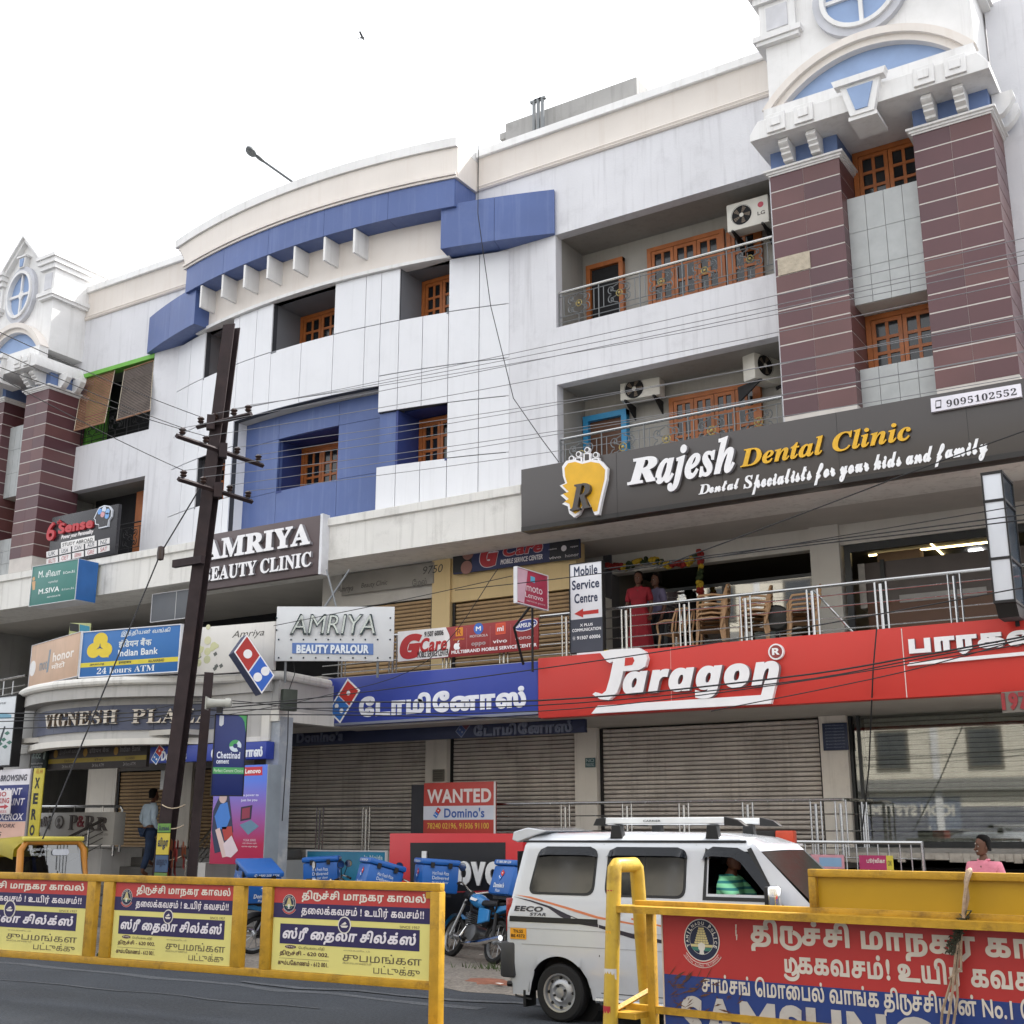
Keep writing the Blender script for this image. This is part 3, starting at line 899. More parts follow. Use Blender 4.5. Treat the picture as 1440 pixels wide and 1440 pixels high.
# towers
def tower(cx, sx, label=None):
    X = lambda x: cx + x * sx
    tw = MB(COPE)
    hw = 1.885
    # gable wall with the two pedestals
    tw.prism([(X(-1.78), 14.3), (X(-1.78), 16.6), (X(-1.2), 16.75), (X(0), 17.78), (X(1.2), 16.75), (X(1.78), 16.6), (X(1.78), 14.3)], 18.9, 20.3, COPE)
    t = part(tw, 'tower')
    K = MB(COPE)
    for s_ in (-1, 1):
        for (o, a, b, f) in ((.06, 15.76, 15.84, .12), (.11, 15.84, 15.95, .16), (.0, 15.95, 16.62, .06), (.08, 16.62, 16.76, .14), (.15, 16.76, 16.9, .2), (.2, 16.9, 17.0, .25)):
            xa, xb = sorted((X(s_ * 1.18 - s_ * o), X(s_ * (1.86 + o))))
            K.box(xa, xb, 18.9 - f, 20.3 + o, a, b - .001)
        xa, xb = sorted((X(s_ * 1.32), X(s_ * 1.72)))
        K.box(xa, xb, 18.82, 18.845, 16.05, 16.52, mat('pedestal_inset', '#c9c9cd', .7))
    part(K, 'pedestal', t)
    G = MB(COPE)
    for s_ in (-1, 1):
        for o, h, f in ((0, .12, .14), (.12, .07, .22)):
            G.prism([(X(s_ * 1.25), 16.72 + o), (X(0), 17.74 + o), (X(0), 17.74 + o + h), (X(s_ * 1.25), 16.72 + o + h)], 18.9 - f, 20.3, COPE)
    part(G, 'gable_moulding', t)
    # oculus
    O = MB(COPE)
    zc = 16.15
    ringm = mat('oculus_grey_ring', '#bfc0c6', .7)
    n = 40
    for r0, r1, y0, m_ in ((.7, .84, 18.78, ringm), (.62, .7, 18.72, COPE)):
        for i in range(n):
            q0, q1 = 2 * math.pi * i / n, 2 * math.pi * (i + 1) / n
            O.prism([(X(r0 * math.cos(q0)), zc + r0 * math.sin(q0)), (X(r1 * math.cos(q0)), zc + r1 * math.sin(q0)), (X(r1 * math.cos(q1)), zc + r1 * math.sin(q1)), (X(r0 * math.cos(q1)), zc + r0 * math.sin(q1))], y0, 18.899, m_)
    O.box(X(-.035), X(.035), 18.8, 18.88, zc - .62, zc + .62, COPE); O.box(X(-.62), X(-.036), 18.805, 18.88, zc - .035, zc + .035, COPE); O.box(X(.036), X(.62), 18.805, 18.88, zc - .035, zc + .035, COPE)
    for s1 in (-1, 1):
        for s2 in (-1, 1):
            O.prism([(X(s1 * .036), zc + s2 * .036), (X(s1 * .13), zc + s2 * .036), (X(s1 * .036), zc + s2 * .13)], 18.807, 18.88, COPE)
    oc = part(O, 'oculus', t)
    D = MB(LBLUE); D.prism([(X(.62 * math.cos(2 * math.pi * i / n)), zc + .62 * math.sin(2 * math.pi * i / n)) for i in range(n)], 18.86, 18.899, LBLUE); part(D, 'oculus_panel', oc)
    # arch and lunette
    A = MB(CREAM)
    def seg(hc, zb, zt, k=26):
        sg = zt - zb; r = (hc * hc + sg * sg) / (2 * sg); a = math.asin(min(1, hc / r))
        return [(r * math.sin(-a + 2 * a * i / k), zt - r + r * math.cos(-a + 2 * a * i / k)) for i in range(k + 1)]
    for (h1, t1, h0, t0, y0) in ((1.83, 15.24, 1.66, 15.1, 18.62), (1.66, 15.1, 1.5, 14.98, 18.7)):
        o_, i_ = seg(h1, 14.33, t1), seg(h0, 14.33, t0)
        for k in range(26):
            A.prism([(X(i_[k][0]), i_[k][1]), (X(o_[k][0]), o_[k][1]), (X(o_[k + 1][0]), o_[k + 1][1]), (X(i_[k + 1][0]), i_[k + 1][1])], y0, 18.899, CREAM)
    ar = part(A, 'arch_moulding', t)
    L_ = MB(LBLUE); L_.prism([(X(u), v) for u, v in seg(1.5, 14.33, 14.98)], 18.85, 18.899, LBLUE); part(L_, 'lunette', t)
    # entablature slab
    E_ = MB(COPE)
    E_.prism([(X(-2.02), 13.68), (X(-2.02), 13.8), (X(-1.86), 14.03), (X(1.86), 14.03), (X(2.02), 13.8), (X(2.02), 13.68)], 18.45, 20.3, COPE)
    for s_ in (-1, 1):
        for bx_ in (1.52, 1.02):
            xa, xb = sorted((X(s_ * bx_ - .2), X(s_ * bx_ + .2)))
            E_.box(xa + .03, xb - .03, 18.4, 18.449, 13.72, 14.06); E_.box(X(s_ * bx_) - .09, X(s_ * bx_) + .09, 18.37, 18.399, 13.82, 13.98)
    part(E_, 'entablature', t, bevel=.008)
    E_ = MB(COPE); E_.prism([(X(-1.8), 14.032), (X(-1.8), 14.33), (X(1.8), 14.33), (X(1.8), 14.032)], 18.62, 18.899, COPE); part(E_, 'arch_base', t)
    # scroll brackets
    for s_ in (-1, 1):
        for bx_ in (1.48, .98):
            S_ = MB(COPE)
            x = X(s_ * bx_)
            prof = [(18.64, 13.67), (18.6, 13.58), (18.64, 13.54), (18.69, 13.53), (18.68, 13.49), (18.75, 13.46), (18.74, 13.42), (18.83, 13.38), (18.84, 13.34), (18.97, 13.33), (19.028, 13.38), (19.028, 13.67)]
            S_.prism(prof, x - .085, x + .085, COPE, 'yz'); part(S_, 'scroll_bracket', t)
    S_ = MB(COPE)
    for yy in (19.25, 19.7):
        prof = [(.47, 13.67), (.5, 13.55), (.44, 13.49), (.36, 13.4), (.2, 13.29), (.03, 13.27), (.0, 13.35), (.0, 13.67)]
        S_.prism([(X(hw) + u * .7, v) for u, v in prof], yy, yy + .16, COPE)
    part(S_, 'scroll_bracket', t)
    # keystone
    S_ = MB(COPE)
    S_.prism([(X(-.2), 13.5), (X(-.34), 14.08), (X(.34), 14.08), (X(.2), 13.5)], 18.33, 18.449, COPE)
    S_.prism([(X(-.42), 14.08), (X(-.46), 14.2), (X(.46), 14.2), (X(.42), 14.08)], 18.26, 18.449, COPE)
    S_.prism([(X(-.1), 13.58), (X(-.22), 14.02), (X(.22), 14.02), (X(.1), 13.58)], 18.31, 18.329, LBLUE)
    S_.box(X(-.24), X(.24), 18.36, 19.0, 13.43, 13.5)
    # upper keystone above the oculus
    S_.prism([(X(-.14), 16.95), (X(-.2), 17.25), (X(.2), 17.25), (X(.14), 16.95)], 18.74, 18.899, COPE); S_.box(X(-.26), X(.26), 18.7, 18.899, 17.252, 17.3)
    S_.prism([(X(-.08), 16.98), (X(-.12), 17.21), (X(.12), 17.21), (X(.08), 16.98)], 18.72, 18.739, LBLUE)
    part(S_, 'keystone', t)
    # pillars
    for s_ in (-1, 1):
        xa, xb = sorted((X(s_ * hw), X(s_ * (hw - 1.255))))
        Q = MB(BRICK)
        zb = 13.22; k = 0; rp = random.Random(int(cx * 10) + s_)
        while zb > 8.7:
            za = zb - .325
            xm = xa + (xb - xa) * .48
            Q.box(xa, xm - .002, 19.0 + rp.uniform(0, .003), 20.2, za + .012, zb - .012, rp.choice(BRICKS)); Q.box(xm + .002, xb, 19.0 + rp.uniform(0, .003), 20.2, za + .012, zb - .012, rp.choice(BRICKS))
            zb = za
        p_ = part(Q, 'pillar', t)
        W_ = MB(STRIPE)
        W_.box(xa + .008, xb - .008, 19.006, 20.19, 8.31, 13.2)
        zb = 13.22
        part(W_, 'joint_filler', p_)
        C_ = MB(COPE)
        for o, a_, b_ in ((.02, 13.2, 13.23), (.05, 13.23, 13.27), (.09, 13.27, 13.31)):
            C_.box(xa - o, xb + o, 19.0 - o, 20.21, a_, b_ - .001)
        part(C_, 'capital', p_)
        C_ = MB(CBLUE); C_.box(xa + .02, xb - .02, 19.03, 20.2, 13.31, 13.679); part(C_, 'frieze_block', p_)
    # recess between the pillars: granite spandrels and windows
    xa, xb = X(-.63), X(.63)
    M_ = MB(MARB)
    for za, zb in ((10.52, 12.52), (8.35, 9.36)):
        nr, ncl = 3, 4
        for i in range(ncl):
            for j in range(nr):
                M_.box(xa + (xb - xa) * i / ncl + .004, xa + (xb - xa) * (i + 1) / ncl - .004, 19.27, 19.3, za + (zb - za) * j / nr + .004, za + (zb - za) * (j + 1) / nr - .004)
        M_.box(xa + .001, xb - .001, 19.302, 20.0, za, zb - .002, WALLG)
    part(M_, 'granite_spandrel', t)
    V_ = MB(WALLG); V_.box(xa, xb, 20.002, 20.1, 8.35, 13.679); part(V_, 'recess_wall', t)
    for za, zb in ((12.53, 13.67), (9.37, 10.51)):
        window(xa + .01, xb - .01, za, zb, 19.8, 2, 3, 2, parent=t)
    return t
tr_ = tower(-4.765, 1.0)
tl_ = tower(-28.05, .75)
# the patch of missing granite on the right tower's first pillar
B = MB(mat('bare_mortar_patch', '#b5aa98', .9, var=.2, scale=9, bump=.8, bscale=30)); B.box(-6.6, -6.02, 18.985, 18.9985, 11.27, 11.6); part(B, 'mortar_patch', tr_)

# balcony railings
def scroll_panel(B, x0, x1, y, z0, z1, mi=RAILM, gold=True):
    cx, cz = (x0 + x1) / 2, (z0 + z1) / 2
    hw, hh = (x1 - x0) / 2, (z1 - z0) / 2
    for s1 in (-1, 1):
        for s2 in (-1, 1):
            pts = []
            for i in range(13):
                a = R(-90 + 400 * i / 12); r = hh * .45 * (1 - .75 * i / 12)
                pts.append((cx + s1 * (hw * .55 + r * math.cos(a) * .9), y, cz + s2 * (hh * .5 + r * math.sin(a))))
            B.tube(pts, .012, mi, 4, caps=False)
            pts = [(cx + s1 * (hw * .08 + hw * .5 * math.sin(R(180 * i / 8))), y, cz + s2 * hh * (.95 - .8 * i / 8)) for i in range(9)]
            B.tube(pts, .012, mi, 4, caps=False)
    B.tube([(cx + hh * .32 * math.cos(R(q)), y, cz + hh * .32 * math.sin(R(q))) for q in range(0, 360, 36)], .012, GOLD if gold else mi, 4, closed=True)
    B.ball((cx, y, cz), hh * .14, GOLD if gold else mi, 6)
def railing(x0, x1, y, z0, z1, npan, m=RAILM, gold=True, top=.03):
    B = MB(m)
    B.tube([(x0, y, z1), (x1, y, z1)], top, STEEL if gold else m, 8)
    for f in (.88, .3, .15): B.tube([(x0, y, z0 + (z1 - z0) * f), (x1, y, z0 + (z1 - z0) * f)], .01, m, 5)
    pw = (x1 - x0) / npan
    for k in range(npan + 1): B.tube([(x0 + pw * k, y, z0), (x0 + pw * k, y, z1)], .014, m, 5)
    for k in range(npan):
        a = x0 + pw * k
        for q in (.12, .88): B.tube([(a + pw * q, y, z0 + (z1 - z0) * .3), (a + pw * q, y, z0 + (z1 - z0) * .88)], .01, m, 5)
        B.tube([(a + pw * .5, y, z0), (a + pw * .5, y, z0 + (z1 - z0) * .3)], .009, m, 5)
        scroll_panel(B, a + pw * .15, a + pw * .85, y, z0 + (z1 - z0) * .32, z0 + (z1 - z0) * .86, m, gold)
    return part(B, 'balcony_railing')
railing(-11.66, -7.05, 20.08, 11.84, 12.62, 5)
railing(-11.66, -7.05, 20.08, 8.52, 9.45, 5)
railing(-26.6, -23.85, 20.1, 11.84, 12.7, 3, BLACKIRON, False, .02)
railing(-26.6, -23.85, 20.1, 8.52, 9.45, 3, BLACKIRON, False, .02)
# doors and windows in the balcony recesses
window(at(912, 400, Y=21.1).x, at(1022, 400, Y=21.1).x, 11.9, 13.62, 21.06, 3, 4, 2)
window(at(1022, 400, Y=21.1).x + .05, at(1075, 400, Y=21.1).x, 11.9, 13.5, 21.06, 1, 4, 2)
B = MB(WOOD); xa, xb = at(826, 400, Y=21.1).x, at(878, 400, Y=21.1).x
B.box(xa, xa + .1, 21.04, 21.15, 11.67, 13.6); B.box(xb - .1, xb, 21.04, 21.15, 11.67, 13.6); B.box(xa, xb, 21.035, 21.15, 13.5, 13.6); B.box(xa + .1, xb - .1, 21.12, 21.14, 11.67, 13.5, DARK)
part(B, 'door')
BLUEP = mat('sky_blue_gloss', '#2f87b8', .4)
xa, xb = at(823, 600, Y=21.1).x, at(884, 600, Y=21.1).x
B = MB(BLUEP); B.box(xa, xa + .12, 21.0, 21.15, 8.37, 10.2); B.box(xb - .12, xb, 21.0, 21.15, 8.37, 10.2); B.box(xa, xb, 20.995, 21.15, 10.08, 10.2); B.box(xa + .12, xb - .12, 21.1, 21.14, 8.37, 10.08, mat('brown_door_leaf', '#5a3a28', .5, var=.2))
part(B, 'door')
window(at(942, 580, Y=21.1).x, at(1072, 580, Y=21.1).x, 8.6, 10.25, 21.06, 4, 4, 2)
B = MB(GREEN)
B.box(-26.95, -26.6, 20.3, 21.1, 11.56, 13.9); B.box(-26.97, -26.9, 19.985, 20.3, 11.84, 13.9); B.box(-26.95, -23.8, 19.985, 20.24, 13.8, 13.915); part(B, 'green_surround')
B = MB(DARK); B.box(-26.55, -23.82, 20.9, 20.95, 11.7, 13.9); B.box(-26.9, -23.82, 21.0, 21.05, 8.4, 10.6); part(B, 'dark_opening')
B = MB(WOOD); B.box(-24.9, -24.5, 20.7, 20.8, 8.4, 10.5); part(B, 'door')
# rope of cable hanging down the facade
# ---------------------------------------------------------------- first floor
def shutter(x0, x1, z0, z1, y, m, parent=bld):
    B = MB(m)
    n = int((z1 - z0) / .085); k = B.mi(m); kd = B.mi(mat('shutter_groove_shade', '#4d443e', .8, var=.3, scale=4))  # groove faces coloured dark: painted shade between the slats
    prev = None
    for i in range(n + 1):
        for dz, dy in ((0, 0), (.018, -.034), (.045, -.042), (.068, -.026), (.074, .0)):
            z = z0 + (z1 - z0) * i / (n + 1) + dz
            a = B.bm.verts.new((x0, y + dy, z)); b = B.bm.verts.new((x1, y + dy, z))
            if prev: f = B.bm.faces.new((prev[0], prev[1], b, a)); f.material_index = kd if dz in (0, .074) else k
            prev = (a, b)
    B.box(x0, x1, y - .05, y + .02, z0 - .08, z0 - .002, m)
    B.box(x0 - .001, x0 + .06, y - .07, y - .036, z0, z1, BLACKIRON); B.box(x1 - .06, x1 + .001, y - .07, y - .036, z0, z1, BLACKIRON)
    return part(B, 'rolling_shutter', parent)
FZ0, FZ1 = 4.96, 7.38
FY = 21.75
X = lambda px, py=800: at(px, py, Y=FY).x
# columns and lintels of the first floor
B = MB(WALLG); B.box(X(1143), X(1184), FY - .1, FY + .3, FZ0, FZ1); B.box(X(800), X(1143), FY, FY + .25, 6.98, FZ1); B.box(X(1184), -2.56, FY, FY + .25, 6.99, FZ1); part(B, 'first_floor_lintel')
FY2 = 20.3
X2 = lambda px, py=800: at(px, py, Y=FY2).x
B = MB(YCOL); B.box(X2(612), X2(637), FY2 - .1, FY2 + .3, FZ0, FZ1); B.box(X2(637) + .001, X2(812), FY2 - .05, FY2 + .3, 6.45, FZ1); part(B, 'first_floor_column')
B = MB(WALLG); B.box(X2(805), X2(812), FY2 - .06, FY + .3, FZ0, 6.449); B.box(X2(812) + .001, X(850), FY - .05, FY + .3, FZ0, FZ1, mat('dark_jamb', '#55555a', .6)); part(B, 'return_wall')
shutter(X2(480), X2(611), FZ0, 6.6, FY2 + .05, SHUTB); shutter(X2(638), X2(804), FZ0, 6.43, FY2 + .05, SHUTB)
B = MB(SOFF); B.box(X2(455), X2(611), FY2, FY2 + .2, 6.62, FZ1); part(B, 'first_floor_lintel')
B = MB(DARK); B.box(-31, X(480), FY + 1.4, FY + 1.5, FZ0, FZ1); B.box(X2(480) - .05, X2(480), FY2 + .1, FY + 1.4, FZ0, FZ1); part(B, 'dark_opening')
shutter(-30.0, X(120, 850), FZ0, 6.9, FY + .05, SHUT)
B = MB(mat('rust_red_shutter_door', '#5c2f28', .6, var=.15, scale=2)); B.box(-27.4, -26.2, FY - .4, FY - .3, FZ0, 6.9); part(B, 'door')
# clinic interior
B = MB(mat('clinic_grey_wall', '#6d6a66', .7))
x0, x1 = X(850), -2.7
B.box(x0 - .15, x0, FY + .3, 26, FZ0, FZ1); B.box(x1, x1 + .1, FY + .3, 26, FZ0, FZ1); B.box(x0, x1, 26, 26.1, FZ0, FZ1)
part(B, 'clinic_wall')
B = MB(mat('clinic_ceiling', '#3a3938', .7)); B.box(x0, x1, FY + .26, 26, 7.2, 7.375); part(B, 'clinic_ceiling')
B = MB(mat('clinic_reflection_panel', '#cbb894', .6, var=.05)); B.box(at(930, 830, Y=24).x, at(1140, 830, Y=24).x, 24, 24.1, FZ0, 6.62); part(B, 'clinic_reflection_panel')  # added beige panel stands in for the street's reflection in the glass doors
LED = emit('warm_led_strip', '#ffe2a0', 5.0)
B = MB(LED)
a, b = at(1222, 781, Z=7.19), at(1410, 760, Z=7.19)
B.tube([a, b], .022, LED, 4); B.tube([at(1301, 757, Z=7.185), at(1330, 784, Z=7.185)], .022, LED, 4); B.tube([at(1400, 745, Z=7.18), at(1420, 765, Z=7.18)], .022, LED, 4)
part(B, 'led_strip')
B = MB(emit('white_ceiling_light', '#ffffff', 6)); p = at(1374, 775, Z=7.185); B.box(p.x - .12, p.x + .12, p.y - .2, p.y + .2, 7.16, 7.19); part(B, 'ceiling_light')
B = MB(mat('counter_grey_laminate', '#57504f', .4)); CNT = mat('counter_brown_laminate', '#6b4d3d', .45, var=.08)
y = 22.3; xa, xb = at(1216, 800, Y=y).x, -2.72
zt = at(1300, 783, Y=y).z; zm = at(1300, 840, Y=y).z
B.box(xa, xb, y, y + .6, zm, zt); B.box(xa, xb, y + .01, y + .6, FZ0, zm - .002, CNT)
B.box(at(1265, 840, Y=y).x, at(1388, 835, Y=y).x, y - .012, y - .001, at(1325, 842, Y=y).z, at(1325, 831, Y=y).z, mat('counter_name_strip', '#a5a3a2', .4))
B.box(xa - .12, xa - .002, y - .02, y + .6, zm - .1, zt, mat('counter_marble_end', '#c9c6c2', .4, var=.2, scale=9))
part(B, 'reception_counter')
# glass screen of the clinic reception
B = MB(STEEL); gx0 = X(1188)
B.box(gx0, gx0 + .12, FY + .0, FY + .08, FZ0, 6.98, mat('dark_aluminium', '#3b3d3f', .4, metal=.6)); B.box(gx0 + .5, gx0 + .58, FY + .5, FY + .56, FZ0, 6.75, MATS['dark_aluminium'])
B.box(gx0 + .121, -2.7, FY, FY + .1, 6.84, 6.98, MATS['dark_aluminium']); part(B, 'shopfront_frame')
B = MB(glass('clinic_door_glass', '#9aa09c', .3)); B.box(X(931), X(1140), FY + .1, FY + .112, FZ0, 6.5); part(B, 'shopfront_glass')
B = MB(MATS['dark_aluminium']); B.box(X(931) - .04, X(1140), FY + .08, FY + .13, 6.5, 6.56)
for px in (929, 1012): B.box(X(px), X(px) + .05, FY + .07, FY + .14, FZ0, 6.499)
part(B, 'shopfront_frame')
# first floor steel railing
def bar_rail(pts, z0, z1, nbar, posts, parent=bld, y_=None, name='steel_railing', r=.028):
    """straight run of stainless handrail: top tube, thin bars, posts in threes"""
    B = MB(STEEL)
    (xa, ya), (xb, yb) = pts
    L_ = math.hypot(xb - xa, yb - ya)
    P_ = lambda t: (xa + (xb - xa) * t, ya + (yb - ya) * t)
    B.tube([(xa, ya, z1), (xb, yb, z1)], r, STEEL, 8)
    for k in range(nbar):
        z = z0 + (z1 - z0) * (k + .45) / (nbar + .3)
        B.tube([(xa, ya, z), (xb, yb, z)], .011, STEEL, 5)
    for t in posts:
        for d, q, h in ((-.09, .016, 1), (0, .026, .93), (.09, .016, 1)):
            x, y = P_(t); x += d * (xb - xa) / L_; y += d * (yb - ya) / L_
            B.tube([(x, y, z0), (x, y, z0 + (z1 - z0) * h)], q, STEEL, 6)
    return part(B, name, parent)
ry = 19.25
xa, xb = at(760, 870, Y=ry).x, at(1412, 796, Y=ry).x
bar_rail(((xa, ry), (-2.4, ry)), 4.95, 5.76, 4, [(at(px, 850, Y=ry).x - xa) / (-2.4 - xa) for px in (796, 880, 962, 1048, 1143, 1240, 1345)])
bar_rail(((at(455, 900, Y=ry).x, ry), (xa - .02, ry)), 4.95, 5.7, 4, [.1, .35, .6, .85])
B = MB(STEEL); B.tube([at(1140, 826, Y=19.25), at(1203, 893, Y=19.4)], .02, STEEL, 6); part(B, 'brace_bar')
B = MB(STEEL); l0 = at(0, 957, Y=18.9)
B.tube([at(-30, 962, Y=18.9), at(36, 950, Y=18.9)], .03, STEEL, 6)
for k in range(3): B.tube([at(-30, 975 + 10 * k, Y=18.9), at(36, 963 + 8 * k, Y=18.9)], .012, STEEL, 5)
for k in range(4): p = at(-20 + 13 * k, 958, Y=18.9); B.tube([(p.x, p.y, 4.95), p], .014, STEEL, 5)
part(B, 'steel_railing')

# ---------------------------------------------------------------- canopy slab and ground floor
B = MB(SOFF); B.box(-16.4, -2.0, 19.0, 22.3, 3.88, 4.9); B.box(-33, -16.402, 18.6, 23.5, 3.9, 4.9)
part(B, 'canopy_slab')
GY = 21.75
G = lambda px, py=1060: at(px, py, Y=GY).x
PZ = 1.5
B = MB(COLM)
for a, b in ((604, 634), (813, 844), (1158, 1196)):
    B.box(G(a), G(b), GY - .15, GY + .3, PZ, 3.88)
part(B, 'ground_floor_column')
shutter(G(396), G(604) - .005, PZ + .08, 3.86, GY + .05, SHUT)
shutter(G(634) + .005, G(813) - .005, PZ + .08, 3.86, GY + .05, SHUT)
shutter(G(844) + .005, G(1158) - .005, PZ + .08, 3.86, GY + .05, SHUT)
GSH = mat('grey_shutter_behind_glass', '#c4c2bc', .5, metal=0, var=.12, streak=.3)
shutter(G(1196) + .1, -2.2, PZ + .3, 3.86, GY + .45, GSH)
B = MB(glass('shopfront_glass', '#e6e9e6', .1)); B.box(G(1203), -2.0, GY - .02, GY - .008, PZ + .22, 3.86); part(B, 'shopfront_glass')
B = MB(MATS['dark_aluminium'])
for px in (1197, 1208): B.box(G(px), G(px) + .05, GY - .05, GY + .1, PZ + .2, 3.87)
B.box(G(1198), -2.0, GY - .06, GY + .12, PZ + .12, PZ + .215); part(B, 'shopfront_frame')
# plinth with the sunken shops below
B = MB(PLINTH)
B.box(-19.1, G(1196), 20.25, 22.4, 1.28, PZ); B.box(G(1196) + .001, -2.0, 20.9, 22.4, 1.46, PZ + .12)
B.box(G(1196) + .001, -2.0, 20.7, 20.899, 1.44, 1.56)
for a, b in ((405, 418), (437, 445)): B.box(at(a, 1220, Y=20.3).x, at(b, 1220, Y=20.3).x, 20.3, 20.5, .0, 1.279)
B.box(at(545, 1220, Y=20.3).x - .2, at(545, 1220, Y=20.3).x, 20.3, 20.6, 0, 1.279)
B.box(at(735, 1220, Y=20.3).x, G(1196), 20.35, 20.5, 0, 1.279)
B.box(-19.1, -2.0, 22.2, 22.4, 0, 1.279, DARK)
part(B, 'plinth')
B = MB(mat('broken_cement_edge', '#a39d94', .9, var=.25, scale=6, bump=1.0, bscale=12))
xx = G(1196) + .05; rr_ = random.Random(5)
while xx < -2.1:
    ww = rr_.uniform(.08, .22); B.box(xx, xx + ww, 20.66 - rr_.uniform(0, .03), 20.699, 1.44 - rr_.uniform(-.03, .06), 1.55, bev=.01); xx += ww + .001
part(B, 'broken_edge')
PAN = mat('basement_blue_poster', '#1f6f9c', .4, var=.15, scale=2)
# plinth railing
RY = 20.35
rx0, rx1 = at(400, 1130, Y=RY).x, at(1185, 1126, Y=RY).x
rz = at(1000, 1127, Y=RY).z
bar_rail(((rx0, RY), (rx1, RY)), PZ, rz, 3, [(at(px, 1150, Y=RY).x - rx0) / (rx1 - rx0) for px in (450, 515, 795, 882, 962, 1052, 1148, 1183)])
bar_rail(((rx1, RY), (rx1 + .15, 21.5)), PZ, rz, 3, [.7])

# ---------------------------------------------------------------- entrance portico (curved canopy with the plaza's name)
PX, PR_ = -20.85, 4.3
PYc = 16.3 + PR_
def pz(py, y=16.35, px=200): return at(px, py, Y=y).z
pl, pr_ = -23.6, -18.15
zs = dict(b0=pz(1045), b1=pz(1036), n0=pz(1024), n1=pz(988), t0=pz(977, 16.08), t1=pz(958, 16.08))
B = MB(PORT)
ang = lambda x: PYc - math.sqrt(PR_ ** 2 - (x - PX) ** 2)
B.arcwall(PX, PYc, PR_ - .05, .3, pl, pr_, zs['b1'], zs['t0'] + .02, PORT, .2)
NAMEB = mat('slate_blue_name_band', '#4a4f63', .45, var=.12, scale=1.5, streak=.2, dirtcol='#6f6e78')
B.arcwall(PX, PYc, PR_ + .25, .6, pl - .1, pr_ + .1, zs['t0'] + .022, zs['t1'], PORT, .2)
B.arcwall(PX, PYc, PR_ + .06, .3, pl, pr_, zs['b0'], zs['b1'] - .002, PORTW, .2)
yf = ang(pr_) + .0
B.box(pr_ + .002, -16.42, yf - .03, yf + .3, zs['b0'] + .02, zs['t1'] + .01, PORT)
B.box(pr_ + .002, -16.42, yf - .1, yf - .032, zs['t0'] + .04, zs['t1'] + .008, PORT)
B.box(-17.6, -16.42, yf - .07, yf - .032, zs['b0'], zs['b0'] + .09, PORTW)
B.box(-16.62, -16.42, yf - .07, yf - .032, zs['b0'] + .092, zs['b0'] + .5, PORTW)
B.box(-16.418, -16.25, yf - .02, 19.0, pz(1006, 17, 385) + .1, zs['t1'] + .02, PORT)
B.box(-16.417, -16.21, yf - .04, 19.0, pz(1012, 17, 388), pz(1004, 17, 388) + .099, PORTW)
B.box(pl - .9, pl - .002, ang(pl), ang(pl) + .3, 0, zs['t1'], PORT)
B.box(pl - .95, pl - .002, ang(pl) - .05, ang(pl) - .002, zs['b0'], zs['b1'], PORTW)
part(B, 'portico')
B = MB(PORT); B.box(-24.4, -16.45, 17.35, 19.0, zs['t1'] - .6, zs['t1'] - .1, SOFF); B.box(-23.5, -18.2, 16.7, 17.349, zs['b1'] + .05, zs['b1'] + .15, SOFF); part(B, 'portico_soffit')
# white drain pipe along the top
B = MB(OLDWHITE)
pts = []
for i in range(25):
    x = pl - .1 + (pr_ - pl + .2) * i / 24; a = math.asin((x - PX) / (PR_ + .28))
    pts.append((PX + math.sin(a) * (PR_ + .28), PYc - math.cos(a) * (PR_ + .28), zs['t1'] + .07))
pts = [(pl - .5, ang(pl) + .5, zs['t1'] - .05), (pl - .3, ang(pl) + .1, zs['t1'] + .0)] + pts + [(-17.2, yf - .1, zs['t1'] + .07), (-16.35, yf - .1, zs['t1'] + .07), (-16.2, yf + .05, zs['t1'] + .07), (-16.2, 18.6, zs['t1'] + .03)]
B.tube(pts, .085, OLDWHITE, 10)
part(B, 'drain_pipe')
B = MB(NAMEB)
jx = [pl + .12 + (pr_ - pl - .14) * i / 6 for i in range(7)]
for i in range(6): B.arcwall(PX, PYc, PR_ - .015, .034, jx[i] + .003, jx[i + 1] - .003, zs['n0'], zs['n1'], NAMEB, .15)
B.box(pr_ + .02, -17.7, yf - .05, yf - .031, zs['n0'], zs['n1'], NAMEB)
nb = part(B, 'name_band')
# the plaza's name, bent round the band
V, F, Bd = text_geo(SERIF('VIGNESH PLAZA').replace(' ', '  '), .0, .03)
NL = mat('aged_cream_letter', '#c9c0b3', .5, var=.2, scale=3); NLS = mat('aged_letter_side', '#7a6a5a', .6)
q0, q1 = at(70, 1020, Y=16.55), at(243, 1016, Y=16.3)
a0 = math.asin((q0.x - PX) / (PR_ + .01)); a1 = math.asin((q1.x - PX) / (PR_ + .01))
us = [V[i][0] for f in F for i in f]; vs_ = [V[i][1] for f in F for i in f]
mu0, mu1, mv0, mv1 = min(us), max(us), min(vs_), max(vs_)
zb_, zt_ = zs['n0'] + .12, zs['n1'] - .09
vv = []
for rr__ in (PR_ + .055, PR_ - .01):
    for u, v in V:
        a = a0 + (a1 - a0) * (u - mu0) / (mu1 - mu0)
        vv.append((PX + math.sin(a) * rr__, PYc - math.cos(a) * rr__, zb_ + (zt_ - zb_) * (v - mv0) / (mv1 - mv0)))
n0_ = len(V)
me = bpy.data.meshes.new('lettering'); me.from_pydata(vv, [], [tuple(f) for f in F] + [(a, a + n0_, b + n0_, b) for a, b in Bd])
me.materials.append(NL); me.materials.append(NLS)
for i, p in enumerate(me.polygons): p.material_index = 0 if i < len(F) else 1
me.transform(WM(nb).inverted()); lo = bpy.data.objects.new('lettering', me); COL.objects.link(lo); lo.parent = nb

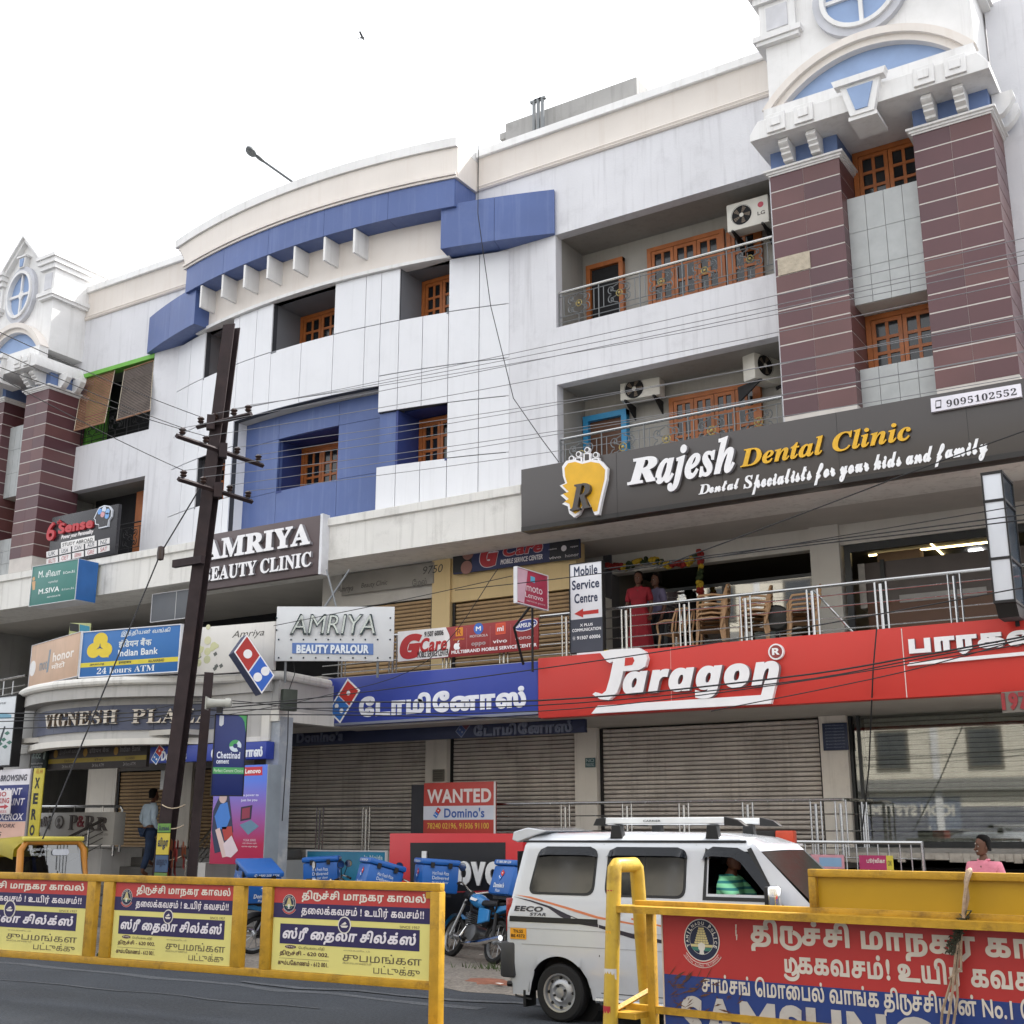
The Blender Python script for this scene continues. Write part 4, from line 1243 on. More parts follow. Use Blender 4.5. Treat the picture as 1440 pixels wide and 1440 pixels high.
# right pier of the portico with peeling paint
PEEL = mat('peeling_blue_grey_paint', '#9aa0a8', .8, var=.12, scale=4, dirt=.8, dirtcol='#c9c8c4', bump=.4, bscale=12)
B = MB(PEEL); B.box(-16.52, -16.2, yf + .0, yf + .35, 0, zs['b0'] + .45)
part(B, 'portico_pier')
# steps, landing, shutters at the back of the entrance
STEPM = mat('dark_granite_step', '#5c5a58', .55, var=.12, scale=3, dirt=.3, dirtcol='#37342f')
B = MB(STEPM)
for k in range(8):
    B.box(-22.2, -18.2, 17.3 + .3 * k, 20.2, .19 * k, .19 * (k + 1) - .002, STEPM)
part(B, 'entrance_steps', bevel=.012)
B = MB(STEPM); B.box(-30, -19.11, 19.72, 24, 1.3, 1.52); B.box(-18.198, -18.0, 17.3, 20.2, 0, 1.3, PORT); B.box(-27, -22.21, 18.3, 19.69, 0, 1.52, PORT); part(B, 'entrance_landing')
shutter(-24.9, -22.75, 1.55, 3.3, 20.9, SHUTB); shutter(-22.2, -19.9, 1.55, 3.3, 20.9, SHUTB)
B = MB(COLM); B.box(-22.73, -22.22, 20.75, 21.2, 1.52, 3.9); B.box(-26, -24.92, 20.8, 21.2, 1.52, 3.9); B.box(-25, -19.9, 20.86, 21.1, 3.32, 3.9, mat('lintel_grey', '#6f6a66', .7)); part(B, 'entrance_column')
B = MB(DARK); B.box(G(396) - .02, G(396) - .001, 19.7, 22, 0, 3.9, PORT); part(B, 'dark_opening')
# railings of the steps
B = MB(STEEL)
p1, p2, p3 = at(55, 1134, Y=18.4), at(170, 1134, Y=18.6), at(172, 1178, Y=18.6)
B.tube([at(20, 1134, Y=18.4), p2, (p2.x + .05, p2.y, p2.z - .06), (p2.x + .05, p2.y, 1.45)], .03, STEEL, 8)
q1, q2 = at(85, 1183, Y=17.2), at(163, 1144, Y=18.55)
B.tube([(q1.x, q1.y, .3), q1, q2], .035, mat('dark_hand_rail', '#4b4642', .4, metal=.5), 8)
for k in range(4):
    d = Vector((0, 0, -.13 * (k + 1))); B.tube([q1 + d, q2 + d], .013, STEEL, 5)
for t_ in (.5, 1.0):
    c_ = q1.lerp(q2, t_); B.tube([c_, (c_.x, c_.y, c_.z - .9)], .028, STEEL, 6)
for px in (70, 105, 145): p = at(px, 1134, Y=18.4); B.tube([p, (p.x, p.y, 1.5)], .016, STEEL, 5)
part(B, 'steel_railing')
B = MB(STEEL); q1, q2 = at(262, 1210, Y=17.4), at(298, 1165, Y=18.8)
B.tube([q1, q2], .025, STEEL, 6); B.tube([q1, (q1.x, q1.y, .1)], .02, STEEL, 6); B.tube([q2, (q2.x, q2.y, .8)], .02, STEEL, 6)
for k in range(3): B.tube([q1 + Vector((0, 0, -.14 * (k + 1))), q2 + Vector((0, 0, -.14 * (k + 1)))], .012, STEEL, 5)
part(B, 'steel_railing')

# ---------------------------------------------------------------- the street's other side (seen only as reflections)
opp = thing('opposite_building', 'pale yellow building across the street seen reflected in the shop glass', 'building', (-4, -13, 0))
OPP = mat('sunny_yellow_plaster', '#ddd6c6', .8, var=.08, scale=1, streak=.2)
B = MB(OPP); B.box(-30, 14, -17, -13, 0, 16.0, OPP); B.box(-30.2, 14.2, -17, -12.8, 16.0, 16.3, COPE)
for k in range(11): B.box(-29.9 + 4 * k, -29.6 + 4 * k, -12.998, -12.85, 0.2, 15.9, COPE)
B.done('wall', opp, world=True)
for z in (3.6, 7.2, 10.9):
    B = MB(mat('opposite_balcony_grey', '#8c8a86', .7)); B.box(-30, 14, -12.84, -12.6, z, z + .5); B.done('balcony_band', opp, world=True)
for i in range(10):
    for z in (4.5, 8.3, 12.0):
        B = MB(WOOD); x = -28.4 + 4 * i; B.box(x, x + 1.5, -12.999, -12.93, z, z + 1.8, mat('opposite_frame', '#6f6a60', .6)); wf = B.done('window', opp, world=True)
        B = MB(mat('opposite_window_grey', '#4a4d50', .2)); B.box(x + .12, x + 1.38, -12.929, -12.92, z + .12, z + 1.68, MATS['opposite_window_grey']); B.done('pane', wf, world=True)
for i in range(10):
    B = MB(SHUT); x = -28.9 + 4 * i; B.box(x, x + 2.6, -12.999, -12.95, .1, 2.9, mat('opposite_shutter', '#6c6d78', .6, var=.2)); B.done('rolling_shutter', opp, world=True)

# sign on it whose mirror image shows in the shop glass
def behind(px, py, Yb=-12.98, Ym=21.735):
    p = at(px, py, Y=2 * Ym - Yb); return p
a, b = behind(1212, 1181), behind(1350, 1120)
os_ = thing('shop_sign', 'grey computer shop sign across the street that shows reversed in the glass shopfront', 'sign', (a.x, -12.96, a.z), math.pi)
w_ = b.x - a.x; h_ = b.z - a.z
os_.location.x = b.x
B = MB(mat('grey_blue_sign_sheet', '#7d8494', .5)); B.box(0, w_, 0, .05, 0, h_); B.done('panel', os_)
text(os_, SANSB('ICON SYSTEMS'), .06 * w_, .94 * w_, h_ * .55, h_ * .82, mat('pale_sign_letter', '#d9d4c8', .5), .02, -.001, bold=.03)
text(os_, SANSB('SALES & SERVICE'), .3 * w_, .85 * w_, h_ * .2, h_ * .32, MATS['pale_sign_letter'], .005, -.001)

# ================================================================= SIGNS
def psign(name, label, tl, br, Y, face, cat='sign', **k):
    s = Sign(name, label, cat, face, tl=tl, br=br, Y=Y, **k)
    s.Y = Y; s.rz = k.get('rz', 0.0)
    return s
class PSign(Sign):
    """a sign measured on its own vertical plane: P0 = lower left corner pixel on depth Y, rz = turn about the vertical"""
    def __init__(s, name, label, face, pl, pr, Y, rz=0.0, cat='sign', depth=0.1, frame=None, fw=0.03, group=None, part='panel', z0=None, z1=None, w=None):
        # pl = (px, py_top, py_bottom) of the left edge, pr = (px, py_top, py_bottom) of the right edge
        s.P0 = at(pl[0], pl[2], Y=Y)
        s.d = Vector((math.cos(rz), math.sin(rz), 0)); s.nrm = Vector((math.sin(rz), -math.cos(rz), 0))
        a = s.loc(pl[0], pl[1]); b = s.loc(pr[0], pr[1]); c = s.loc(pr[0], pr[2])
        zb = (0 + c[1]) / 2; zt = (a[1] + b[1]) / 2
        W_ = w or (b[0] + c[0]) / 2
        s.P0 = s.P0 + Vector((0, 0, zb))
        Sign.__init__(s, name, label, cat, face, Y=s.P0.y, rect=(s.P0.x, s.P0.x + W_, s.P0.z, s.P0.z + zt - zb), depth=depth, frame=frame, fw=fw, rz=rz, group=group, part=part)
    def loc(s, px, py):
        d = at(px, py, Y=1.0) - _C
        t = (s.P0 - _C).dot(s.nrm) / d.dot(s.nrm)
        p = _C + d * t - s.P0
        return (p.dot(s.d), p.z)
    def tp(s, txt, bl, tr, m, d=0.003, y=-0.001, **k):
        if isinstance(m, str): m = ink(m)
        a = s.loc(*bl); b = s.loc(*tr)
        return text(s.o, txt, a[0], b[0], a[1], b[1], m, d, y, **k)
    def pp(s, pts, m, y=0.004, name='emblem', back=0.001):
        if isinstance(m, str): m = ink(m)
        B = MB(m); B.prism([s.loc(*p) for p in pts], -y, back, m); return B.done(name, s.o, smooth=0)
    def circ(s, px, py, r, m, y=0.004, name='emblem', n=24):
        if isinstance(m, str): m = ink(m)
        c = s.loc(px, py)
        B = MB(m); B.prism(circ(c[0], c[1], r, n), -y, 0.0005, m); return B.done(name, s.o, smooth=0)
WHITE = ink('#eeeef0')
LETTER = mat('white_letter_face', '#e9e8ea', .35, var=.04)
LETSIDE = mat('letter_side_grey', '#8e8c90', .5)
def domino(parent, c, s_, ang, y, red='#c2362f', blu='#2f6fc0', bord=True, border='#eeeef0', dim=1.0):
    """domino tile mark: two squares of side s_ centred on c, long axis at ang degrees, drawn at local y"""
    u = Vector((math.cos(R(ang)), math.sin(R(ang)))); v = Vector((-u.y, u.x)); c = Vector(c)
    def sq(m, k, o, yy, r=.0):
        p0 = c + u * o
        return [tuple(p0 + u * a * k + v * b * k) for a, b in ((-.5, -.5), (.5, -.5), (.5, .5), (-.5, .5))]
    B = MB(ink(border))
    if bord: B.prism([tuple(c + u * a + v * b) for a, b in ((-1.07 * s_, -.57 * s_), (1.07 * s_, -.57 * s_), (1.07 * s_, .57 * s_), (-1.07 * s_, .57 * s_))], y - .004, y, ink(border))
    B.prism(sq(None, s_ * .95, .5 * s_, 0), y - .007, y - .002, ink(red)); B.prism(sq(None, s_ * .95, -.5 * s_, 0), y - .007, y - .002, ink(blu))
    for o in ((.5, 0), (-.5, .22), (-.5, -.22)):
        p = c + u * o[0] * s_ + v * o[1] * s_; B.prism(circ(p.x, p.y, .13 * s_, 16), y - .010, y - .003, ink(border))
    return B.done('logo', parent, smooth=0)

# ---- long dark dental board
DENT = mat('dark_brown_composite_board', '#413c3a', 0.32, var=.05, scale=.6, spec=.5)
s = PSign('shop_sign', 'long dark brown board with tooth logo and white and yellow raised letters', DENT, (733, 661, 747), (1440, 531, 641.7), 18.72, w=10.1, depth=.3)
s.r(0, .93, 1, 1.0, '#2a2827', .002, 'lower_edge')
for k in range(1, 5): s.r(.2 * k, 0, .2 * k + .0008, 1, '#2b2928', .002, 'board_joint')
YEL = mat('yellow_letter_face', '#e0ad28', .4); YSIDE = mat('yellow_letter_side', '#6a4f18', .5)
s.tp(SERIFI('R'), (885, 684), (927, 641), LETTER, .08, bold=.03, side=LETSIDE)
s.tp(SERIFI('ajesh'), (925, 696), (1034, 613), LETTER, .08, bold=.025, slant=.1, side=LETSIDE)
s.tp(SERIFI('Dental Clinic'), (1043, 659), (1281, 592), YEL, .06, bold=.012, side=YSIDE)
s.tp(SERIFI('D'), (983, 696), (999, 680), WHITE, .02, bold=.015)
s.tp(SCRIPT('ental'), (998, 694), (1040, 673), WHITE, .02, bold=.03)
s.tp(SERIFI('S'), (1046, 688), (1059, 668), WHITE, .02, bold=.015)
s.tp(SCRIPT('pecialists for your kids and family'), (1058, 697), (1388, 614), WHITE, .02, bold=.035)
def toothpts(k=1.0):
    # tooth outline in the photograph's pixels
    c = (826, 682)
    P = [(797, 660), (802, 653), (812, 651), (822, 654), (834, 651), (846, 653), (854, 662), (853, 676), (849, 692), (845, 710), (843, 720), (838, 721), (834, 712), (829, 702), (824, 708), (818, 720), (812, 724), (806, 719), (804, 710), (797, 707), (803, 703), (795, 696), (803, 693), (794, 684), (801, 681), (798, 672)]
    return [(c[0] + (x - c[0]) * k, c[1] + (y - c[1]) * k) for x, y in P]
s.pp(toothpts(1.12), LETTER, .08, 'logo'); s.pp(toothpts(1.0), YEL, .086, 'logo', back=-.081)
s.tp(SERIFI('R'), (808, 721), (836, 681), DENT, .09, -.087, bold=.01)
for px, h in ((806, 646), (816, 640), (828, 634), (840, 641)):
    s.circ(px, h, .055, LETTER, .07); s.pp([(px - 5, h + 5), (px + 5, h + 4), (px + 5, h + 16), (px - 5, h + 16)], LETTER, .07, 'logo')
    s.circ(px, h, .036, DENT, .075); s.pp([(px - 3, h + 6), (px + 3, h + 6), (px + 3, h + 15), (px - 3, h + 15)], DENT, .075, 'logo', back=-.071)
s.pp([(1310, 562), (1436, 541), (1438, 559), (1311, 581)], mat('white_number_plate', '#e6e3ec', .5), .06, 'number_plate')
s.tp(SERIFI('9095102552'), (1333, 574), (1430, 547), '#2c2b33', .003, -.062, sp=.06)
s.pp([(1317, 565), (1325, 563.5), (1325, 575), (1317, 576.5)], '#2c2b33', .064, 'logo', back=-.061); s.pp([(1318, 566.5), (1324, 565.5), (1324, 573), (1318, 574)], MATS['white_number_plate'], .067, 'logo', back=-.065)
# ---- red shoe shop board
REDB = mat('red_flex_board', '#c2332a', .45, var=.04, scale=.8, streak=.06, dirtcol='#a5544c')
s = PSign('shop_sign', 'long red board with big white raised slanting letters above the middle shutter', REDB, (757, 925, 1010), (1440, 868, 972), 18.78, w=9.6, depth=.25)
def pb(sg, pts, d_, m=LETTER, side=LETSIDE): sg.pp(pts, m, d_, 'lettering')
# the capital with its swash, built as the photograph draws it
pb(s, [(847, 918), (862, 914.5), (902, 912), (911, 917), (914, 927), (911, 938), (902, 943), (880, 945), (876, 962), (871, 975), (860, 985), (848, 984), (837, 977), (841, 974), (850, 977), (856, 972), (861, 955), (866, 931), (861, 933), (857, 931)], .1)
s.pp([(883, 926), (894, 925), (896, 930), (893, 936), (882, 937.5)], REDB, .104, 'letter_counter', back=-.101)
s.tp('ɑrɑgon' if False else MA('aragon', 0x1D63C, 0x1D656), (880, 990), (1098, 929.5), LETTER, .1, bold=.035, side=LETSIDE)
pb(s, [(835, 1004), (844, 993), (1073, 978), (1079, 956), (1096, 953), (1087, 990)], .09)
s.circ(1093, 917, .13, LETTER, .06); s.circ(1093, 917, .105, '#8e3a3a', .064); s.tp('𝗥', (1088, 922), (1098, 911.5), LETTER, .003, -.066, bold=.02)
s.tp('பாரகன்', (1281, 927), (1474, 876), LETTER, .07, bold=.06, side=LETSIDE)
pb(s, [(1277, 937), (1281, 932), (1474, 914), (1474, 919)], .06)
s.pp([(1267, 884), (1268.2, 884), (1276, 981), (1274.8, 981)], '#d8c8c4', .003, 'board_joint'); s.pp([(942.5, 911), (943.3, 911), (945, 999), (944, 999)], '#d28a82', .003, 'board_joint')
s.pp([(1409, 974), (1445, 971), (1445, 1001), (1411, 1003)], mat('clear_year_plate', '#6f6a64', .3), .05, 'year_plate')
s.tp(SANSB('197'), (1411, 1000), (1447, 973), '#8d2b30', .02, -.052, bold=.03)
# ---- blue pizza shop board
BLU = mat('blue_flex_board', '#2d3f96', .4, var=.06, scale=.8)
s = PSign('shop_sign', 'wide blue board with white Tamil letters and a red and blue domino mark', BLU, (449, 960, 1021), (756.5, 925, 1005), 18.8, depth=.3)
s.tp('டோமினோஸ்', (505, 1009), (740, 963), mat('white_cut_letter', '#e4e6ee', .4), .012, bold=.055)
domino(s.o, s.loc(483.8, 985.5), .37, 52, -.002)
s.r(0, .95, 1, 1, '#777c8c', .002, 'lower_edge')
# ---- unlit sign below the canopy
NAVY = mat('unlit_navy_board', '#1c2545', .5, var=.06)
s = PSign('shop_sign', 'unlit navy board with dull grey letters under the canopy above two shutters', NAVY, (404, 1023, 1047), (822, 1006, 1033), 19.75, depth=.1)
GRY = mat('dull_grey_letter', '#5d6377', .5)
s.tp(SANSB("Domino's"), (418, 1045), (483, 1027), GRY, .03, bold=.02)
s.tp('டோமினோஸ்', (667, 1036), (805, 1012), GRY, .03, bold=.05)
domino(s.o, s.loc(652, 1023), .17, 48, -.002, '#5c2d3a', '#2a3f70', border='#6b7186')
# ---- maroon beauty clinic board
MARO = mat('purple_brown_board', '#5b4f50', .5, var=.05)
s = PSign('shop_sign', 'purple brown board with white serif letters hung on the white slab edge behind the pole', MARO, (286, 752, 830), (450, 726, 806), 18.8, depth=.14)
s.tp(SERIF('AMRIYA'), (290, 790), (441, 736), LETTER, .09, bold=.03, side=LETSIDE)
s.tp(SERIF('BEAUTY CLINIC'), (287, 820), (441, 776), LETTER, .07, bold=.02, side=LETSIDE)
B = MB(STEEL); B.box(s.w, s.w + .07, -.02, .2, -.02, s.h + .02, mat('white_edge_strip', '#d9dade', .4)); B.done('edge_strip', s.o)
# ---- riveted white beauty parlour board
SILV = mat('brushed_white_sheet', '#cfd1d3', .35, var=.05, metal=.0)
s = PSign('shop_sign', 'white riveted board with thin chrome letters over a pale blue name strip', SILV, (386, 853, 928), (554, 853, 931), 16.95, R(33), depth=.05)
CHR = mat('chrome_letter', '#3f4a50', .2, metal=.9)
CHR2 = mat('chrome_letter_light', '#b7c0c2', .2, metal=.6)
s.tp('AMRIYA', (408, 893), (530, 864), CHR, .05, slant=.15, bold=.01); s.tp('AMRIYA', (410, 891), (528, 866), CHR2, .01, -.051, slant=.15, bold=-.012)
s.pp([(411, 904), (525, 905), (525, 921), (411, 919)], '#5b78b0', .012, 'name_strip')
s.tp('BEAUTY PARLOUR', (417, 919), (519, 907), '#dfe6ee', .02, -.013, bold=.05)
B = MB(CHR)
for px in [392 + 17.4 * k for k in range(10)]:
    for py in (899.5, 925): p = s.loc(px, py); B.ball((p[0], -.006, p[1]), .018, CHR, 6)
for py in (869, 886):
    for px in (389, 549): p = s.loc(px, py); B.ball((p[0], -.006, p[1]), .018, CHR, 6)
B.done('rivets', s.o)['kind'] = 'stuff'
B = MB(RAILM); B.tube([(s.w * .4, .05, s.h), (s.w * .55, .9, s.h + .9)], .02); B.tube([(s.w * .5, .05, s.h), (s.w * .35, .9, s.h + .9)], .02); B.tube([(.2, .06, 0), (.2, .1, -.4)], .025); B.tube([(s.w - .3, .06, 0), (s.w - .3, .1, -.3)], .025); B.done('bracket', s.o)
# ---- red and white mobile service banner on the railing
REDC = mat('crimson_banner_print', '#8e2a2c', .5, var=.05)
s = PSign('banner_sign', 'red and white printed banner of phone brand marks tied to the railing', REDC, (559, 888, 931), (757, 870, 913), 19.05, depth=.03)
WB = mat('white_banner_print', '#e2dfde', .5)
s.pp([(559.5, 888.5), (627, 882), (632, 893), (633, 908), (630, 923.5), (559.5, 930.5)], WB, .003, 'white_field')
s.tp('𝙂', (562, 928), (594, 890), '#b02a2c', .006, -.003, bold=.05)
s.tp(SANSBI('Care'), (591, 918), (629, 894), '#b02a2c', .006, -.003, bold=.01)
s.tp(SANSB('91507 60006'), (597, 896), (624, 885.5), '#2c2a2c', .006, -.003); s.tp('MOBILE SERVICE CENTER', (587, 925.5), (631, 912), '#2c2a2c', .006, -.003, bold=.01)
s.tp(SANSB('MULTIBRAND MOBILE SERVICE CENTER'), (635, 920), (755, 904), '#f0ecec', .004)
s.pp([(641, 883), (651, 882), (651, 894), (641, 895)], '#d88a28'); s.tp('R', (643, 893), (649, 884), '#8e2a2c', .006, -.003)
s.tp('realme', (638, 901), (653, 896), '#d88a28', .004)
s.circ(673, 884, .11, '#3a66b8'); s.tp('M', (669.5, 887.5), (676.5, 880.5), '#eeeeee', .006, -.003, bold=.02); s.tp('MOTOROLA', (661, 897), (686, 891), '#d0c8c8', .004)
s.pp([(697, 877), (711, 875), (711, 891), (697, 893)], '#d8563a'); s.pp([(698, 878), (710, 876.5), (710, 890), (698, 891.5)], '#c84a30', .005, back=-.0035); s.tp('mi', (699.5, 888), (708.5, 880), '#eeeeee', .007, -.004, bold=.02)
c = s.loc(739.5, 879); B = MB(ink('#eeeef0')); M_ = Matrix.Translation((c[0], 0, c[1])) @ Matrix.Rotation(R(-8), 4, 'Y')
B.prism(circ(0, 0, .255, 28, .105), -.004, .0005, ink('#eeeef0'), M=M_); B.prism(circ(0, 0, .24, 28, .092), -.006, -.003, ink('#33428a'), M=M_); B.done('logo', s.o, smooth=0)
s.tp(SANSB('SAMSUNG'), (726, 883.5), (753, 874.5), '#eeeef0', .004, -.006)
s.tp('vivo', (693, 905), (713, 898), '#e8e0e0', .004, bold=.02); s.tp('honor', (725, 900), (751, 892), '#d8d0d0', .004); s.tp('oppo', (663, 910), (683, 902), '#a89898', .004, bold=.03)
c = s.loc(643, 909); B = MB(WHITE); B.prism(circ(c[0] - .025, c[1], .055, 16, .065), -.004, .0005); B.prism(circ(c[0] + .025, c[1], .05, 16, .065), -.0045, .0005); B.prism(circ(c[0] + .085, c[1] + .01, .04, 12), -.006, -.0045, REDC); B.prism([(c[0], c[1] + .07), (c[0] + .02, c[1] + .11), (c[0] + .05, c[1] + .12), (c[0] + .03, c[1] + .08)], -.004, .0005); B.done('logo', s.o, smooth=0)
for px in (656, 689, 718): s.pp([(px, 874 + (757 - px) * .09), (px + .6, 874 + (757 - px) * .09), (px + .6, 907 + (757 - px) * .09), (px, 907 + (757 - px) * .09)], '#a85a5a', .002, 'divider')
# ---- small tilted phone sign on an arm
s = PSign('projecting_sign', 'small pink and white phone sign standing out on a thin black arm', mat('pink_print', '#a8364f', .45, var=.15, scale=2), (727, 797, 843), (770, 811, 861), 17.7, R(88), depth=.06, frame=mat('white_edge_strip', '#d9dade', .4), fw=.015)
s.pp([(727.5, 798), (742, 803), (737, 848), (727.5, 844)], mat('pink_print_pale', '#cfa9b8', .45), .002, 'pale_fade')
s.t('moto', .3, .42, .82, .6, '#e4d8dc'); s.t('Lenovo', .26, .64, .84, .79, '#e4d8dc'); s.t('service point', .3, .85, .92, .92, '#d8c8cc')
s.pp([(746, 810), (752, 812), (752, 820), (746, 818)], '#5aa8c8', .003)
B = MB(BLACKIRON); B.tube([(s.w * .5, .05, 0), (s.w * .5, .4, -.35), (s.w * .95, .5, -.95)], .025); B.tube([(s.w * .95, .3, .2), (s.w * .95, .3, -1.1)], .022); B.done('arm', s.o)
# ---- vertical mobile service centre sign
s = PSign('vertical_sign', 'upright white and slate sign with a red arrow beside the clinic doorway', mat('white_flex', '#dcdde2', .5, var=.03), (803, 795, 919), (847, 788, 914), 18.95, depth=.1, frame=BLACKIRON, fw=.012)
s.r(0, .63, 1, 1, '#3f434f', .003)
for i, t_ in enumerate(('Mobile', 'Service', 'Centre')): s.t(SANSB(t_), (.13, .06, .13)[i], .03 + .155 * i, (.87, .92, .86)[i], .14 + .155 * i, '#2b3550')
s.poly([(.12, .565), (.4, .515), (.4, .545), (.88, .54), (.88, .585), (.4, .585), (.4, .615)], '#b8322f', .004)
s.t(SANSB('X PLUS'), .3, .685, .7, .715, '#eeeef0', y=-.004); s.t(SANSB('COMMUNICATION'), .05, .735, .95, .77, '#eeeef0', y=-.004); s.t(SANSB('✆ 91507 60006').replace('✆ ', ''), .2, .82, .93, .86, '#eeeef0', y=-.004)
s.t('☎', .06, .82, .15, .86, '#eeeef0', y=-.004)
B = MB(ink('#dfe4ea')); B.box(.15, .75, -.05, .0, -.14, -.02, ink('#dfe4ea')); B.box(.7, .85, -.05, 0, -.14, -.01, ink('#d8c838')); B.done('sticker_plate', s.o)
# ---- dark G sign under the soffit
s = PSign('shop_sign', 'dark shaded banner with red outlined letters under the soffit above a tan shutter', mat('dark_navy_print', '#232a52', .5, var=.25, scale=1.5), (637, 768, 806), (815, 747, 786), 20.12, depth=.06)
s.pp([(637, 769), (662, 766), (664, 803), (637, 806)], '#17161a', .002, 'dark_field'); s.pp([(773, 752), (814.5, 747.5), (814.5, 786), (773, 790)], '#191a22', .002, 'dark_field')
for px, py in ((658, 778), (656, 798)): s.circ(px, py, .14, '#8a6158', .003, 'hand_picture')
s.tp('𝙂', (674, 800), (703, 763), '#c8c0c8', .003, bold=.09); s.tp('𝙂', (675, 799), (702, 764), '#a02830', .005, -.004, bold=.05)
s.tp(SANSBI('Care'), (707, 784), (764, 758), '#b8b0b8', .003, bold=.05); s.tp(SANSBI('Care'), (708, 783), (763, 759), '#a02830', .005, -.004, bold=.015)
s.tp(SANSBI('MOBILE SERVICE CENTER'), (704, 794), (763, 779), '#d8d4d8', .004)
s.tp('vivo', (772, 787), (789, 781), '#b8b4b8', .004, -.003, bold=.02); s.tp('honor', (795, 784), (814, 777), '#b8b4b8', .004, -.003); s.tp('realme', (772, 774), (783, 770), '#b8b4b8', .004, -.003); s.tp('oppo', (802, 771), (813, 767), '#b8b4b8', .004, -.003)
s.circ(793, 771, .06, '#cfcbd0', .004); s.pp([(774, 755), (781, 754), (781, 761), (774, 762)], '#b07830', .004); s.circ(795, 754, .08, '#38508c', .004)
# ---- green advocate light box
s = PSign('light_box_sign', 'green advocate light box with blue end plate on the white slab edge', mat('green_light_box', '#3f7a72', .4, var=.08, scale=2), (41, 798, 852), (108, 787, 843), 18.35, depth=.55, frame=mat('white_edge_strip', '#d9dade', .4), fw=.012)
B = MB(mat('blue_end_plate', '#2f66a8', .4)); B.box(s.w + .013, s.w + .03, 0, .56, 0, s.h); B.done('end_plate', s.o)
for t_, q in (('M.', (54, 813, 63, 802)), ('சிவா', (64, 812, 86, 799)), ('B.Com.,B.L', (89, 808, 106, 801))): s.tp(t_, q[:2], q[2:], '#d9e2e0', .003, bold=.02)
s.tp('வழக்கறிஞர்', (68, 821), (82, 815), '#d9e2e0', .003, bold=.01); s.tp(SANSB('M.SIVA'), (54, 836), (84, 824), '#e4eae8', .003); s.tp('B.Com.,B.L', (87, 831), (105, 825), '#d9e2e0', .003); s.tp(SANSB('ADVOCATE'), (66, 841), (85, 836), '#d9e2e0', .003)
s.pp([(45, 818), (50, 817), (49, 829), (46, 830)], '#c8a078', .003); s.circ(47.5, 814, .05, '#c8a078', .003)
# ---- black study abroad sign with red raised letters
BLK = mat('black_acrylic_board', '#2b2a2e', .25, var=.04)
s = PSign('shop_sign', 'black board with red letters and a head outline on the ledge by the left pillar', BLK, (67, 729, 795), (164, 709, 779), 18.9, depth=.1)
REDL = mat('red_letter_face', '#b3343b', .4)
s.tp('6', (67, 762), (81, 734), REDL, .06, bold=.02); s.tp('th', (82, 738), (88, 731), REDL, .05); s.tp(SANSB('Sense'), (84, 752), (134, 727), REDL, .06, bold=.02)
s.tp(SANSBI('Power your Personality'), (86, 760), (132, 744), '#e4e0e0', .006, bold=.02)
s.pp([(86, 763), (133, 753), (133, 762), (86, 771)], '#e4e2e0', .006, 'name_strip'); s.tp('STUDY ABROAD', (88, 769), (131, 756), '#2a2628', .003, -.007, bold=.01)
for j in range(2):
    for i in range(5):
        x = 65.5 + 18.2 * i; y = 776 - 4.1 * i + 10.2 * j
        s.pp([(x, y), (x + 16, y - 3.4), (x + 16, y + 4.6), (x, y + 8.2)], '#d8d5d4', .006, 'name_strip')
        s.tp(('IELTS', 'OET', 'GERMAN', 'GRE', 'SAT')[i] if j else ('UK', 'USA', 'CAN', 'AUS', 'NZ')[i], (x + 3, y + 6.2), (x + 13, y - 1.2), '#a03038' if j else '#303848', .003, -.007)
hd = [(139, 719), (142, 714), (149, 711), (156, 712), (160, 718), (159, 727), (155, 733), (154, 741), (141, 744), (141, 739), (136, 738), (136, 732), (134, 730)]
s.pp(hd, '#d4d8e0', .05, 'logo'); cx_, cy_ = 148, 727; s.pp([(cx_ + (a - cx_) * .9, cy_ + (b - cy_) * .9) for a, b in hd], BLK, .055, 'logo', back=-.051)
for k, (px, py) in enumerate(((143, 720), (149, 717), (154, 720), (147, 724), (153, 726))): s.circ(px, py, .075, ('#6a9ad8', '#c8d0e0', '#8ab0dc', '#d09aa0', '#7aa8e0')[k], .06, 'logo', 12)
# ---- bank sign over the entrance
BBLU = mat('bank_blue_flex', '#2b68a8', .42, var=.06, scale=1.2)
s = PSign('bank_sign', 'blue and yellow bank sign with three scripts above the curved entrance', BBLU, (112, 889, 950), (252, 880, 946), 16.05, R(9), depth=.22, frame=mat('white_edge_strip', '#d9dade', .4), fw=.02)
s.r(0, .69, 1, .79, '#d2c23c', .003); 
for t_, a, b in (('அலகாபாத்', .1, .25), ('इलाहाबाद', .4, .53), ('ALLAHABAD', .7, .86)): s.t(t_, a, .71, b, .77, '#2a3040', y=-.004, bold=.015)
s.t('இந்தியன் வங்கி', .4, .03, .9, .17, '#cdd6de', bold=.02, slant=.1); s.t('इंडियन बैंक', .385, .22, .72, .42, '#d0d6da', bold=.03); s.t(SANSB('Indian Bank'), .385, .45, .79, .6, '#dfe3e6')
s.t(SERIF('24 hours ATM'), .18, .82, .77, .96, '#dde2e6')
for k, (u, v) in enumerate(((.19, .2), (.13, .42), (.245, .43))): s.poly([(u + .075 * math.cos(2 * math.pi * i / 20), v + .17 * math.sin(2 * math.pi * i / 20)) for i in range(20)], '#dcc23a', .003 + .0004 * k, 'logo')
s.poly([(.06, .47), (.1, .33), (.1, .5)], '#dcc23a', .0035, 'logo'); s.poly([(.2, .58), (.29, .6), (.28, .45)], '#dcc23a', .0036, 'logo')
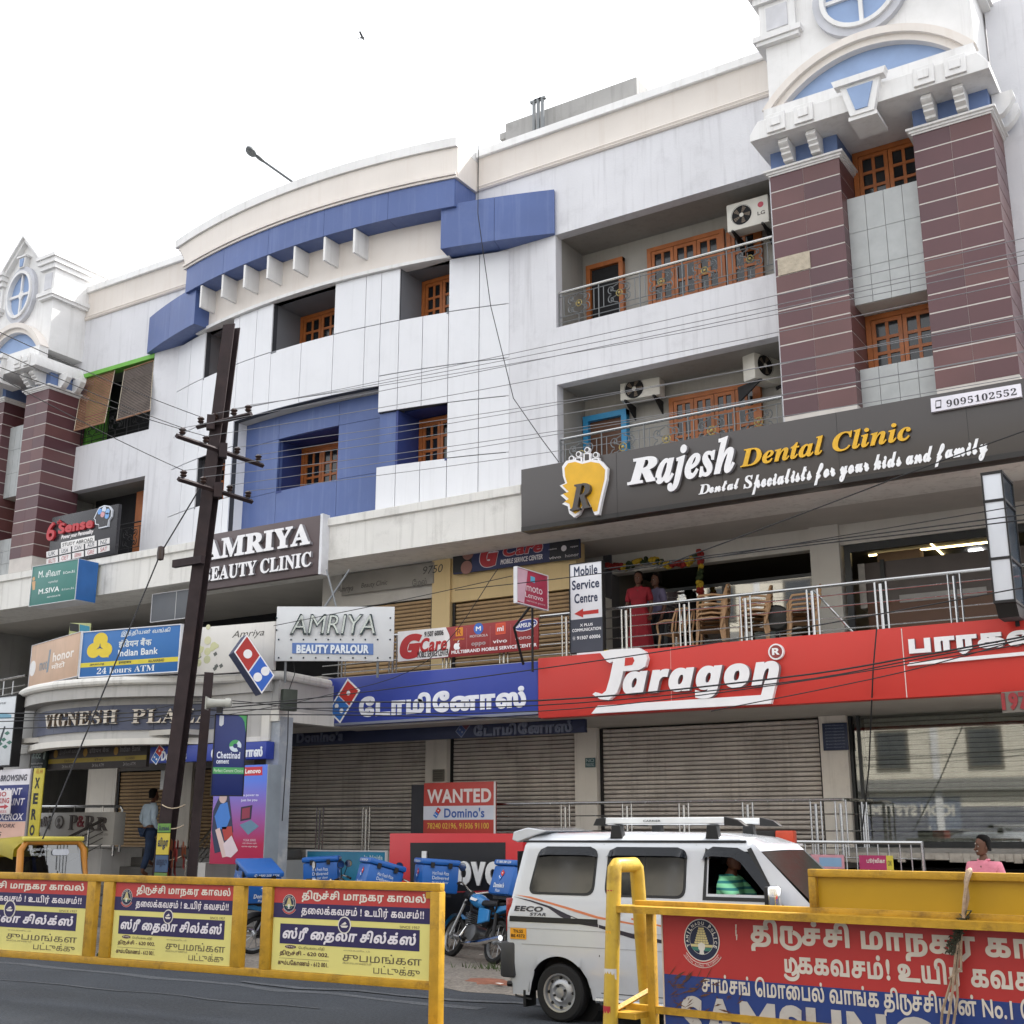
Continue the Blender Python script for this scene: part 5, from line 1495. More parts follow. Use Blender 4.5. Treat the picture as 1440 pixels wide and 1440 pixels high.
for k in range(3):
    a = R(90 + 120 * k); s.poly([(.19 + .008 * math.cos(a + 1.5), .36 - .02 * math.sin(a + 1.5)), (.19 + .04 * math.cos(a), .36 - .09 * math.sin(a)), (.19 + .008 * math.cos(a - 1.5), .36 - .02 * math.sin(a - 1.5))], '#2b4a78', .006, 'logo')
# ---- faded tan phone banner beside it
s = PSign('banner_sign', 'faded peach phone banner bent round the left of the curved entrance', mat('faded_peach_flex', '#c3a48c', .55, var=.1, scale=2, streak=.2), (40, 911, 965), (112, 888, 951), 16.9, R(-16), depth=.1, frame=mat('white_edge_strip', '#d9dade', .4), fw=.01)
s.tp('moto', (55, 944), (70, 927), '#7d8890', .003, bold=.01); s.tp('honor', (74, 931), (105, 910), '#e6ded6', .003, bold=.03); s.tp(SANSB('मोटो'), (72, 942), (92, 929), '#e6ded6', .003); s.circ(46, 940, .17, '#d8d6d4', .003, 'logo'); s.pp([(69.5, 914), (72, 913), (67.5, 945), (65, 946)], '#7d8890', .003, 'divider')
s = PSign('shop_sign', 'small green and black sign edge peeping above the bank sign', mat('pale_yellow_green_board', '#a9b07c', .5), (96, 873, 900), (127, 879, 900), 17.6, R(40), depth=.05)
s.pp([(98, 876), (111, 878), (111, 889), (98, 887)], '#26282a', .003, 'dark_field'); s.pp([(112, 878), (126, 881), (126, 891), (112, 889)], '#3a86a0', .003, 'blue_field')
# ---- white panel with faded flowers
s = PSign('shop_sign', 'white panel with faded flower print and dark script behind the steel pole', mat('white_faded_flex', '#d6d3ce', .55, var=.04, streak=.15), (256, 886, 948), (386, 872, 944), 16.75, R(8), depth=.08)
s.tp('Amriya', (326, 900), (372, 884), '#55534f', .003, slant=.3)
rf = random.Random(9)
for k in range(16):
    px, py = rf.gauss(290, 9), rf.gauss(908, 12); s.circ(px, py, rf.uniform(.03, .09), rf.choice(('#c3c39a', '#cfcda8', '#b4b592')), .003 + .0003 * k, 'flower_print', 9)
for k in range(5): px, py = rf.uniform(276, 310), rf.uniform(915, 944); s.pp([(px, py), (px + 4, py - 3), (px + 6, py + 1), (px + 2, py + 4)], '#5d605c', .003, 'leaf_print')
# ---- domino shaped light box
s = PSign('projecting_sign', 'red and blue domino shaped light box standing out over the entrance corner', BLU, (329, 892, 976), (386, 892, 976), 16.2, R(58), depth=.02, part='mounting_plate')
pts = [(347, 892), (386, 950), (368, 976), (329, 917)]
lp = [s.loc(*p) for p in pts]
bpy.data.objects.remove(s.panel)
B = MB(BLU); B.prism(lp, 0, .45, mat('navy_box_side', '#243056', .5)); B.prism([(a * .999, b) for a, b in lp], -.006, 0, WHITE); B.done('light_box', s.o, bevel=.01)
mc = ((lp[0][0] + lp[3][0]) / 2, 0)
def quadp(u, v): # u along long side (0 top), v across
    a = [lp[0][i] + (lp[1][i] - lp[0][i]) * u for i in (0, 1)]; b = [lp[3][i] + (lp[2][i] - lp[3][i]) * u for i in (0, 1)]
    return (a[0] + (b[0] - a[0]) * v, a[1] + (b[1] - a[1]) * v)
for (u0, u1, m_) in ((.03, .485, '#b0322c'), (.515, .97, '#2f63c0')):
    B = MB(ink(m_)); B.prism([quadp(u0, .06), quadp(u1, .06), quadp(u1, .94), quadp(u0, .94)], -.010, -.0065, ink(m_)); B.done('colour_field', s.o, smooth=0)
for u, v in ((.26, .5), (.72, .72), (.78, .26)):
    c_ = quadp(u, v); B = MB(WHITE); ew = abs(lp[1][0] - lp[3][0]) * .105; B.prism(circ(c_[0], c_[1], ew, 18, .085), -.013, -.0105, WHITE); B.done('dot', s.o, smooth=0)
# ---- signs inside the entrance
s = PSign('shop_sign', 'narrow blue pizza sign box under the right half of the curved entrance', BLU, (210, 1050, 1073), (374, 1043, 1067), 17.02, depth=.22)
domino(s.o, s.loc(222, 1061), .17, 55, -.002); s.tp(SANSB("Domino's"), (227, 1070), (263, 1054), '#e2e6ee', .01, bold=.01); s.tp('டோமினோஸ்', (297, 1067), (370, 1049), '#e2e6ee', .01, bold=.05)
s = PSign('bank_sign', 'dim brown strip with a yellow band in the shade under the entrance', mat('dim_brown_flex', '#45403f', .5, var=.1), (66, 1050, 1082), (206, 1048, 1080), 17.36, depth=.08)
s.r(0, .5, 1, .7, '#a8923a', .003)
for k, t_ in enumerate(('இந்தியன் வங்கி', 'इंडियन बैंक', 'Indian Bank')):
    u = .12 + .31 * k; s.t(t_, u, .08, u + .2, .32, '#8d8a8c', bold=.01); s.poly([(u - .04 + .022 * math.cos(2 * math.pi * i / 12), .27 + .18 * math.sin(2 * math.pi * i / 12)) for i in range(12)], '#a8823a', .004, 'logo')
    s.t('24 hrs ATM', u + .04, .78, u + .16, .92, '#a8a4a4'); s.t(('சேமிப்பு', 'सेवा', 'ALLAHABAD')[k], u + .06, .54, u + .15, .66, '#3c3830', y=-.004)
s = PSign('shop_sign', 'small black phone sign at the left end of the dim entrance strip', mat('black_print', '#23302f', .45), (42, 1054, 1083), (65.5, 1050, 1082), 17.3, depth=.06)
s.t('htc', .12, .15, .62, .48, '#b8d0c8', bold=.01); s.t(SANSB('mobile phones'), .05, .66, .8, .78, '#c8c8c8'); s.t(SANSB('AUTHORISED'), .05, .82, .75, .93, '#c8c8c8'); s.poly([(.8, .15), (.92, .2), (.86, .55), (.78, .5)], '#9aa8a0', .003)
# ---- tall laptop poster
def grad(name, c1, c2, z0, z1):
    if name in MATS: return MATS[name]
    m = bpy.data.materials.new(name); m.use_nodes = True; N = m.node_tree.nodes; L = m.node_tree.links
    b = N['Principled BSDF']; b.inputs['Roughness'].default_value = .45
    tc = N.new('ShaderNodeTexCoord'); sp = N.new('ShaderNodeSeparateXYZ'); L.new(tc.outputs['Object'], sp.inputs[0])
    r = N.new('ShaderNodeMapRange'); r.inputs[1].default_value = z0; r.inputs[2].default_value = z1; L.new(sp.outputs['Z'], r.inputs[0])
    x = N.new('ShaderNodeMix'); x.data_type = 'RGBA'; x.inputs[6].default_value = (*lin(c1), 1); x.inputs[7].default_value = (*lin(c2), 1)
    L.new(r.outputs[0], x.inputs[0]); L.new(x.outputs[2], b.inputs['Base Color']); MATS[name] = m; return m
s = PSign('poster_panel', 'tall printed laptop poster fading from blue to crimson beside the entrance pier', grad('blue_to_crimson_print', '#b02a50', '#4a6ed0', .35, 1.5), (294, 1078, 1216), (373, 1075, 1215), 16.95, depth=.35)
s.pp([(343, 1079), (369, 1078), (369, 1090), (343, 1091)], '#c23040', .003, 'name_plate'); s.tp('Lenovo', (345, 1088), (367, 1080.5), '#eeeeee', .004, -.003, bold=.03)
s.tp('The power to', (337, 1121), (364, 1116), '#e0e4f4', .003, bold=.015); s.tp('just be you', (339, 1128), (362, 1123), '#e0e4f4', .003, bold=.015)
s.pp([(339, 1135), (355, 1132), (353, 1152), (338, 1155)], '#2a2038', .003, 'laptop_picture'); s.pp([(341, 1137), (352, 1135), (351, 1150), (340, 1152)], '#8a3048', .005, 'laptop_picture', back=-.0035); s.pp([(337, 1160), (353, 1153), (364, 1162), (349, 1174)], '#5d7f98', .003, 'laptop_picture')
s.tp('YOGA SERIES', (342, 1183), (360, 1180), '#d8c8d0', .003); s.tp('with thinnest style', (341, 1187.5), (361, 1184.5), '#d8c8d0', .003); s.tp('narrow edge design', (340, 1192), (362, 1189), '#d8c8d0', .003)
s.pp([(311, 1116), (322, 1115), (325, 1140), (328, 1170), (322, 1172), (316, 1196), (302, 1200), (300, 1186), (298, 1168), (300, 1140), (305, 1128)], '#27304e', .003, 'figure_picture')
s.pp([(310, 1131), (320, 1128), (324, 1150), (318, 1166), (306, 1166), (302, 1148)], '#3f79c8', .0045, 'figure_picture', back=-.0032); s.pp([(312, 1163), (326, 1162), (328, 1178), (316, 1182)], '#a83a34', .0045, 'figure_picture', back=-.0032); s.pp([(303, 1167), (309, 1164), (321, 1204), (313, 1206)], '#d0b8b4', .0055, 'figure_picture', back=-.0047); s.circ(314, 1122, .1, '#c0a8a4', .006, 'figure_picture', 14); s.pp([(309, 1118), (312, 1112), (321, 1112), (325, 1119), (318, 1117)], '#3a3230', .008, 'figure_picture', back=-.0062); s.pp([(314, 1187), (326, 1175), (335, 1196), (325, 1206), (318, 1204)], '#d4c4cc', .007, 'figure_picture', back=-.0058)
B = MB(mat('poster_side_grey', '#8f98a0', .6)); B.box(s.w + .002, s.w + .02, 0, .36, 0, s.h); B.done('side_panel', s.o)
# ---- left edge: beauty light box, printing board, xerox strip
s = PSign('light_box_sign', 'white beauty light box with leaf drawing and black frame at the left edge', mat('white_light_box', '#c8ccd0', .45, var=.06), (-24, 985, 1080), (19, 977, 1073), 16.5, R(-4), depth=.2, frame=BLACKIRON, fw=.03)
s.tp('Designs', (-20, 994), (9, 986), '#3a3a40', .003, slant=.3); s.pp([(-14, 1006), (4, 1003), (16, 1005), (16, 1010), (-10, 1011)], '#6a9ab0', .003, 'brush_stroke')
s.pp([(-2, 1044), (1, 1044), (8, 1022), (6, 1021)], '#26303a', .003, 'leaf_drawing')
for px, py in ((1, 1040), (6, 1031), (-4, 1046), (9, 1044), (3, 1050)): s.pp([(px, py), (px + 5, py - 3), (px + 8, py), (px + 4, py + 3)], '#3a6a5c', .004, 'leaf_drawing')
s = PSign('price_board', 'white blue and peach printing price board at the left edge below the beauty sign', mat('white_price_board', '#cfccd2', .5), (-50, 1086, 1196), (38, 1080, 1190), 16.55, R(-2), depth=.05)
s.r(0, .2, 1, .66, '#2e3570', .003); s.r(0, .665, 1, 1, '#d0a898', .003)
for t_, v0, v1, c_, u0 in (('ALPHA NET BROWSING', .07, .15, '#3a3a48', .02), ('LASER PRINT', .24, .33, '#dcd8e0', .24), ('COLOUR PRINT', .37, .46, '#dcd8e0', .1), ('COLOUR XEROX', .56, .645, '#dcd8e0', .06), ('PROJECT WORK', .69, .755, '#5a4448', .1), ('BINDING', .79, .85, '#5a4448', .1), ('SCANNING', .88, .94, '#5a4448', .1)):
    s.t(SANSBI(t_), u0, v0, {'BINDING': .62, 'SCANNING': .74, 'PROJECT WORK': .84, 'LASER PRINT': .9}.get(t_, .96), v1, c_, y=-.004)
s = PSign('parking_notice', 'white no parking notice with red letters and arrow hung over the price board', mat('white_notice', '#d6d0d2', .5), (-16, 1112, 1146), (15, 1111, 1144), 16.3, R(-2), depth=.02)
s.t(SANSB('NO'), .3, .06, .76, .26, '#a8303a'); s.t(SANSB('PARKING'), .05, .32, .93, .55, '#a8303a'); s.poly([(.3, .66), (.72, .64), (.72, .58), (.92, .68), (.72, .8), (.72, .73), (.3, .74)], '#a8303a', .003); s.t('PREMISES', .1, .84, .85, .95, '#a8303a')
s = PSign('vertical_sign', 'narrow yellow strip with black capital letters running down beside the price board', mat('yellow_strip_print', '#b9ab3c', .5, var=.06), (37, 1080, 1192), (57.5, 1081, 1190), 16.45, R(6), depth=.03)
s.t('A3, A4', .25, .01, .85, .08, '#a86a28', bold=.02)
for k, ch in enumerate('XEROX'): s.t(SANSB(ch), .22 - .02 * k, .12 + .2 * k, .68 - .02 * k, .26 + .2 * k, '#1d2024', bold=.02)
# ---- stone name board on the steps
s = PSign('name_board', 'pale stone board with carved dark letters behind the step railing', mat('pale_stone_board', '#a7a49e', .5, var=.06), (50, 1143, 1189), (160, 1142, 1187), 18.25, depth=.3)
LTS = mat('dark_bronze_letter', '#57504d', .4, metal=.3)
s.tp('யூர்', (53, 1166), (72, 1147), LTS, .03, bold=.04); s.circ(84, 1156, .14, LTS, .02, 'logo'); s.circ(84, 1156, .12, '#8f8c88', .024, 'logo'); s.circ(84, 1154, .05, LTS, .028, 'logo'); s.pp([(80, 1163), (84, 1157), (88, 1163)], LTS, .028, 'logo')
s.tp(SERIF('P'), (97, 1167), (110, 1146), LTS, .03); s.tp(SERIF('&'), (109, 1163), (120, 1147), '#7a3038', .03); s.tp(SERIF('R'), (119, 1167), (135, 1147), LTS, .03); s.tp(SERIF('R'), (136, 1168), (153, 1149), LTS, .03); s.tp(SERIF('SONS'), (105, 1179), (123, 1172), '#75706c', .004); s.tp('PVT LTD', (140, 1175), (152, 1172), '#75706c', .004); s.tp('கே', (49, 1178), (57, 1168), LTS, .02)
# ---- recruitment banner on the plinth railing
s = PSign('banner_sign', 'red and white recruitment banner on the plinth railing beside a black flap', mat('red_print', '#b4433c', .5, var=.06), (595, 1101, 1173), (696, 1099, 1172), 20.15, depth=.06)
B = MB(BLACKIRON); 
a0, a1 = s.loc(577, 1172), s.loc(594, 1102); B.box(a0[0], -.004, .01, .05, 0, s.h * .97, mat('black_flap_cloth', '#35353a', .8)); B.done('black_flap', s.o)
s.r(0, .46, 1, .73, '#c9ccd8', .003); s.t(SANSB('WANTED'), .05, .13, .95, .4, '#e0d6d4', y=-.001, bold=.01); s.t(SANSB("Domino's"), .3, .5, .86, .69, '#3a5aa0', y=-.004); s.t('78240 02196, 91506 91100', .06, .79, .92, .92, '#d8b048', bold=.012)
domino(s.o, (.2 * s.w, .41 * s.h), .1, 55, -.004, bord=False)
s.r(.985, 0, 1.01, 1, '#d8d4d4', .004, 'edge_strip')
# ---- low red laptop shop sign standing on the verge
s = PSign('shop_sign', 'low red framed sign with white letters on black standing behind the motorbikes', mat('red_sign_frame', '#b8272e', .4, var=.04), (545, 1172, 1300), (735, 1172, 1296), 16.9, depth=.25)
s.pp([(577, 1185), (711, 1184.5), (711, 1310), (577, 1313)], mat('black_sign_face', '#1c1c1f', .35), .004, 'black_field')
s.tp(SANSB('lenovo'), (594, 1243), (706, 1198), mat('white_sign_letter', '#dadada', .4), .03, -.005, bold=.02, side=LETSIDE)
s.pp([(577, 1255), (711, 1252), (711, 1253.5), (577, 1256.5)], '#a02830', .006, 'red_line', back=-.0045)
B = MB(BLACKIRON)
for u in (.2, s.w - .2): B.box(u - .05, u + .05, .08, .18, -s.P0.z + .02, 0)
B.done('leg', s.o)
# ---- sunken shop posters
s = PSign('poster_panel', 'narrow teal poster at the foot of the plinth by the entrance pier', PAN, (393.5, 1199, 1262), (417, 1198, 1262), 20.2, depth=.04)
s.t(SANSB('INCREDIBLE'), .05, .42, .97, .54, '#a8c0cc')
s = PSign('poster_panel', 'wide turquoise poster in the sunken shopfront behind the blue delivery boxes', mat('turquoise_print', '#2688b0', .4, var=.2, scale=1.2), (429, 1199, 1275), (541, 1196, 1275), 20.2, depth=.04, frame=mat('white_edge_strip', '#d9dade', .4), fw=.03)
s.t('In Noida', .74, .06, .97, .14, '#c8dce4', bold=.02)
# ---- tall light box at the right edge
s = PSign('light_box_sign', 'tall narrow white light box standing out from the facade at the right edge', mat('white_lightbox_end', '#cfd2d8', .45, var=.05), (1399, 664, 846), (1417, 662, 846), 18.0, depth=.03, part='end_plate')
B = MB(mat('dark_lightbox_face', '#3a4652', .15, var=.5, scale=1.2)); B.box(.02, s.w - .0, .031, .75, -.0, s.h); B.done('picture_face', s.o)
B = MB(BLACKIRON)
for x_, y_ in ((-.018, -.01), (s.w - .004, -.01), (s.w - .004, .74)): B.box(x_, x_ + .022, y_, y_ + .025, 0, s.h)
for f in (.0, .33, .78, 1.0): B.box(-.02, s.w + .02, -.012, .77, s.h * f - .02, s.h * f + .02)
B.prism([(.03, 0), (.2, -.2), (.6, -.2), (.75, 0)], -.01, s.w + .01, BLACKIRON, 'yz'); B.done('frame', s.o)
# ---- dull grey blanks under the slab, dim beauty banner
s = PSign('blank_panel', 'two blank grey panels hanging below the white slab left of the pole', mat('blank_grey_panel', '#5b5e63', .5, var=.06), (212, 838, 875), (282, 825, 866), 19.2, depth=.04, frame=mat('white_edge_strip', '#d9dade', .4), fw=.01)
s.r(.495, 0, .505, 1, '#b8b8b8', .004, 'divider')
s = PSign('banner_sign', 'dim grey banner with script letters in shade behind the beauty boards', mat('dim_grey_flex', '#8b8780', .6, var=.08), (480, 808, 836), (611, 790, 822), 20.2, depth=.04)
s.tp('Amriya', (474, 836), (497, 822), '#4a4844', .003, slant=.3); s.tp('Beauty Clinic', (508, 829), (545, 815), '#4a4844', .003, slant=.2); s.tp('9750', (595, 808), (623, 793), '#4a4844', .003, slant=.2); s.tp('மேல்', (580, 825), (600, 812), '#4a4844', .003)
s = PSign('notice_plate', 'dark blue notice plate with fine white lines on the column by the glass shopfront', mat('navy_notice', '#2b3550', .4), (1158, 1017, 1055), (1192, 1016, 1055), 21.52, depth=.03)
for k in range(8): s.t('நிறுவனம் விதிமுறைகள் கடை', .12, .06 + .115 * k, .9, .12 + .115 * k, '#8a94a8')
s = PSign('notice_plate', 'small teal parking sticker on the beige column between two shutters', mat('teal_sticker', '#35595c', .5), (823, 1066, 1079), (837, 1065.5, 1079), 21.56, depth=.01)
s.t('NO', .1, .1, .9, .45, '#b8c8c8'); s.t('PARKING', .1, .55, .9, .9, '#b8c8c8')
s = PSign('notice_plate', 'dull grey meter cover on the beige column behind the recruitment banner', mat('dull_meter_cover', '#6f6a60', .6), (608, 1082, 1099), (624, 1082, 1099), 21.55, depth=.03)
for k in range(4): s.r(.1, .12 + .2 * k, .9, .2 + .2 * k, '#57534b', .003, 'vent_slot')
# ---- paper sheets taped by the door
s = PSign('paper_notice', 'white paper sheets taped in the dark doorway behind the steel pole', mat('white_paper', '#cfd2d4', .7), (224.5, 1083, 1111), (257, 1082, 1109), 18.6, depth=.004)

# ================================================================= STREET THINGS
def proj(p):
    v = Vector(p) - _C; d = v.dot(_f)
    return 720 + FPX * v.dot(_r) / d, 720 - FPX * v.dot(_u) / d
# ---- air conditioners
def aircon(label, c, rz, w=.8, h=.55, d=.3):
    t = thing('air_conditioner', label, 'air conditioner', c, rz)
    B = MB(ACW); B.box(0, w, 0, d, 0, h, ACW, bev=.015); B.done('casing', t)
    B = MB(DARK); B.lathe([(.001, -.004), (.2, -.004), (.2, .0)], (w * .36, 0, h * .5), 'y', DARK, 24); f = B.done('fan_opening', t)
    B = MB(mat('fan_blade_grey', '#6c5f52', .5))
    for k in range(5):
        a = R(72 * k); p = lambda r, q: (w * .36 + r * math.cos(a + q), -.008, h * .5 + r * math.sin(a + q))
        B.face([p(.03, 0), p(.17, -.35), p(.18, .15), p(.04, .6)])
    B.lathe([(.001, -.012), (.04, -.012), (.045, -.006)], (w * .36, 0, h * .5), 'y', ACW, 14)
    B.done('fan', f)
    B = MB(ACW)
    for r in (.06, .1, .14, .18, .21): B.tube([(w * .36 + r * math.cos(2 * math.pi * i / 20), -.016, h * .5 + r * math.sin(2 * math.pi * i / 20)) for i in range(20)], .003, BLACKIRON, 3, closed=True)
    B.done('grille', f)
    B = MB(BLACKIRON)
    for x in (.12, w - .12): B.box(x - .02, x + .02, -.05, d + .25, -.05, -.005); B.prism([(d + .25, -.05), (d + .25, -.3), (d + .22, -.3), (0, -.05)], x - .015, x + .015, BLACKIRON, 'yz')
    B.done('bracket', t)
    return t
p = at(1023, 327, Y=20.45)
t = aircon('white air conditioner with round fan above the top balcony rail', p, 0, .85, .58)
text(t, 'LG', .63, .78, .18, .26, ink('#55504c'), .002, -.002, bold=.02)
B = MB(ink('#b04a58')); B.prism(circ(.7, .4, .06, 16), -.002, 0, ink('#b04a58')); B.done('logo', t)
p = at(1062, 531, Y=20.5); aircon('white air conditioner seen end on beside the first maroon pillar', p, R(68), .8, .62)
p = at(872, 553, Y=20.65); p.z = 10.24; aircon('white air conditioner hung high over the sky blue door', p, R(4), .85, .42)
# ---- bamboo blinds on the left balcony
for tl, tr, br, bl, m_, lb in (((117, 533), (162, 518), (147, 594), (104, 606), BAMBOO, 'brown bamboo blind hanging slanted in the green framed balcony'), ((175, 521), (216, 507), (211, 577), (164, 591), BAMBOO2, 'grey brown bamboo blind next to the slanted one on the left balcony')):
    q = [at(*v, Y=y_) for v, y_ in ((tl, 20.06), (tr, 20.06), (br, 19.8), (bl, 19.8))]
    B = MB(m_)
    n = 64
    for i in range(n):
        a, b = q[0].lerp(q[3], i / n), q[1].lerp(q[2], i / n); c, d_ = q[0].lerp(q[3], (i + .86) / n), q[1].lerp(q[2], (i + .86) / n)
        dy = Vector((0, .02 * (i % 2), 0)); B.face([a + dy, c + dy, d_ + dy, b + dy])
    t = thing('bamboo_blind', lb, 'blind', q[0])
    B.done('slats', t, world=True)['kind'] = 'stuff'
    B = MB(mat('blind_cord', '#cfc4b0', .8)); B.tube([q[0], q[3]], .008, n=4); B.tube([q[1], q[2]], .008, n=4); B.tube([q[0], q[1]], .02, BAMBOO, 6); B.tube([q[3], q[2]], .018, BAMBOO, 6); B.done('cord', t, world=True)
# ---- steel utility pole, leaning
RUST = mat('rust_painted_steel', '#33282a', .7, metal=.2, var=.3, scale=6, dirt=.3, dirtcol='#4a332a', bump=.15)
PY_ = 13.3
pb_ = at(228, 1222, Y=PY_); ptop = at(326, 459, Y=PY_); pb_ = pb_ + (pb_ - ptop) * (pb_.z / (ptop.z - pb_.z))
pole = thing('utility_pole', 'dark rusty steel joist pole leaning in front of the entrance with three cross arms', 'pole', (pb_.x, PY_, 0))
ax = (ptop - pb_).normalized()
def on_pole(py):
    t_ = 0.0; best = None
    for i in range(200):
        q = pb_.lerp(ptop, i / 199); e = abs(proj(q)[1] - py)
        if best is None or e < best[0]: best = (e, q)
    return best[1]
Mx = Matrix((( .955, -.295, ax.x, pb_.x), (.295, .955, ax.y, pb_.y), (0, 0, ax.z, 0), (0, 0, 0, 1)))
Lp = (ptop - pb_).length
B = MB(RUST)
for q in ((-.105, .105, -.1, -.08), (-.105, .105, .08, .1), (-.012, .012, -.079, .079)): B.box(*q, 0, Lp, RUST, M=Mx)
B.done('mast', pole, world=True)
INS = mat('brown_insulator', '#3a2c28', .3)
def arm(py, direction, l0, l1, dz=0):
    c = on_pole(py); d = Vector(direction).normalized()
    B = MB(RUST); a, b = c + d * l0, c + d * l1
    n_ = d.cross(Vector((0, 0, 1))).normalized() * .05
    off = Vector((0, -.14, 0)) if abs(d.x) > .5 else Vector((.13, 0, 0))
    B.tube([a + off, b + off], .042, RUST, 4); B.tube([c + off * 1.3 + Vector((0, 0, -.12)), c + off * 1.3 + Vector((0, 0, .12))], .09, RUST, 4)
    o = B.done('cross_arm', pole, world=True)
    pts = []
    I = MB(INS)
    for f in (.06, .32, .68, .94):
        p = a.lerp(b, f) + off
        I.lathe([(.001, .05), (.03, .05), (.055, .08), (.035, .1), (.06, .13), (.03, .16), (.001, .17)], p, 'z', INS, 10); pts.append(p + Vector((0, 0, .16)))
    I.done('insulators', o, world=True)['kind'] = 'stuff'
    return pts
A1 = arm(598, (1, 0, 0), -.35, .85)
A2 = arm(637, (0, 1, 0), -.95, .95)
A3 = arm(690, (0, 1, 0), -.8, .8)
c = on_pole(792); B = MB(RUST); B.box(c.x - .45, c.x + .2, c.y - .2, c.y - .12, c.z - .06, c.z + .06); B.done('clamp', pole, world=True)
WIRE = mat('black_cable', '#1f1f21', .6); WIREL = mat('grey_wire', '#77777a', .5)
WG = 'overhead wires strung from the steel pole'
def wire(a, b, sag, r=.009, m=WIRE, label='thin overhead wire', group=WG, n=22, name='overhead_wire'):
    a, b = Vector(a), Vector(b)
    pts = [a.lerp(b, i / n) - Vector((0, 0, 4 * sag * (i / n) * (1 - i / n))) for i in range(n + 1)]
    B = MB(m); o0 = pts[0]; B.tube([p - o0 for p in pts], r, m, 5)
    o = B.done(name); o.location = o0
    return tag(o, label, 'wire', group)
ORD = ('first', 'second', 'third', 'fourth')
for k, p in enumerate(A1[1:] + A2 + A3):
    LR = 'pale thin wire running across the facade from the %s insulator of the %s cross arm' % (ORD[(k + 1) % 4], ('top', 'middle', 'bottom')[(k + 1) // 4])
    wire(p, (14.5, p.y + .05 * (k % 3), p.z + .1 - .05 * (k % 4)), .35 + .12 * (k % 3), .005, WIREL, LR)
for (px, py), p, wh in zip(((0, 457), (0, 484), (0, 506), (0, 520)), (A1[0], A2[0], A2[1], A3[0]), ('highest', 'second highest', 'second lowest', 'lowest')):
    LL = '%s of the four wires rising from the pole over the left maroon pillar' % wh
    e = at(px, py, Y=8.5); wire(p, p + (e - p) * 1.6, .1, .006, WIRE, LL)
# stay wire with its insulator
c = on_pole(655); e = at(226, 778, Y=12.6); e2 = at(60, 1180, Y=11.5)
B = MB(WIRE); B.tube([c, e, e2], .012, WIRE, 5); B.lathe([(.001, -.12), (.05, -.1), (.06, 0), (.05, .1), (.001, .12)], e, 'z', INS, 10)
tag(B.done('stay_wire'), 'black stay wire with a knob insulator slanting down left from the pole', 'wire')
# telephone cables lower down
LTS_ = ('thickest black cable of the bundle sagging across the blue and red boards', 'thinner black cable hanging just above the thickest one across the red board',
        'black cable climbing over the blue board and the raised letters of the red board', 'short black cable crossing the curved name band to the steel pole',
        'thin black cable dipping below the bundle along the foot of the red board', 'thicker black cable in front of the lintel over the glass clinic front',
        'thinner black cable in front of the lintel just above the thicker one', 'black cable rising steeply across the dark brown board to the upper right',
        'thin black cable passing the vertical sign and the clinic garland', 'thin black cable climbing over the riveted white board',
        'thin black cable rising steeply from the wall meter box past the phone banner', 'thin black cable on the right part of the red board below the Tamil letters',
        'thin black cable running level over the curved name band and the blue board')
GT = 'telephone cables across the shop boards'
for LT, (pts, Yc, r) in zip(LTS_, ((((-40, 1003), (120, 1003), (262, 1000), (420, 988), (760, 985), (1100, 953), (1300, 921), (1500, 884)), 14.0, .011), (((262, 1000), (450, 996), (757, 992), (1100, 960), (1300, 925), (1500, 888)), 14.05, .008),
                   (((262, 990), (420, 984), (820, 932), (1100, 888), (1500, 815)), 14.2, .008), (((-40, 1026), (120, 1020), (235, 1005)), 13.9, .01), (((-40, 1010), (150, 1006), (300, 985), (470, 1000), (760, 1000), (1100, 962), (1500, 895)), 13.8, .007),
                   (((985, 786), (1143, 766), (1300, 748), (1500, 724)), 17.6, .01), (((850, 800), (985, 783), (1200, 755), (1500, 716)), 17.5, .01), (((920, 800), (1140, 718), (1330, 646), (1500, 585)), 17.2, .01), (((640, 830), (800, 812), (1000, 784), (1500, 700)), 17.7, .008),
                   (((385, 880), (560, 845), (720, 810)), 16.6, .007), (((290, 1010), (450, 980), (600, 930), (700, 800)), 15.0, .006), (((1000, 1000), (1270, 945), (1500, 880)), 14.5, .007), (((-40, 1016), (220, 1008), (420, 1005), (760, 1010)), 14.1, .009))):
    P3 = [at(*q, Y=Yc) for q in pts]
    sm = []
    for i in range(len(P3) - 1):
        for j in range(6):
            t_ = j / 6; p0, p1, p2, p3 = P3[max(0, i - 1)], P3[i], P3[i + 1], P3[min(len(P3) - 1, i + 2)]
            sm.append(.5 * ((2 * p1) + (p2 - p0) * t_ + (2 * p0 - 5 * p1 + 4 * p2 - p3) * t_ ** 2 + (3 * p1 - p0 - 3 * p2 + p3) * t_ ** 3))
    sm.append(P3[-1]); o0 = sm[0].copy()
    B = MB(WIRE); B.tube([q - o0 for q in sm], r, WIRE, 5); o = B.done('telephone_cable'); o.location = o0
    tag(o, LT, 'cable', GT)
B = MB(WIRE); P3 = [at(673, 205, Y=19.6), at(672, 300, Y=19.3), at(690, 430, Y=19.3), at(722, 560, Y=19.5), at(760, 615, Y=18.9), at(786, 650, Y=18.6)]
B.tube([q - P3[0] for q in P3], .009, WIRE, 5); o = B.done('hanging_cable'); o.location = P3[0]; tag(o, 'thin black cable hanging down the white panels from the roof corner', 'cable')
B = MB(WIRE); P3 = [at(1233, 883, Y=18.55), at(1228, 940, Y=18.5), at(1222, 1080, Y=19.5), at(1212, 1170, Y=20.2)]
B.tube([q - P3[0] for q in P3], .012, WIRE, 5); o = B.done('hanging_cable'); o.location = P3[0]; tag(o, 'black cable hanging over the red board down past the glass shopfront', 'cable')
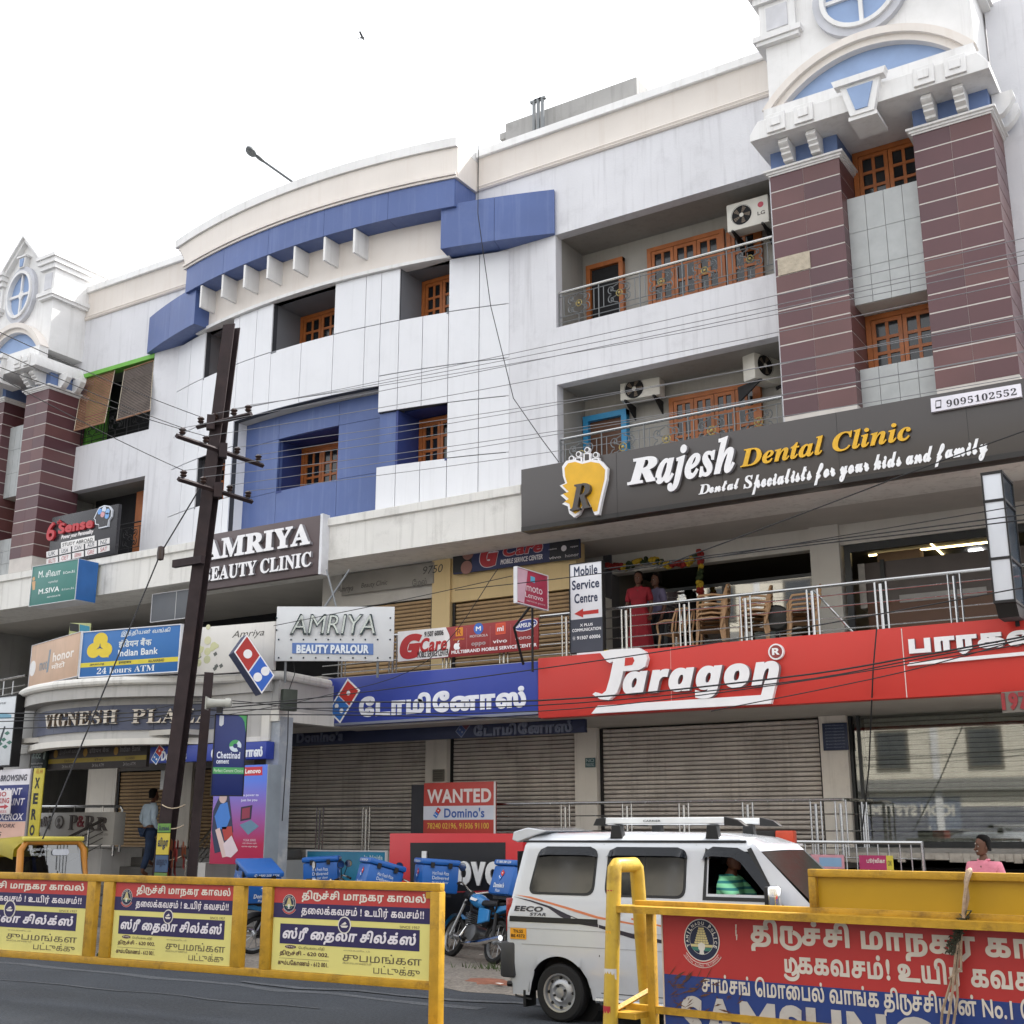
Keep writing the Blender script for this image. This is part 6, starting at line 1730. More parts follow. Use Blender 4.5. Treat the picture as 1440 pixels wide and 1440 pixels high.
# ---- second thin pole with cement board and horn
pp_ = at(271, 1212, Y=13.6); pt_ = at(294, 946, Y=13.6); pp_ = pp_ + (pp_ - pt_) * (pp_.z / (pt_.z - pp_.z))
B = MB(RUST); B.tube([pp_ - pp_, pt_ - pp_], .1, RUST, 4); t = B.done('sign_pole'); t.location = pp_; tag(t, 'short dark steel pole beside the leaning pole carrying a navy board', 'pole')
cb = PSign('hanging_board', 'navy and green cement board with white letters on the short pole', mat('navy_flex', '#1c2a66', .35, var=.06), (297, 1003, 1117), (344, 1008, 1120), 13.35, R(52), depth=.05, frame=BLACKIRON, fw=.012)
GRN = ink('#4a9a5c')
cb.r(0, .655, 1, .735, GRN, .003); cb.poly([(.72, 0), (1, 0), (1, .22), (.93, .08), (.85, .03)], GRN, .003)
cb.t(SANSB('Chettinad'), .1, .46, .85, .545, '#d8dcea'); cb.t(SANSB('cement'), .1, .56, .5, .61, '#d8dcea'); cb.t('Perfect Cement Choice', .04, .675, .97, .715, '#cfe0cf', y=-.004)
def ring_sector(s_, u, v, r0, r1, a0, a1, m):
    k = s_.w / s_.h
    P = [(u + r1 / s_.w * math.cos(R(a)), v - r1 / s_.h * math.sin(R(a))) for a in np.linspace(a0, a1, 14)] + [(u + r0 / s_.w * math.cos(R(a)), v - r0 / s_.h * math.sin(R(a))) for a in np.linspace(a1, a0, 14)]
    s_.poly(P, m, .003, 'logo')
ring_sector(cb, .68, .385, .035, .09, 60, 190, GRN); ring_sector(cb, .68, .385, .035, .09, 190, 300, '#c8d4e0'); ring_sector(cb, .68, .385, .035, .09, -20, 60, '#c8d4e0')
cb.poly([(.12, .01), (.26, .012), (.26, .12), (.19, .145), (.12, .13)], '#c4c8d0', .003, 'torn_paper')
hl = at(298, 989, Y=13.25)
t = thing('horn_loudspeaker', 'grey horn loudspeaker on the short pole above the navy board', 'loudspeaker', hl, R(-58))
HORN = mat('grey_horn_plastic', '#a9a9a2', .5)
B = MB(HORN); B.prism([(-.12, -.12), (.12, -.12), (.12, .12), (-.12, .12)], -.1, -.085, HORN); B.lathe([(.001, .26), (.075, .26), (.08, .05), (.1, -.08), (.09, -.102), (.05, -.02), (.001, .0)], (0, 0, 0), 'y', HORN, 20); B.lathe([(.001, -.11), (.03, -.1), (.035, -.02)], (0, 0, 0), 'y', HORN, 12); B.done('horn', t)
B = MB(HORN); B.lathe([(.001, .38), (.08, .37), (.095, .34), (.095, .262), (.001, .262)], (0, 0, 0), 'y', HORN, 16); B.box(-.02, .02, .1, .2, -.18, -.02, BLACKIRON); B.done('driver_unit', t)
t.scale = (.8, .8, .8)
hl = at(404, 985, Y=17.2)
t = thing('junction_box', 'dark weathered electric meter box on the portico side wall', 'meter box', hl, R(70))
B = MB(mat('weathered_green_box', '#3a4038', .6, var=.3, scale=6)); B.box(-.15, .15, -.12, .0, -.2, .2, bev=.01); B.done('box', t)
B = MB(BLACKIRON); B.tube([(0, -.06, -.2), (.02, -.05, -.7), (0, -.02, -2.2)], .01); B.tube([(0, -.06, .2), (.1, -.06, .5), (.05, 0, 1.1)], .008); B.done('conduit', t)
# flags and posters tied to the steel pole
FL = mat('faded_poster_print', '#7f8a3a', .7, var=.4, scale=9)
t = thing('tied_poster', 'torn yellow green and blue paper poster wrapped on the foot of the leaning pole', 'poster', (pb_.x + .2, PY_ - .16, 0))
B = MB(FL)
q0 = on_pole(1165)
for k, (c_, za, zb) in enumerate((('#5f8a3c', 2.0, 1.87), ('#c0ac3a', 1.86, 1.55), ('#39506f', 1.54, 1.3), ('#5f7a38', 1.29, .9))):
    B.box(-.05, .22, -.01 - .002 * k, .0, za, zb, ink(c_))
B.done('sheet', t)
for k in range(4): text(t, ('பொங்கல்', 'விழா', 'மாநாடு', 'நாள் 12')[k], -.02, .2, (1.9, 1.62, 1.36, 1.0)[k], (1.97, 1.8, 1.48, 1.2)[k], ink('#26304a'), .003, -.012 - .002 * k, bold=.03)
t = thing('tied_flag_bundle', 'bundle of faded red and saffron flags tied round the leaning pole', 'flags', (pb_.x + .42, PY_ - .05, 1.25))
rf = random.Random(4); B = MB(mat('faded_red_flag', '#7a2420', .8, var=.3, scale=8)); OR = mat('faded_saffron_flag', '#8a4a2c', .8, var=.3, scale=8)
for k in range(30):
    x, z, y = rf.uniform(-.1, .2), rf.uniform(-.3, .6), rf.uniform(-.1, .05); w_, h_ = rf.uniform(.04, .1), rf.uniform(.12, .3)
    B.face([(x, y, z), (x + w_, y - .05, z - .03), (x + w_ * .8, y - .03, z - h_), (x - .01, y, z - h_ * .8)], OR if k % 3 == 0 else None)
B.done('cloth', t); B = MB(mat('pale_string', '#b8a890', .8)); 
for z in (.85, 1.3, 1.6): B.tube([(-.16 + .17 * math.cos(a), .06 + .17 * math.sin(a), z - .6 + .03 * math.sin(2 * a)) for a in np.linspace(0, 6.28, 16)], .008, n=4)
B.done('string', t)
# ---- street lamp over the roof, bird
LAMPM = mat('grey_lamp_housing', '#55585a', .5, metal=.3)
Yl = 21.5; a, b, c = at(346, 208, Y=Yl - .4), at(372, 228, Y=Yl), at(413, 257, Y=Yl + .3)
t = thing('street_lamp', 'grey street lamp on a thin slanting arm above the curved parapet', 'street lamp', (c.x, c.y, c.z))
d = c + (c - b) * .9
B = MB(LAMPM); B.tube([b, c, d], .035, LAMPM, 6); B.tube([(d.x, d.y, d.z), (d.x, d.y, 14.8)], .05, LAMPM, 6); B.done('arm', t, world=True)
u_ = (b - a).normalized()
B = MB(LAMPM)
L_ = (b - a).length
prof = [(.0, .01), (.04, .13), (.15, .19), (.3, .2), (.42, .17), (.5, .1), (.56, .06), (.6, .09), (.78, .09), (.95, .07), (1.0, .02)]
rings = []
x_ = Vector((.6, -.8, 0)); x_ = (x_ - u_ * x_.dot(u_)).normalized(); y_ = u_.cross(x_)
for f, r in prof:
    cpt = a.lerp(b, f); rings.append([B.bm.verts.new(cpt + x_ * r * math.cos(q) * 1.05 + y_ * r * math.sin(q) * .5) for q in np.linspace(0, 2 * math.pi, 15)[:-1]])
for i in range(len(rings) - 1):
    for j in range(14): fz = B.bm.faces.new((rings[i][j], rings[i][(j + 1) % 14], rings[i + 1][(j + 1) % 14], rings[i + 1][j])); fz.material_index = B.mi(LAMPM)
bmesh.ops.recalc_face_normals(B.bm, faces=B.bm.faces[:])
B.done('lamp_head', t, world=True)
p = at(509, 53, Y=60)
t = thing('bird', 'tiny dark bird flying in the white sky above the roof', 'bird', p, R(20))
B = MB(mat('bird_grey', '#6a6a6a', .8)); B.ball((0, 0, 0), .08, sc=(2.4, 1, .8)); B.face([(-.05, 0, .02), (.12, 0, .02), (.05, .5, .15), (-.1, .45, .14)]); B.face([(-.05, 0, .02), (.12, 0, .02), (.05, -.5, .22), (-.1, -.45, .2)]); B.face([(-.16, .03, 0), (-.16, -.03, 0), (-.36, -.07, 0), (-.36, .07, 0)]); B.done('body', t)
# small floodlight on the red board, garland over the clinic
p = at(1430, 869, Y=18.7); t = thing('flood_light', 'small pale floodlight on top of the red board at the right edge', 'light', p, R(10))
B = MB(mat('pale_floodlight', '#b9b3ac', .5)); B.box(-.14, .14, -.1, .02, .0, .17, bev=.02); B.done('housing', t); B = MB(BLACKIRON); B.box(-.03, .03, .0, .05, -.12, .02); B.done('bracket', t)
gr = thing('flower_garland', 'red yellow and green flower garland strung over the clinic doorway', 'garland', at(853, 795, Y=21.5))
GC = [mat('garland_red', '#8f2622', .8, var=.3, scale=20), mat('garland_yellow', '#b89a2c', .8, var=.3, scale=20), mat('garland_green', '#2c3a1c', .8, var=.3, scale=20)]
def strand(pts, order, nm):
    B = MB(GC[0]); P3 = [at(*q, Y=21.55) for q in pts]; L_ = [0]
    for i in range(1, len(P3)): L_.append(L_[-1] + (P3[i] - P3[i - 1]).length)
    n = int(L_[-1] / .045); rg = random.Random(2)
    for i in range(n):
        s_ = L_[-1] * i / n; k = max(j for j in range(len(L_)) if L_[j] <= s_); k = min(k, len(P3) - 2)
        p = P3[k].lerp(P3[k + 1], (s_ - L_[k]) / max(1e-6, L_[k + 1] - L_[k])); m_ = GC[order[int(len(order) * i / n)]]
        for q in range(3): B.ball(p + Vector((rg.uniform(-.04, .04), rg.uniform(-.04, .04), rg.uniform(-.04, .04))), .05, m_, 5)
    B.done(nm, gr, world=True)
strand([(853, 795), (880, 798), (895, 790), (918, 787), (935, 795), (965, 792), (983, 778)], (0, 0, 1, 2, 1, 2, 1, 2, 1, 0, 0, 1, 2), 'hanging_swag')
strand([(983, 776), (985, 800), (984, 825), (986, 838), (986, 852)], (0, 0, 1, 2, 2, 1, 0, 0, 2), 'hanging_tail')

# ---- plastic chairs on the first floor
CH = mat('tan_chair_plastic', '#b08c68', .45, var=.06)
def make_chair(label):
    t = thing('plastic_chair', label, 'chair', (0, 0, 0))
    B = MB(CH)
    for i in range(9):
        for j in range(9):
            pass
    g = [[B.bm.verts.new((-.2 + .4 * i / 8, -.22 + .42 * j / 8, .42 - .02 * math.sin(math.pi * i / 8) + (.015 if j == 0 else 0))) for j in range(9)] for i in range(9)]
    for i in range(8):
        for j in range(8): f = B.bm.faces.new((g[i][j], g[i + 1][j], g[i + 1][j + 1], g[i][j + 1]))
    r_ = bmesh.ops.solidify(B.bm, geom=B.bm.faces[:], thickness=.012); B.mi(CH)
    B.done('seat', t, smooth=50)
    B = MB(CH)
    for k in range(5):
        x = -.16 + .08 * k; B.tube([(x * .9, .2, .44), (x, .25, .62), (x * 1.05, .31, .8)], [.014, .017, .014], CH, 6)
    B.tube([(-.22, .2, .43), (-.23, .26, .64), (-.2, .32, .82), (0, .34, .86), (.2, .32, .82), (.23, .26, .64), (.22, .2, .43)], .02, CH, 7); B.done('backrest', t, smooth=60)
    for s_ in (-1, 1):
        B = MB(CH); B.tube([(s_ * .23, .25, .63), (s_ * .27, .05, .65), (s_ * .27, -.18, .63), (s_ * .25, -.22, .56), (s_ * .23, -.21, .42)], [.018, .022, .022, .02, .018], CH, 7); B.done('armrest', t, smooth=60)
        for y0, y1 in ((-.2, -.25), (.2, .27)):
            B = MB(CH); B.tube([(s_ * .2, y0, .43), (s_ * .24, y1, .0)], [.024, .016], CH, 6); B.done('leg', t, smooth=60)
    return t
DZ = 4.95; ch0 = None
def put_chair(px, py, Yc, k, rz, label, group):
    global ch0
    if group: label = ('lowest', 'second', 'third', 'fourth', 'fifth', 'sixth')[k] + ' ' + label
    p = at(px, py, Y=Yc); loc = (p.x, Yc + .0 + .012 * k, DZ + .085 * k)
    if ch0 is None:
        ch0 = make_chair(label); ch0.location = loc; ch0.rotation_euler = (0, 0, rz); tag(ch0, group=group)
        return
    copy_tree(ch0, loc, rz, label, group)
G_ = 'stacked tan plastic chairs on the clinic balcony'
for k in range(6): put_chair(1000, 880, 20.4, k, R(-75), 'tan plastic chair of the tallest stack beside the hanging garland tail', G_)
for k in range(5): put_chair(1060, 880, 20.5, k, R(-72), 'tan plastic chair of the middle stack beside the dark fan', G_)
for k in range(4): put_chair(1128, 880, 20.4, k, R(-65), 'tan plastic chair of the stack against the white column', G_)
put_chair(950, 890, 20.3, 0, R(-120), 'single tan plastic chair left of the stacks on the clinic balcony', None)
t = thing('floor_fan', 'dark round fan lying among pale packages behind the clinic railing', 'fan', (at(1092, 870, Y=20.7).x, 20.7, DZ), R(20))
B = MB(BLACKIRON); B.lathe([(.001, -.1), (.2, -.08), (.24, 0), (.2, .08), (.001, .1)], (0, 0, .62), 'y', mat('fan_dark', '#3a3a38', .5), 20); B.done('fan_head', t); B = MB(BLACKIRON); B.tube([(0, 0, .02), (0, 0, .42)], .03); B.lathe([(.001, .03), (.2, .02), (.21, 0)], (0, 0, 0), 'z', BLACKIRON, 16); B.done('stand', t)
PLB = mat('pale_plastic_wrap', '#9fb0b0', .35, var=.2, scale=6)
for px, w_, h_, lb in ((1078, .4, .42, 'pale plastic wrapped package left of the dark fan'), (1112, .5, .3, 'pale plastic wrapped package right of the dark fan'), (1035, .3, .35, 'small pale wrapped package between two chair stacks')):
    p = at(px, 890, Y=20.9); B = MB(PLB); B.box(-w_ / 2, w_ / 2, -.15, .15, 0, h_, bev=.04); o = B.done('wrapped_package'); o.location = (p.x, 20.95, DZ); tag(o, lb, 'package')
p = at(1225, 875, Y=22.9)

# ---- yellow barricades
YELP = mat('yellow_barricade_paint', '#b78c22', .55, var=.16, scale=9, dirt=.85, dirtcol='#4a3218', streak=.25, bump=.25, bscale=45)
YELR = mat('chrome_yellow_pipe', '#b9982f', .45, var=.14, scale=7, dirt=.7, dirtcol='#6a4a20', streak=.2, bump=.15, bscale=40)
PYEL = mat('pale_yellow_board_print', '#d8cf7c', .5, var=.06, scale=2, dirt=.1, dirtcol='#a89a50')
PRED = mat('red_board_print', '#b23a38', .5, var=.05, scale=2, dirt=.08, dirtcol='#7a3030')
PNAV = mat('indigo_board_print', '#2b2450', .5, var=.06, scale=2)
PTXT = ink('#d8d2c8')
def emblem(parent, cx, cz, r, y, full=True):
    """police crest: ringed disc with a temple tower and a ribbon"""
    B = MB(PTXT); B.prism(circ(cx, cz, r, 36), y - .0015, y, PTXT)
    dk = ink('#1d2440')
    B.prism(circ(cx, cz, r * .95, 36), y - .0025, y - .001, dk)
    B.prism(circ(cx, cz, r * .68, 32), y - .0035, y - .002, PTXT); B.prism(circ(cx, cz, r * .66, 32), y - .0045, y - .003, dk)
    st = ink('#cfc08a')
    B.prism([(cx - .62 * r, cz - .2 * r), (cx + .62 * r, cz - .2 * r), (cx + .58 * r, cz - .32 * r), (cx - .58 * r, cz - .32 * r)], y - .0055, y - .004, st); B.prism([(cx - .58 * r, cz - .34 * r), (cx + .58 * r, cz - .34 * r), (cx + .45 * r, cz - .5 * r), (cx - .45 * r, cz - .5 * r)], y - .0055, y - .004, ink('#3f7a6a'))
    n = 7
    for i in range(n):
        z0 = cz - .18 * r + .78 * r * i / n; w_ = r * (.4 - .28 * i / n)
        m = 5 if i < 4 else 3
        for k in range(m): B.prism([(cx - w_ + 2 * w_ * (k + .06) / m, z0 + .006 * r), (cx - w_ + 2 * w_ * (k + .94) / m, z0 + .006 * r), (cx - w_ + 2 * w_ * (k + .94) / m, z0 + .1 * r), (cx - w_ + 2 * w_ * (k + .06) / m, z0 + .1 * r)], y - .0065, y - .005, st)
    B.prism([(cx - .14 * r, cz - .66 * r), (cx + .14 * r, cz - .66 * r), (cx + .1 * r, cz - .5 * r), (cx + .18 * r, cz - .4 * r), (cx + .2 * r, cz - .2 * r), (cx, cz - .1 * r), (cx - .2 * r, cz - .2 * r), (cx - .18 * r, cz - .4 * r), (cx - .1 * r, cz - .5 * r)], y - .0075, y - .006, PTXT)
    o = B.done('police_crest', parent, smooth=0)
    def ringtext(tx, a0, a1, rr, hh, m):
        for i, ch in enumerate(tx):
            if ch == ' ': continue
            a = R(a0 + (a1 - a0) * i / (len(tx) - 1)); M = Matrix.Translation((cx + rr * math.cos(a), 0, cz + rr * math.sin(a))) @ Matrix.Rotation(-(a - math.pi / 2), 4, 'Y')
            text(o, SANSB(ch), -hh * .35, hh * .35, -hh / 2, hh / 2, m, .003, y - .003, M=M, fit=False)
    ringtext('TAMILNADU POLICE', 200, -20, r * .8, r * .2, PTXT)
    B = MB(PTXT)
    for k in range(12):
        a0, a1 = R(215 + 110 * k / 12), R(215 + 110 * (k + 1) / 12)
        for rr0, rr1, yy, m in ((1.08, 1.3, 0, PTXT), (1.11, 1.27, .0015, PRED)):
            B.prism([(cx + r * rr0 * math.cos(a0), cz + r * rr0 * math.sin(a0)), (cx + r * rr1 * math.cos(a0), cz + r * rr1 * math.sin(a0)), (cx + r * rr1 * math.cos(a1), cz + r * rr1 * math.sin(a1)), (cx + r * rr0 * math.cos(a1), cz + r * rr0 * math.sin(a1))], y - .002 - yy, y - yy, m)
    B.done('ribbon', o, smooth=0)
    if full:
        ringt = 'TRUTH ALONE TRIUMPHS'
        for i, ch in enumerate(ringt):
            if ch == ' ': continue
            a = R(220 + 100 * i / (len(ringt) - 1)); M = Matrix.Translation((cx + 1.19 * r * math.cos(a), 0, cz + 1.19 * r * math.sin(a))) @ Matrix.Rotation(-(a + math.pi / 2), 4, 'Y')
            text(o, ch, -r * .05, r * .05, -r * .05, r * .05, PTXT, .003, y - .004, M=M, fit=False)
s = PSign('road_barricade', 'long yellow framed police barricade with three identical red navy and pale yellow boards', YELP, (-55, 1225, 1341), (618, 1242, 1393), 9.62, R(2.0), cat='barricade', depth=.05)
bpy.data.objects.remove(s.panel)
bar = s.o; W_, H_ = s.w, s.h; zg = -s.P0.z
B = MB(YELP); B.box(-.3, W_ + .02, -.03, .05, H_ - .075, H_, YELP, bev=.006); B.done('top_rail', bar)
B = MB(YELP); B.box(-.3, W_ - .06, -.03, .05, 0, .075, YELP, bev=.006); B.done('bottom_rail', bar)
xr = lambda px, py=1300: s.loc(px, py)[0]
for a, b in ((121, 133), (144, 158), (328, 343), (369, 383)):
    B = MB(YELP); B.box(xr(a), xr(b), -.028, .048, .076, H_ - .076, YELP, bev=.005); B.done('post', bar)
B = MB(YELP); B.box(W_ - .085, W_ + .022, -.045, .06, zg, H_ - .076, YELP, bev=.006); B.box(W_ - .14, W_ - .086, -.035, -.028, H_ - .14, H_ - .08, YELP); B.done('end_post', bar)
B = MB(YELP); B.box(W_ - .3, W_ + .2, -.35, .35, zg, zg + .04); B.done('foot', bar)
def bpanel(xa, xb):
    z0, z1 = .078, H_ - .078; w_, h_ = xb - xa, z1 - z0
    B = MB(PYEL); B.box(xa, xb, .0, .012, z0, z1, PYEL); p_ = B.done('printed_board', bar)
    U = lambda u: xa + w_ * u
    V = lambda v: z1 - h_ * v
    def rct(u0, v0, u1, v1, m, y): B = MB(m); B.prism([(U(u0), V(v1)), (U(u1), V(v1)), (U(u1), V(v0)), (U(u0), V(v0))], -y, .001, m); B.done('colour_band', p_, smooth=0)
    rct(0, 0, 1, .19, PRED, .002); rct(0, .19, 1, .37, PNAV, .002); rct(.05, .44, .94, .68, PNAV, .002)
    def tt(tx, u0, v0, u1, v1, m, **k): text(p_, tx, U(u0), U(u1), V(v1), V(v0), ink(m), .003, k.pop('y', -.002), **k)
    tt('திருச்சி மாநகர காவல்', .19, .025, .975, .17, '#dcd4c8', bold=.03); tt('தலைக்கவசம் ! உயிர் கவசம்!!', .19, .21, .965, .35, '#dcd4d8', bold=.025)
    tt('ஸ்ரீ தைலா சில்க்ஸ்', .07, .475, .92, .665, '#dcd6dc', bold=.04, slant=.2); tt('SINCE 1957', .82, .40, .94, .43, '#5a4a3a', y=0)
    B = MB(PTXT); B.prism(circ(U(.475), V(.425), w_ * .042, 20), -.005, 0, PTXT); B.prism(circ(U(.475), V(.425), w_ * .036, 20), -.006, -.004, PNAV); B.prism([(U(.448), V(.43)), (U(.5), V(.43)), (U(.49), V(.455)), (U(.46), V(.455))], -.007, -.005, PTXT); B.prism([(U(.455), V(.42)), (U(.48), V(.385)), (U(.49), V(.41)), (U(.475), V(.42))], -.007, -.005, PTXT); B.done('round_logo', p_, smooth=0)
    B = MB(ink('#4a2a38')); B.prism(circ(U(.125), V(.715), w_ * .038, 16, h_ * .022), -.002, 0); B.done('logo', p_, smooth=0); tt('SVKJ', .098, .702, .152, .728, '#d8d0c0', y=-.0025)
    tt('பெரியகடைவீதி', .18, .70, .35, .745, '#4a3a30', y=0); tt('திருச்சி - 620 002.', .055, .755, .38, .83, '#4a2a30', y=0, bold=.02); rct(.05, .852, .38, .856, ink('#6a5a48'), .001); tt('கும்பகோணம் - 612 001.', .045, .868, .38, .93, '#4a2a30', y=0, bold=.02)
    tt('சுபமங்கள', .47, .735, .955, .84, '#5a5040', y=0); tt('பட்டுக்கு', .665, .865, .945, .96, '#5a5040', y=0); tt('கல்யாணம்', .47, .845, .65, .872, '#8a8060', y=0); tt('எங்களிடம்', .475, .705, .64, .725, '#8a8060', y=0)
    emblem(p_, U(.105), V(.19), h_ * .105, -.002, False)
for a, b in ((-78, 120), (159, 327), (384, 605)): bpanel(xr(a) + .002, xr(b) - .002)
B = MB(PYEL)
# right barricade
rz2 = R(-6)
e0 = at(905, 1266, Z=1.385); lowp = proj((e0.x, e0.y, .22))
s = PSign('road_barricade', 'large yellow pipe framed police barricade with red and blue board and raised top panel', mat('red_metal_board', '#b0322f', .42, var=.05, scale=2, dirt=.08, dirtcol='#6f2a2a'), (905, 1268, lowp[1]), (1440, 1306, 1306 + 400), e0.y, rz2, cat='barricade', depth=.01, w=3.75)
# the true plane: lower edge at z = .22
bpy.data.objects.remove(s.panel)
rb = s.o; rb.location = (e0.x, e0.y, 0); s.P0 = Vector((e0.x, e0.y, 0)); s.w = 3.75
zt = 1.385
xl = s.loc(932, 1300)[0]
B = MB(MATS['red_metal_board']); zb_ = s.loc(1100, 1383)[1]
B.box(xl, 3.72, .0, .012, zb_, zt - .06); 
BB = mat('rust_stained_blue_board', '#233a78', .42, var=.06, scale=2, dirt=.8, dirtcol='#5a3d34')
B.box(xl, 3.72, .0, .012, .22, zb_ - .0005, BB); B.box(xl - .012, xl - .001, -.004, .014, .22, zt - .06, mat('board_edge_flaking', '#c9b9a8', .8)); rbp = B.done('printed_board', rb)
s.o = rbp
part_, full_ = 'திருச்சி மாநகர கா', 'திருச்சி மாநகர காவல்'
def wfrac(a, b):
    w_ = lambda q: max(p[0] for p in text_geo(q)[0])
    return w_(b) / w_(a)
def tlong(prt, full, bl, tr, m, bold):
    a = s.loc(*bl); b = s.loc(*tr); x1 = a[0] + (b[0] - a[0]) * wfrac(prt, full)
    text(rbp, full, a[0], x1, a[1], b[1], m, .003, -.001, bold=bold)
RT = mat('worn_cream_lettering', '#d2c8bb', .55, var=.1, scale=6, dirt=.15, dirtcol='#a87a70')
tlong(part_, full_, (1057, 1337), (1450, 1309), RT, .04)
tlong('முககவசம்! உயிர் கவச', 'முககவசம்! உயிர் கவசம்!', (1103, 1379), (1450, 1356), RT, .035)
tlong('சாம்சங் மொபைல் வாங்க திருச்சியின் No.1', 'சாம்சங் மொபைல் வாங்க திருச்சியின் No.1 மொபைல்', (988, 1404), (1421, 1402), RT, .025)
RTS = mat('rust_stained_lettering', '#b9b3ac', .6, var=.1, scale=3, dirt=.85, dirtcol='#7a5a44')
s.tp(SANSB('SAMSUNG'), (960, 1466), (1310, 1432), RTS, bold=.02)
c_ = s.loc(987, 1322); emblem(rbp, c_[0], c_[1], .148, -.001)
for px, py in ((1035, 1300), (1035, 1308), (1036, 1314)): s.pp([(px - 1, py), (px + 1, py), (px + .5, py + 8), (px - .5, py + 8)], RT, .002, 'paint_drip')
rk = random.Random(12); B = MB(mat('rust_scrape', '#5f3f30', .8, var=.3, scale=20)); zr0 = s.loc(1000, 1378)[1]
for k in range(90):
    x_ = xl + abs(rk.gauss(.12, .22)); z_ = zr0 - abs(rk.gauss(.06, .12)); a = rk.gauss(.5, .5); ln = rk.uniform(.02, .12); wd = rk.uniform(.002, .008)
    if z_ < .3 or x_ < xl + .02: continue
    B.face([(x_, -.0035 - .00002 * k, z_), (x_ + ln * .5 * math.cos(a), -.0035 - .00002 * k, z_ + ln * .5 * math.sin(a) - wd), (x_ + ln * math.cos(a), -.0035 - .00002 * k, z_ + ln * math.sin(a)), (x_ + ln * .5 * math.cos(a), -.0035 - .00002 * k, z_ + ln * .5 * math.sin(a) + wd)])
B.done('rust_scrapes', rbp, smooth=0)['kind'] = 'stuff'
B = MB(YELP); B.box(-.06, 3.78, -.035, .03, zt - .06, zt, YELP, bev=.005); B.done('top_rail', rb)
B = MB(YELP); B.box(-.02, 3.78, -.03, .03, .16, .219, YELP, bev=.005); B.done('bottom_rail', rb)
B = MB(YELP); x_ = s.loc(918, 1320)[0]; B.box(x_ - .04, x_ + .02, -.028, .028, .22, zt - .061, YELP, bev=.004); B.done('post', rb); B = MB(YELP); B.box(3.73, 3.78, -.028, .028, .0, zt - .061); B.done('post', rb)
ux = s.loc(1140, 1260)[0]; uz = s.loc(1140, 1222)[1]
B = MB(YELP)
B.box(ux, 3.78, -.03, .03, uz - .05, uz, YELP, bev=.005); B.box(ux, ux + .055, -.029, .029, zt + .001, uz - .051, YELP, bev=.004); B.box(3.2, 3.255, -.029, .029, zt + .001, uz - .051, YELP); B.box(ux + .056, 3.78, .01, .016, zt + .001, uz - .051, mat('mustard_sheet', '#b08a14', .45, var=.06)); B.done('upper_panel', rb)
# the pipe stand
def pipe_stand(x0, nm='pipe_stand'):
    B = MB(YELR)
    B.tube([(x0, -.27, 0), (x0, -.14, 1.56), (x0, -.132, 1.615), (x0, -.105, 1.64), (x0, .15, 1.64), (x0, .177, 1.615), (x0, .185, 1.56), (x0, .33, 0)], .056, YELR, 14); B.tube([(x0, -.55, .05), (x0, .65, .05)], .05, YELR, 10)
    B.box(x0, -.05, -.19, .0, 1.30, 1.35, YELP); B.box(x0, x0 + .2, -.2, -.02, .56, .6, YELP)
    B.tube([(x0, -.2, .6), (x0 + .08, .2, .72)], .022, YELP, 4); B.box(x0 + .0, s.loc(918, 1320)[0] - .04, -.02, .02, .59, .64, YELP)
    p_ = B.done(nm, rb)
    for z, h_, c_, wd in ((1.42, .085, '#a82c30', .7), (1.13, .075, '#d09a1c', .6), (.86, .085, '#c9c6c4', 1.0), (.6, .09, '#a82c30', .7)):
        t_ = z / 1.55; yc = -.27 + .135 * t_
        T = MB(ink(c_)); T.lathe([(.0575, -h_ / 2), (.0575, h_ / 2)], (x0, yc, z), 'z', ink(c_), 10, R(-150), R(-150 + 130 * wd)); T.done('reflective_tape', p_)
xs_ = s.loc(880, 1330)[0]
pipe_stand(xs_); pipe_stand(3.9)
# rope on the right barricade
ROPE = mat('frayed_rope', '#a8927c', .9, var=.3, scale=20, bump=.4, bscale=80); GROPE = mat('tangled_dark_twine', '#4a4a3c', .9, var=.4, scale=20)
r0 = s.loc(1365, 1223)
t = thing('rope', 'frayed pale rope knotted over the top panel of the right barricade', 'rope', (rb.matrix_basis @ Vector((r0[0], -.04, uz))), rz2)
rr_ = random.Random(8)
L0 = lambda px, py: (s.loc(px, py)[0] - r0[0], s.loc(px, py)[1] - uz)
B = MB(ROPE)
for k in range(3):
    P_ = [(0, .06, -.05), (0, .03, .02), (.01 * k, -.02, .01)]
    for px, py in ((1364, 1240), (1364, 1262), (1361, 1290)): q = L0(px + rr_.uniform(-2, 2), py); P_.append((q[0], -.025 - .01 * k, q[1]))
    B.tube(P_, .012, ROPE, 6)
for k, ends in enumerate((((1352, 1330), (1345, 1370), (1330, 1420), (1327, 1460)), ((1354, 1330), (1350, 1370), (1352, 1400), (1343, 1460)), ((1357, 1330), (1357, 1362), (1340, 1375)), ((1350, 1340), (1346, 1390), (1338, 1440)))):
    P_ = [(*[L0(1358, 1300)[0]], -.03, L0(1358, 1300)[1])] + [(L0(*e)[0], -.02 - .006 * k, L0(*e)[1]) for e in ends]; B.tube(P_, .009, ROPE, 5)
B.done('strands', t, smooth=60)
B = MB(GROPE)
for k in range(60):
    f = rr_.random(); q = L0(1363 - 20 * f + rr_.uniform(-4, 4), 1286 + 52 * f); d_ = [(q[0] + rr_.uniform(-.03, .03), -.035 + rr_.uniform(-.02, .015), q[1] + rr_.uniform(-.03, .03)) for _ in range(4)]; B.tube(d_, .005, GROPE, 4)
B.done('knot', t, smooth=60)

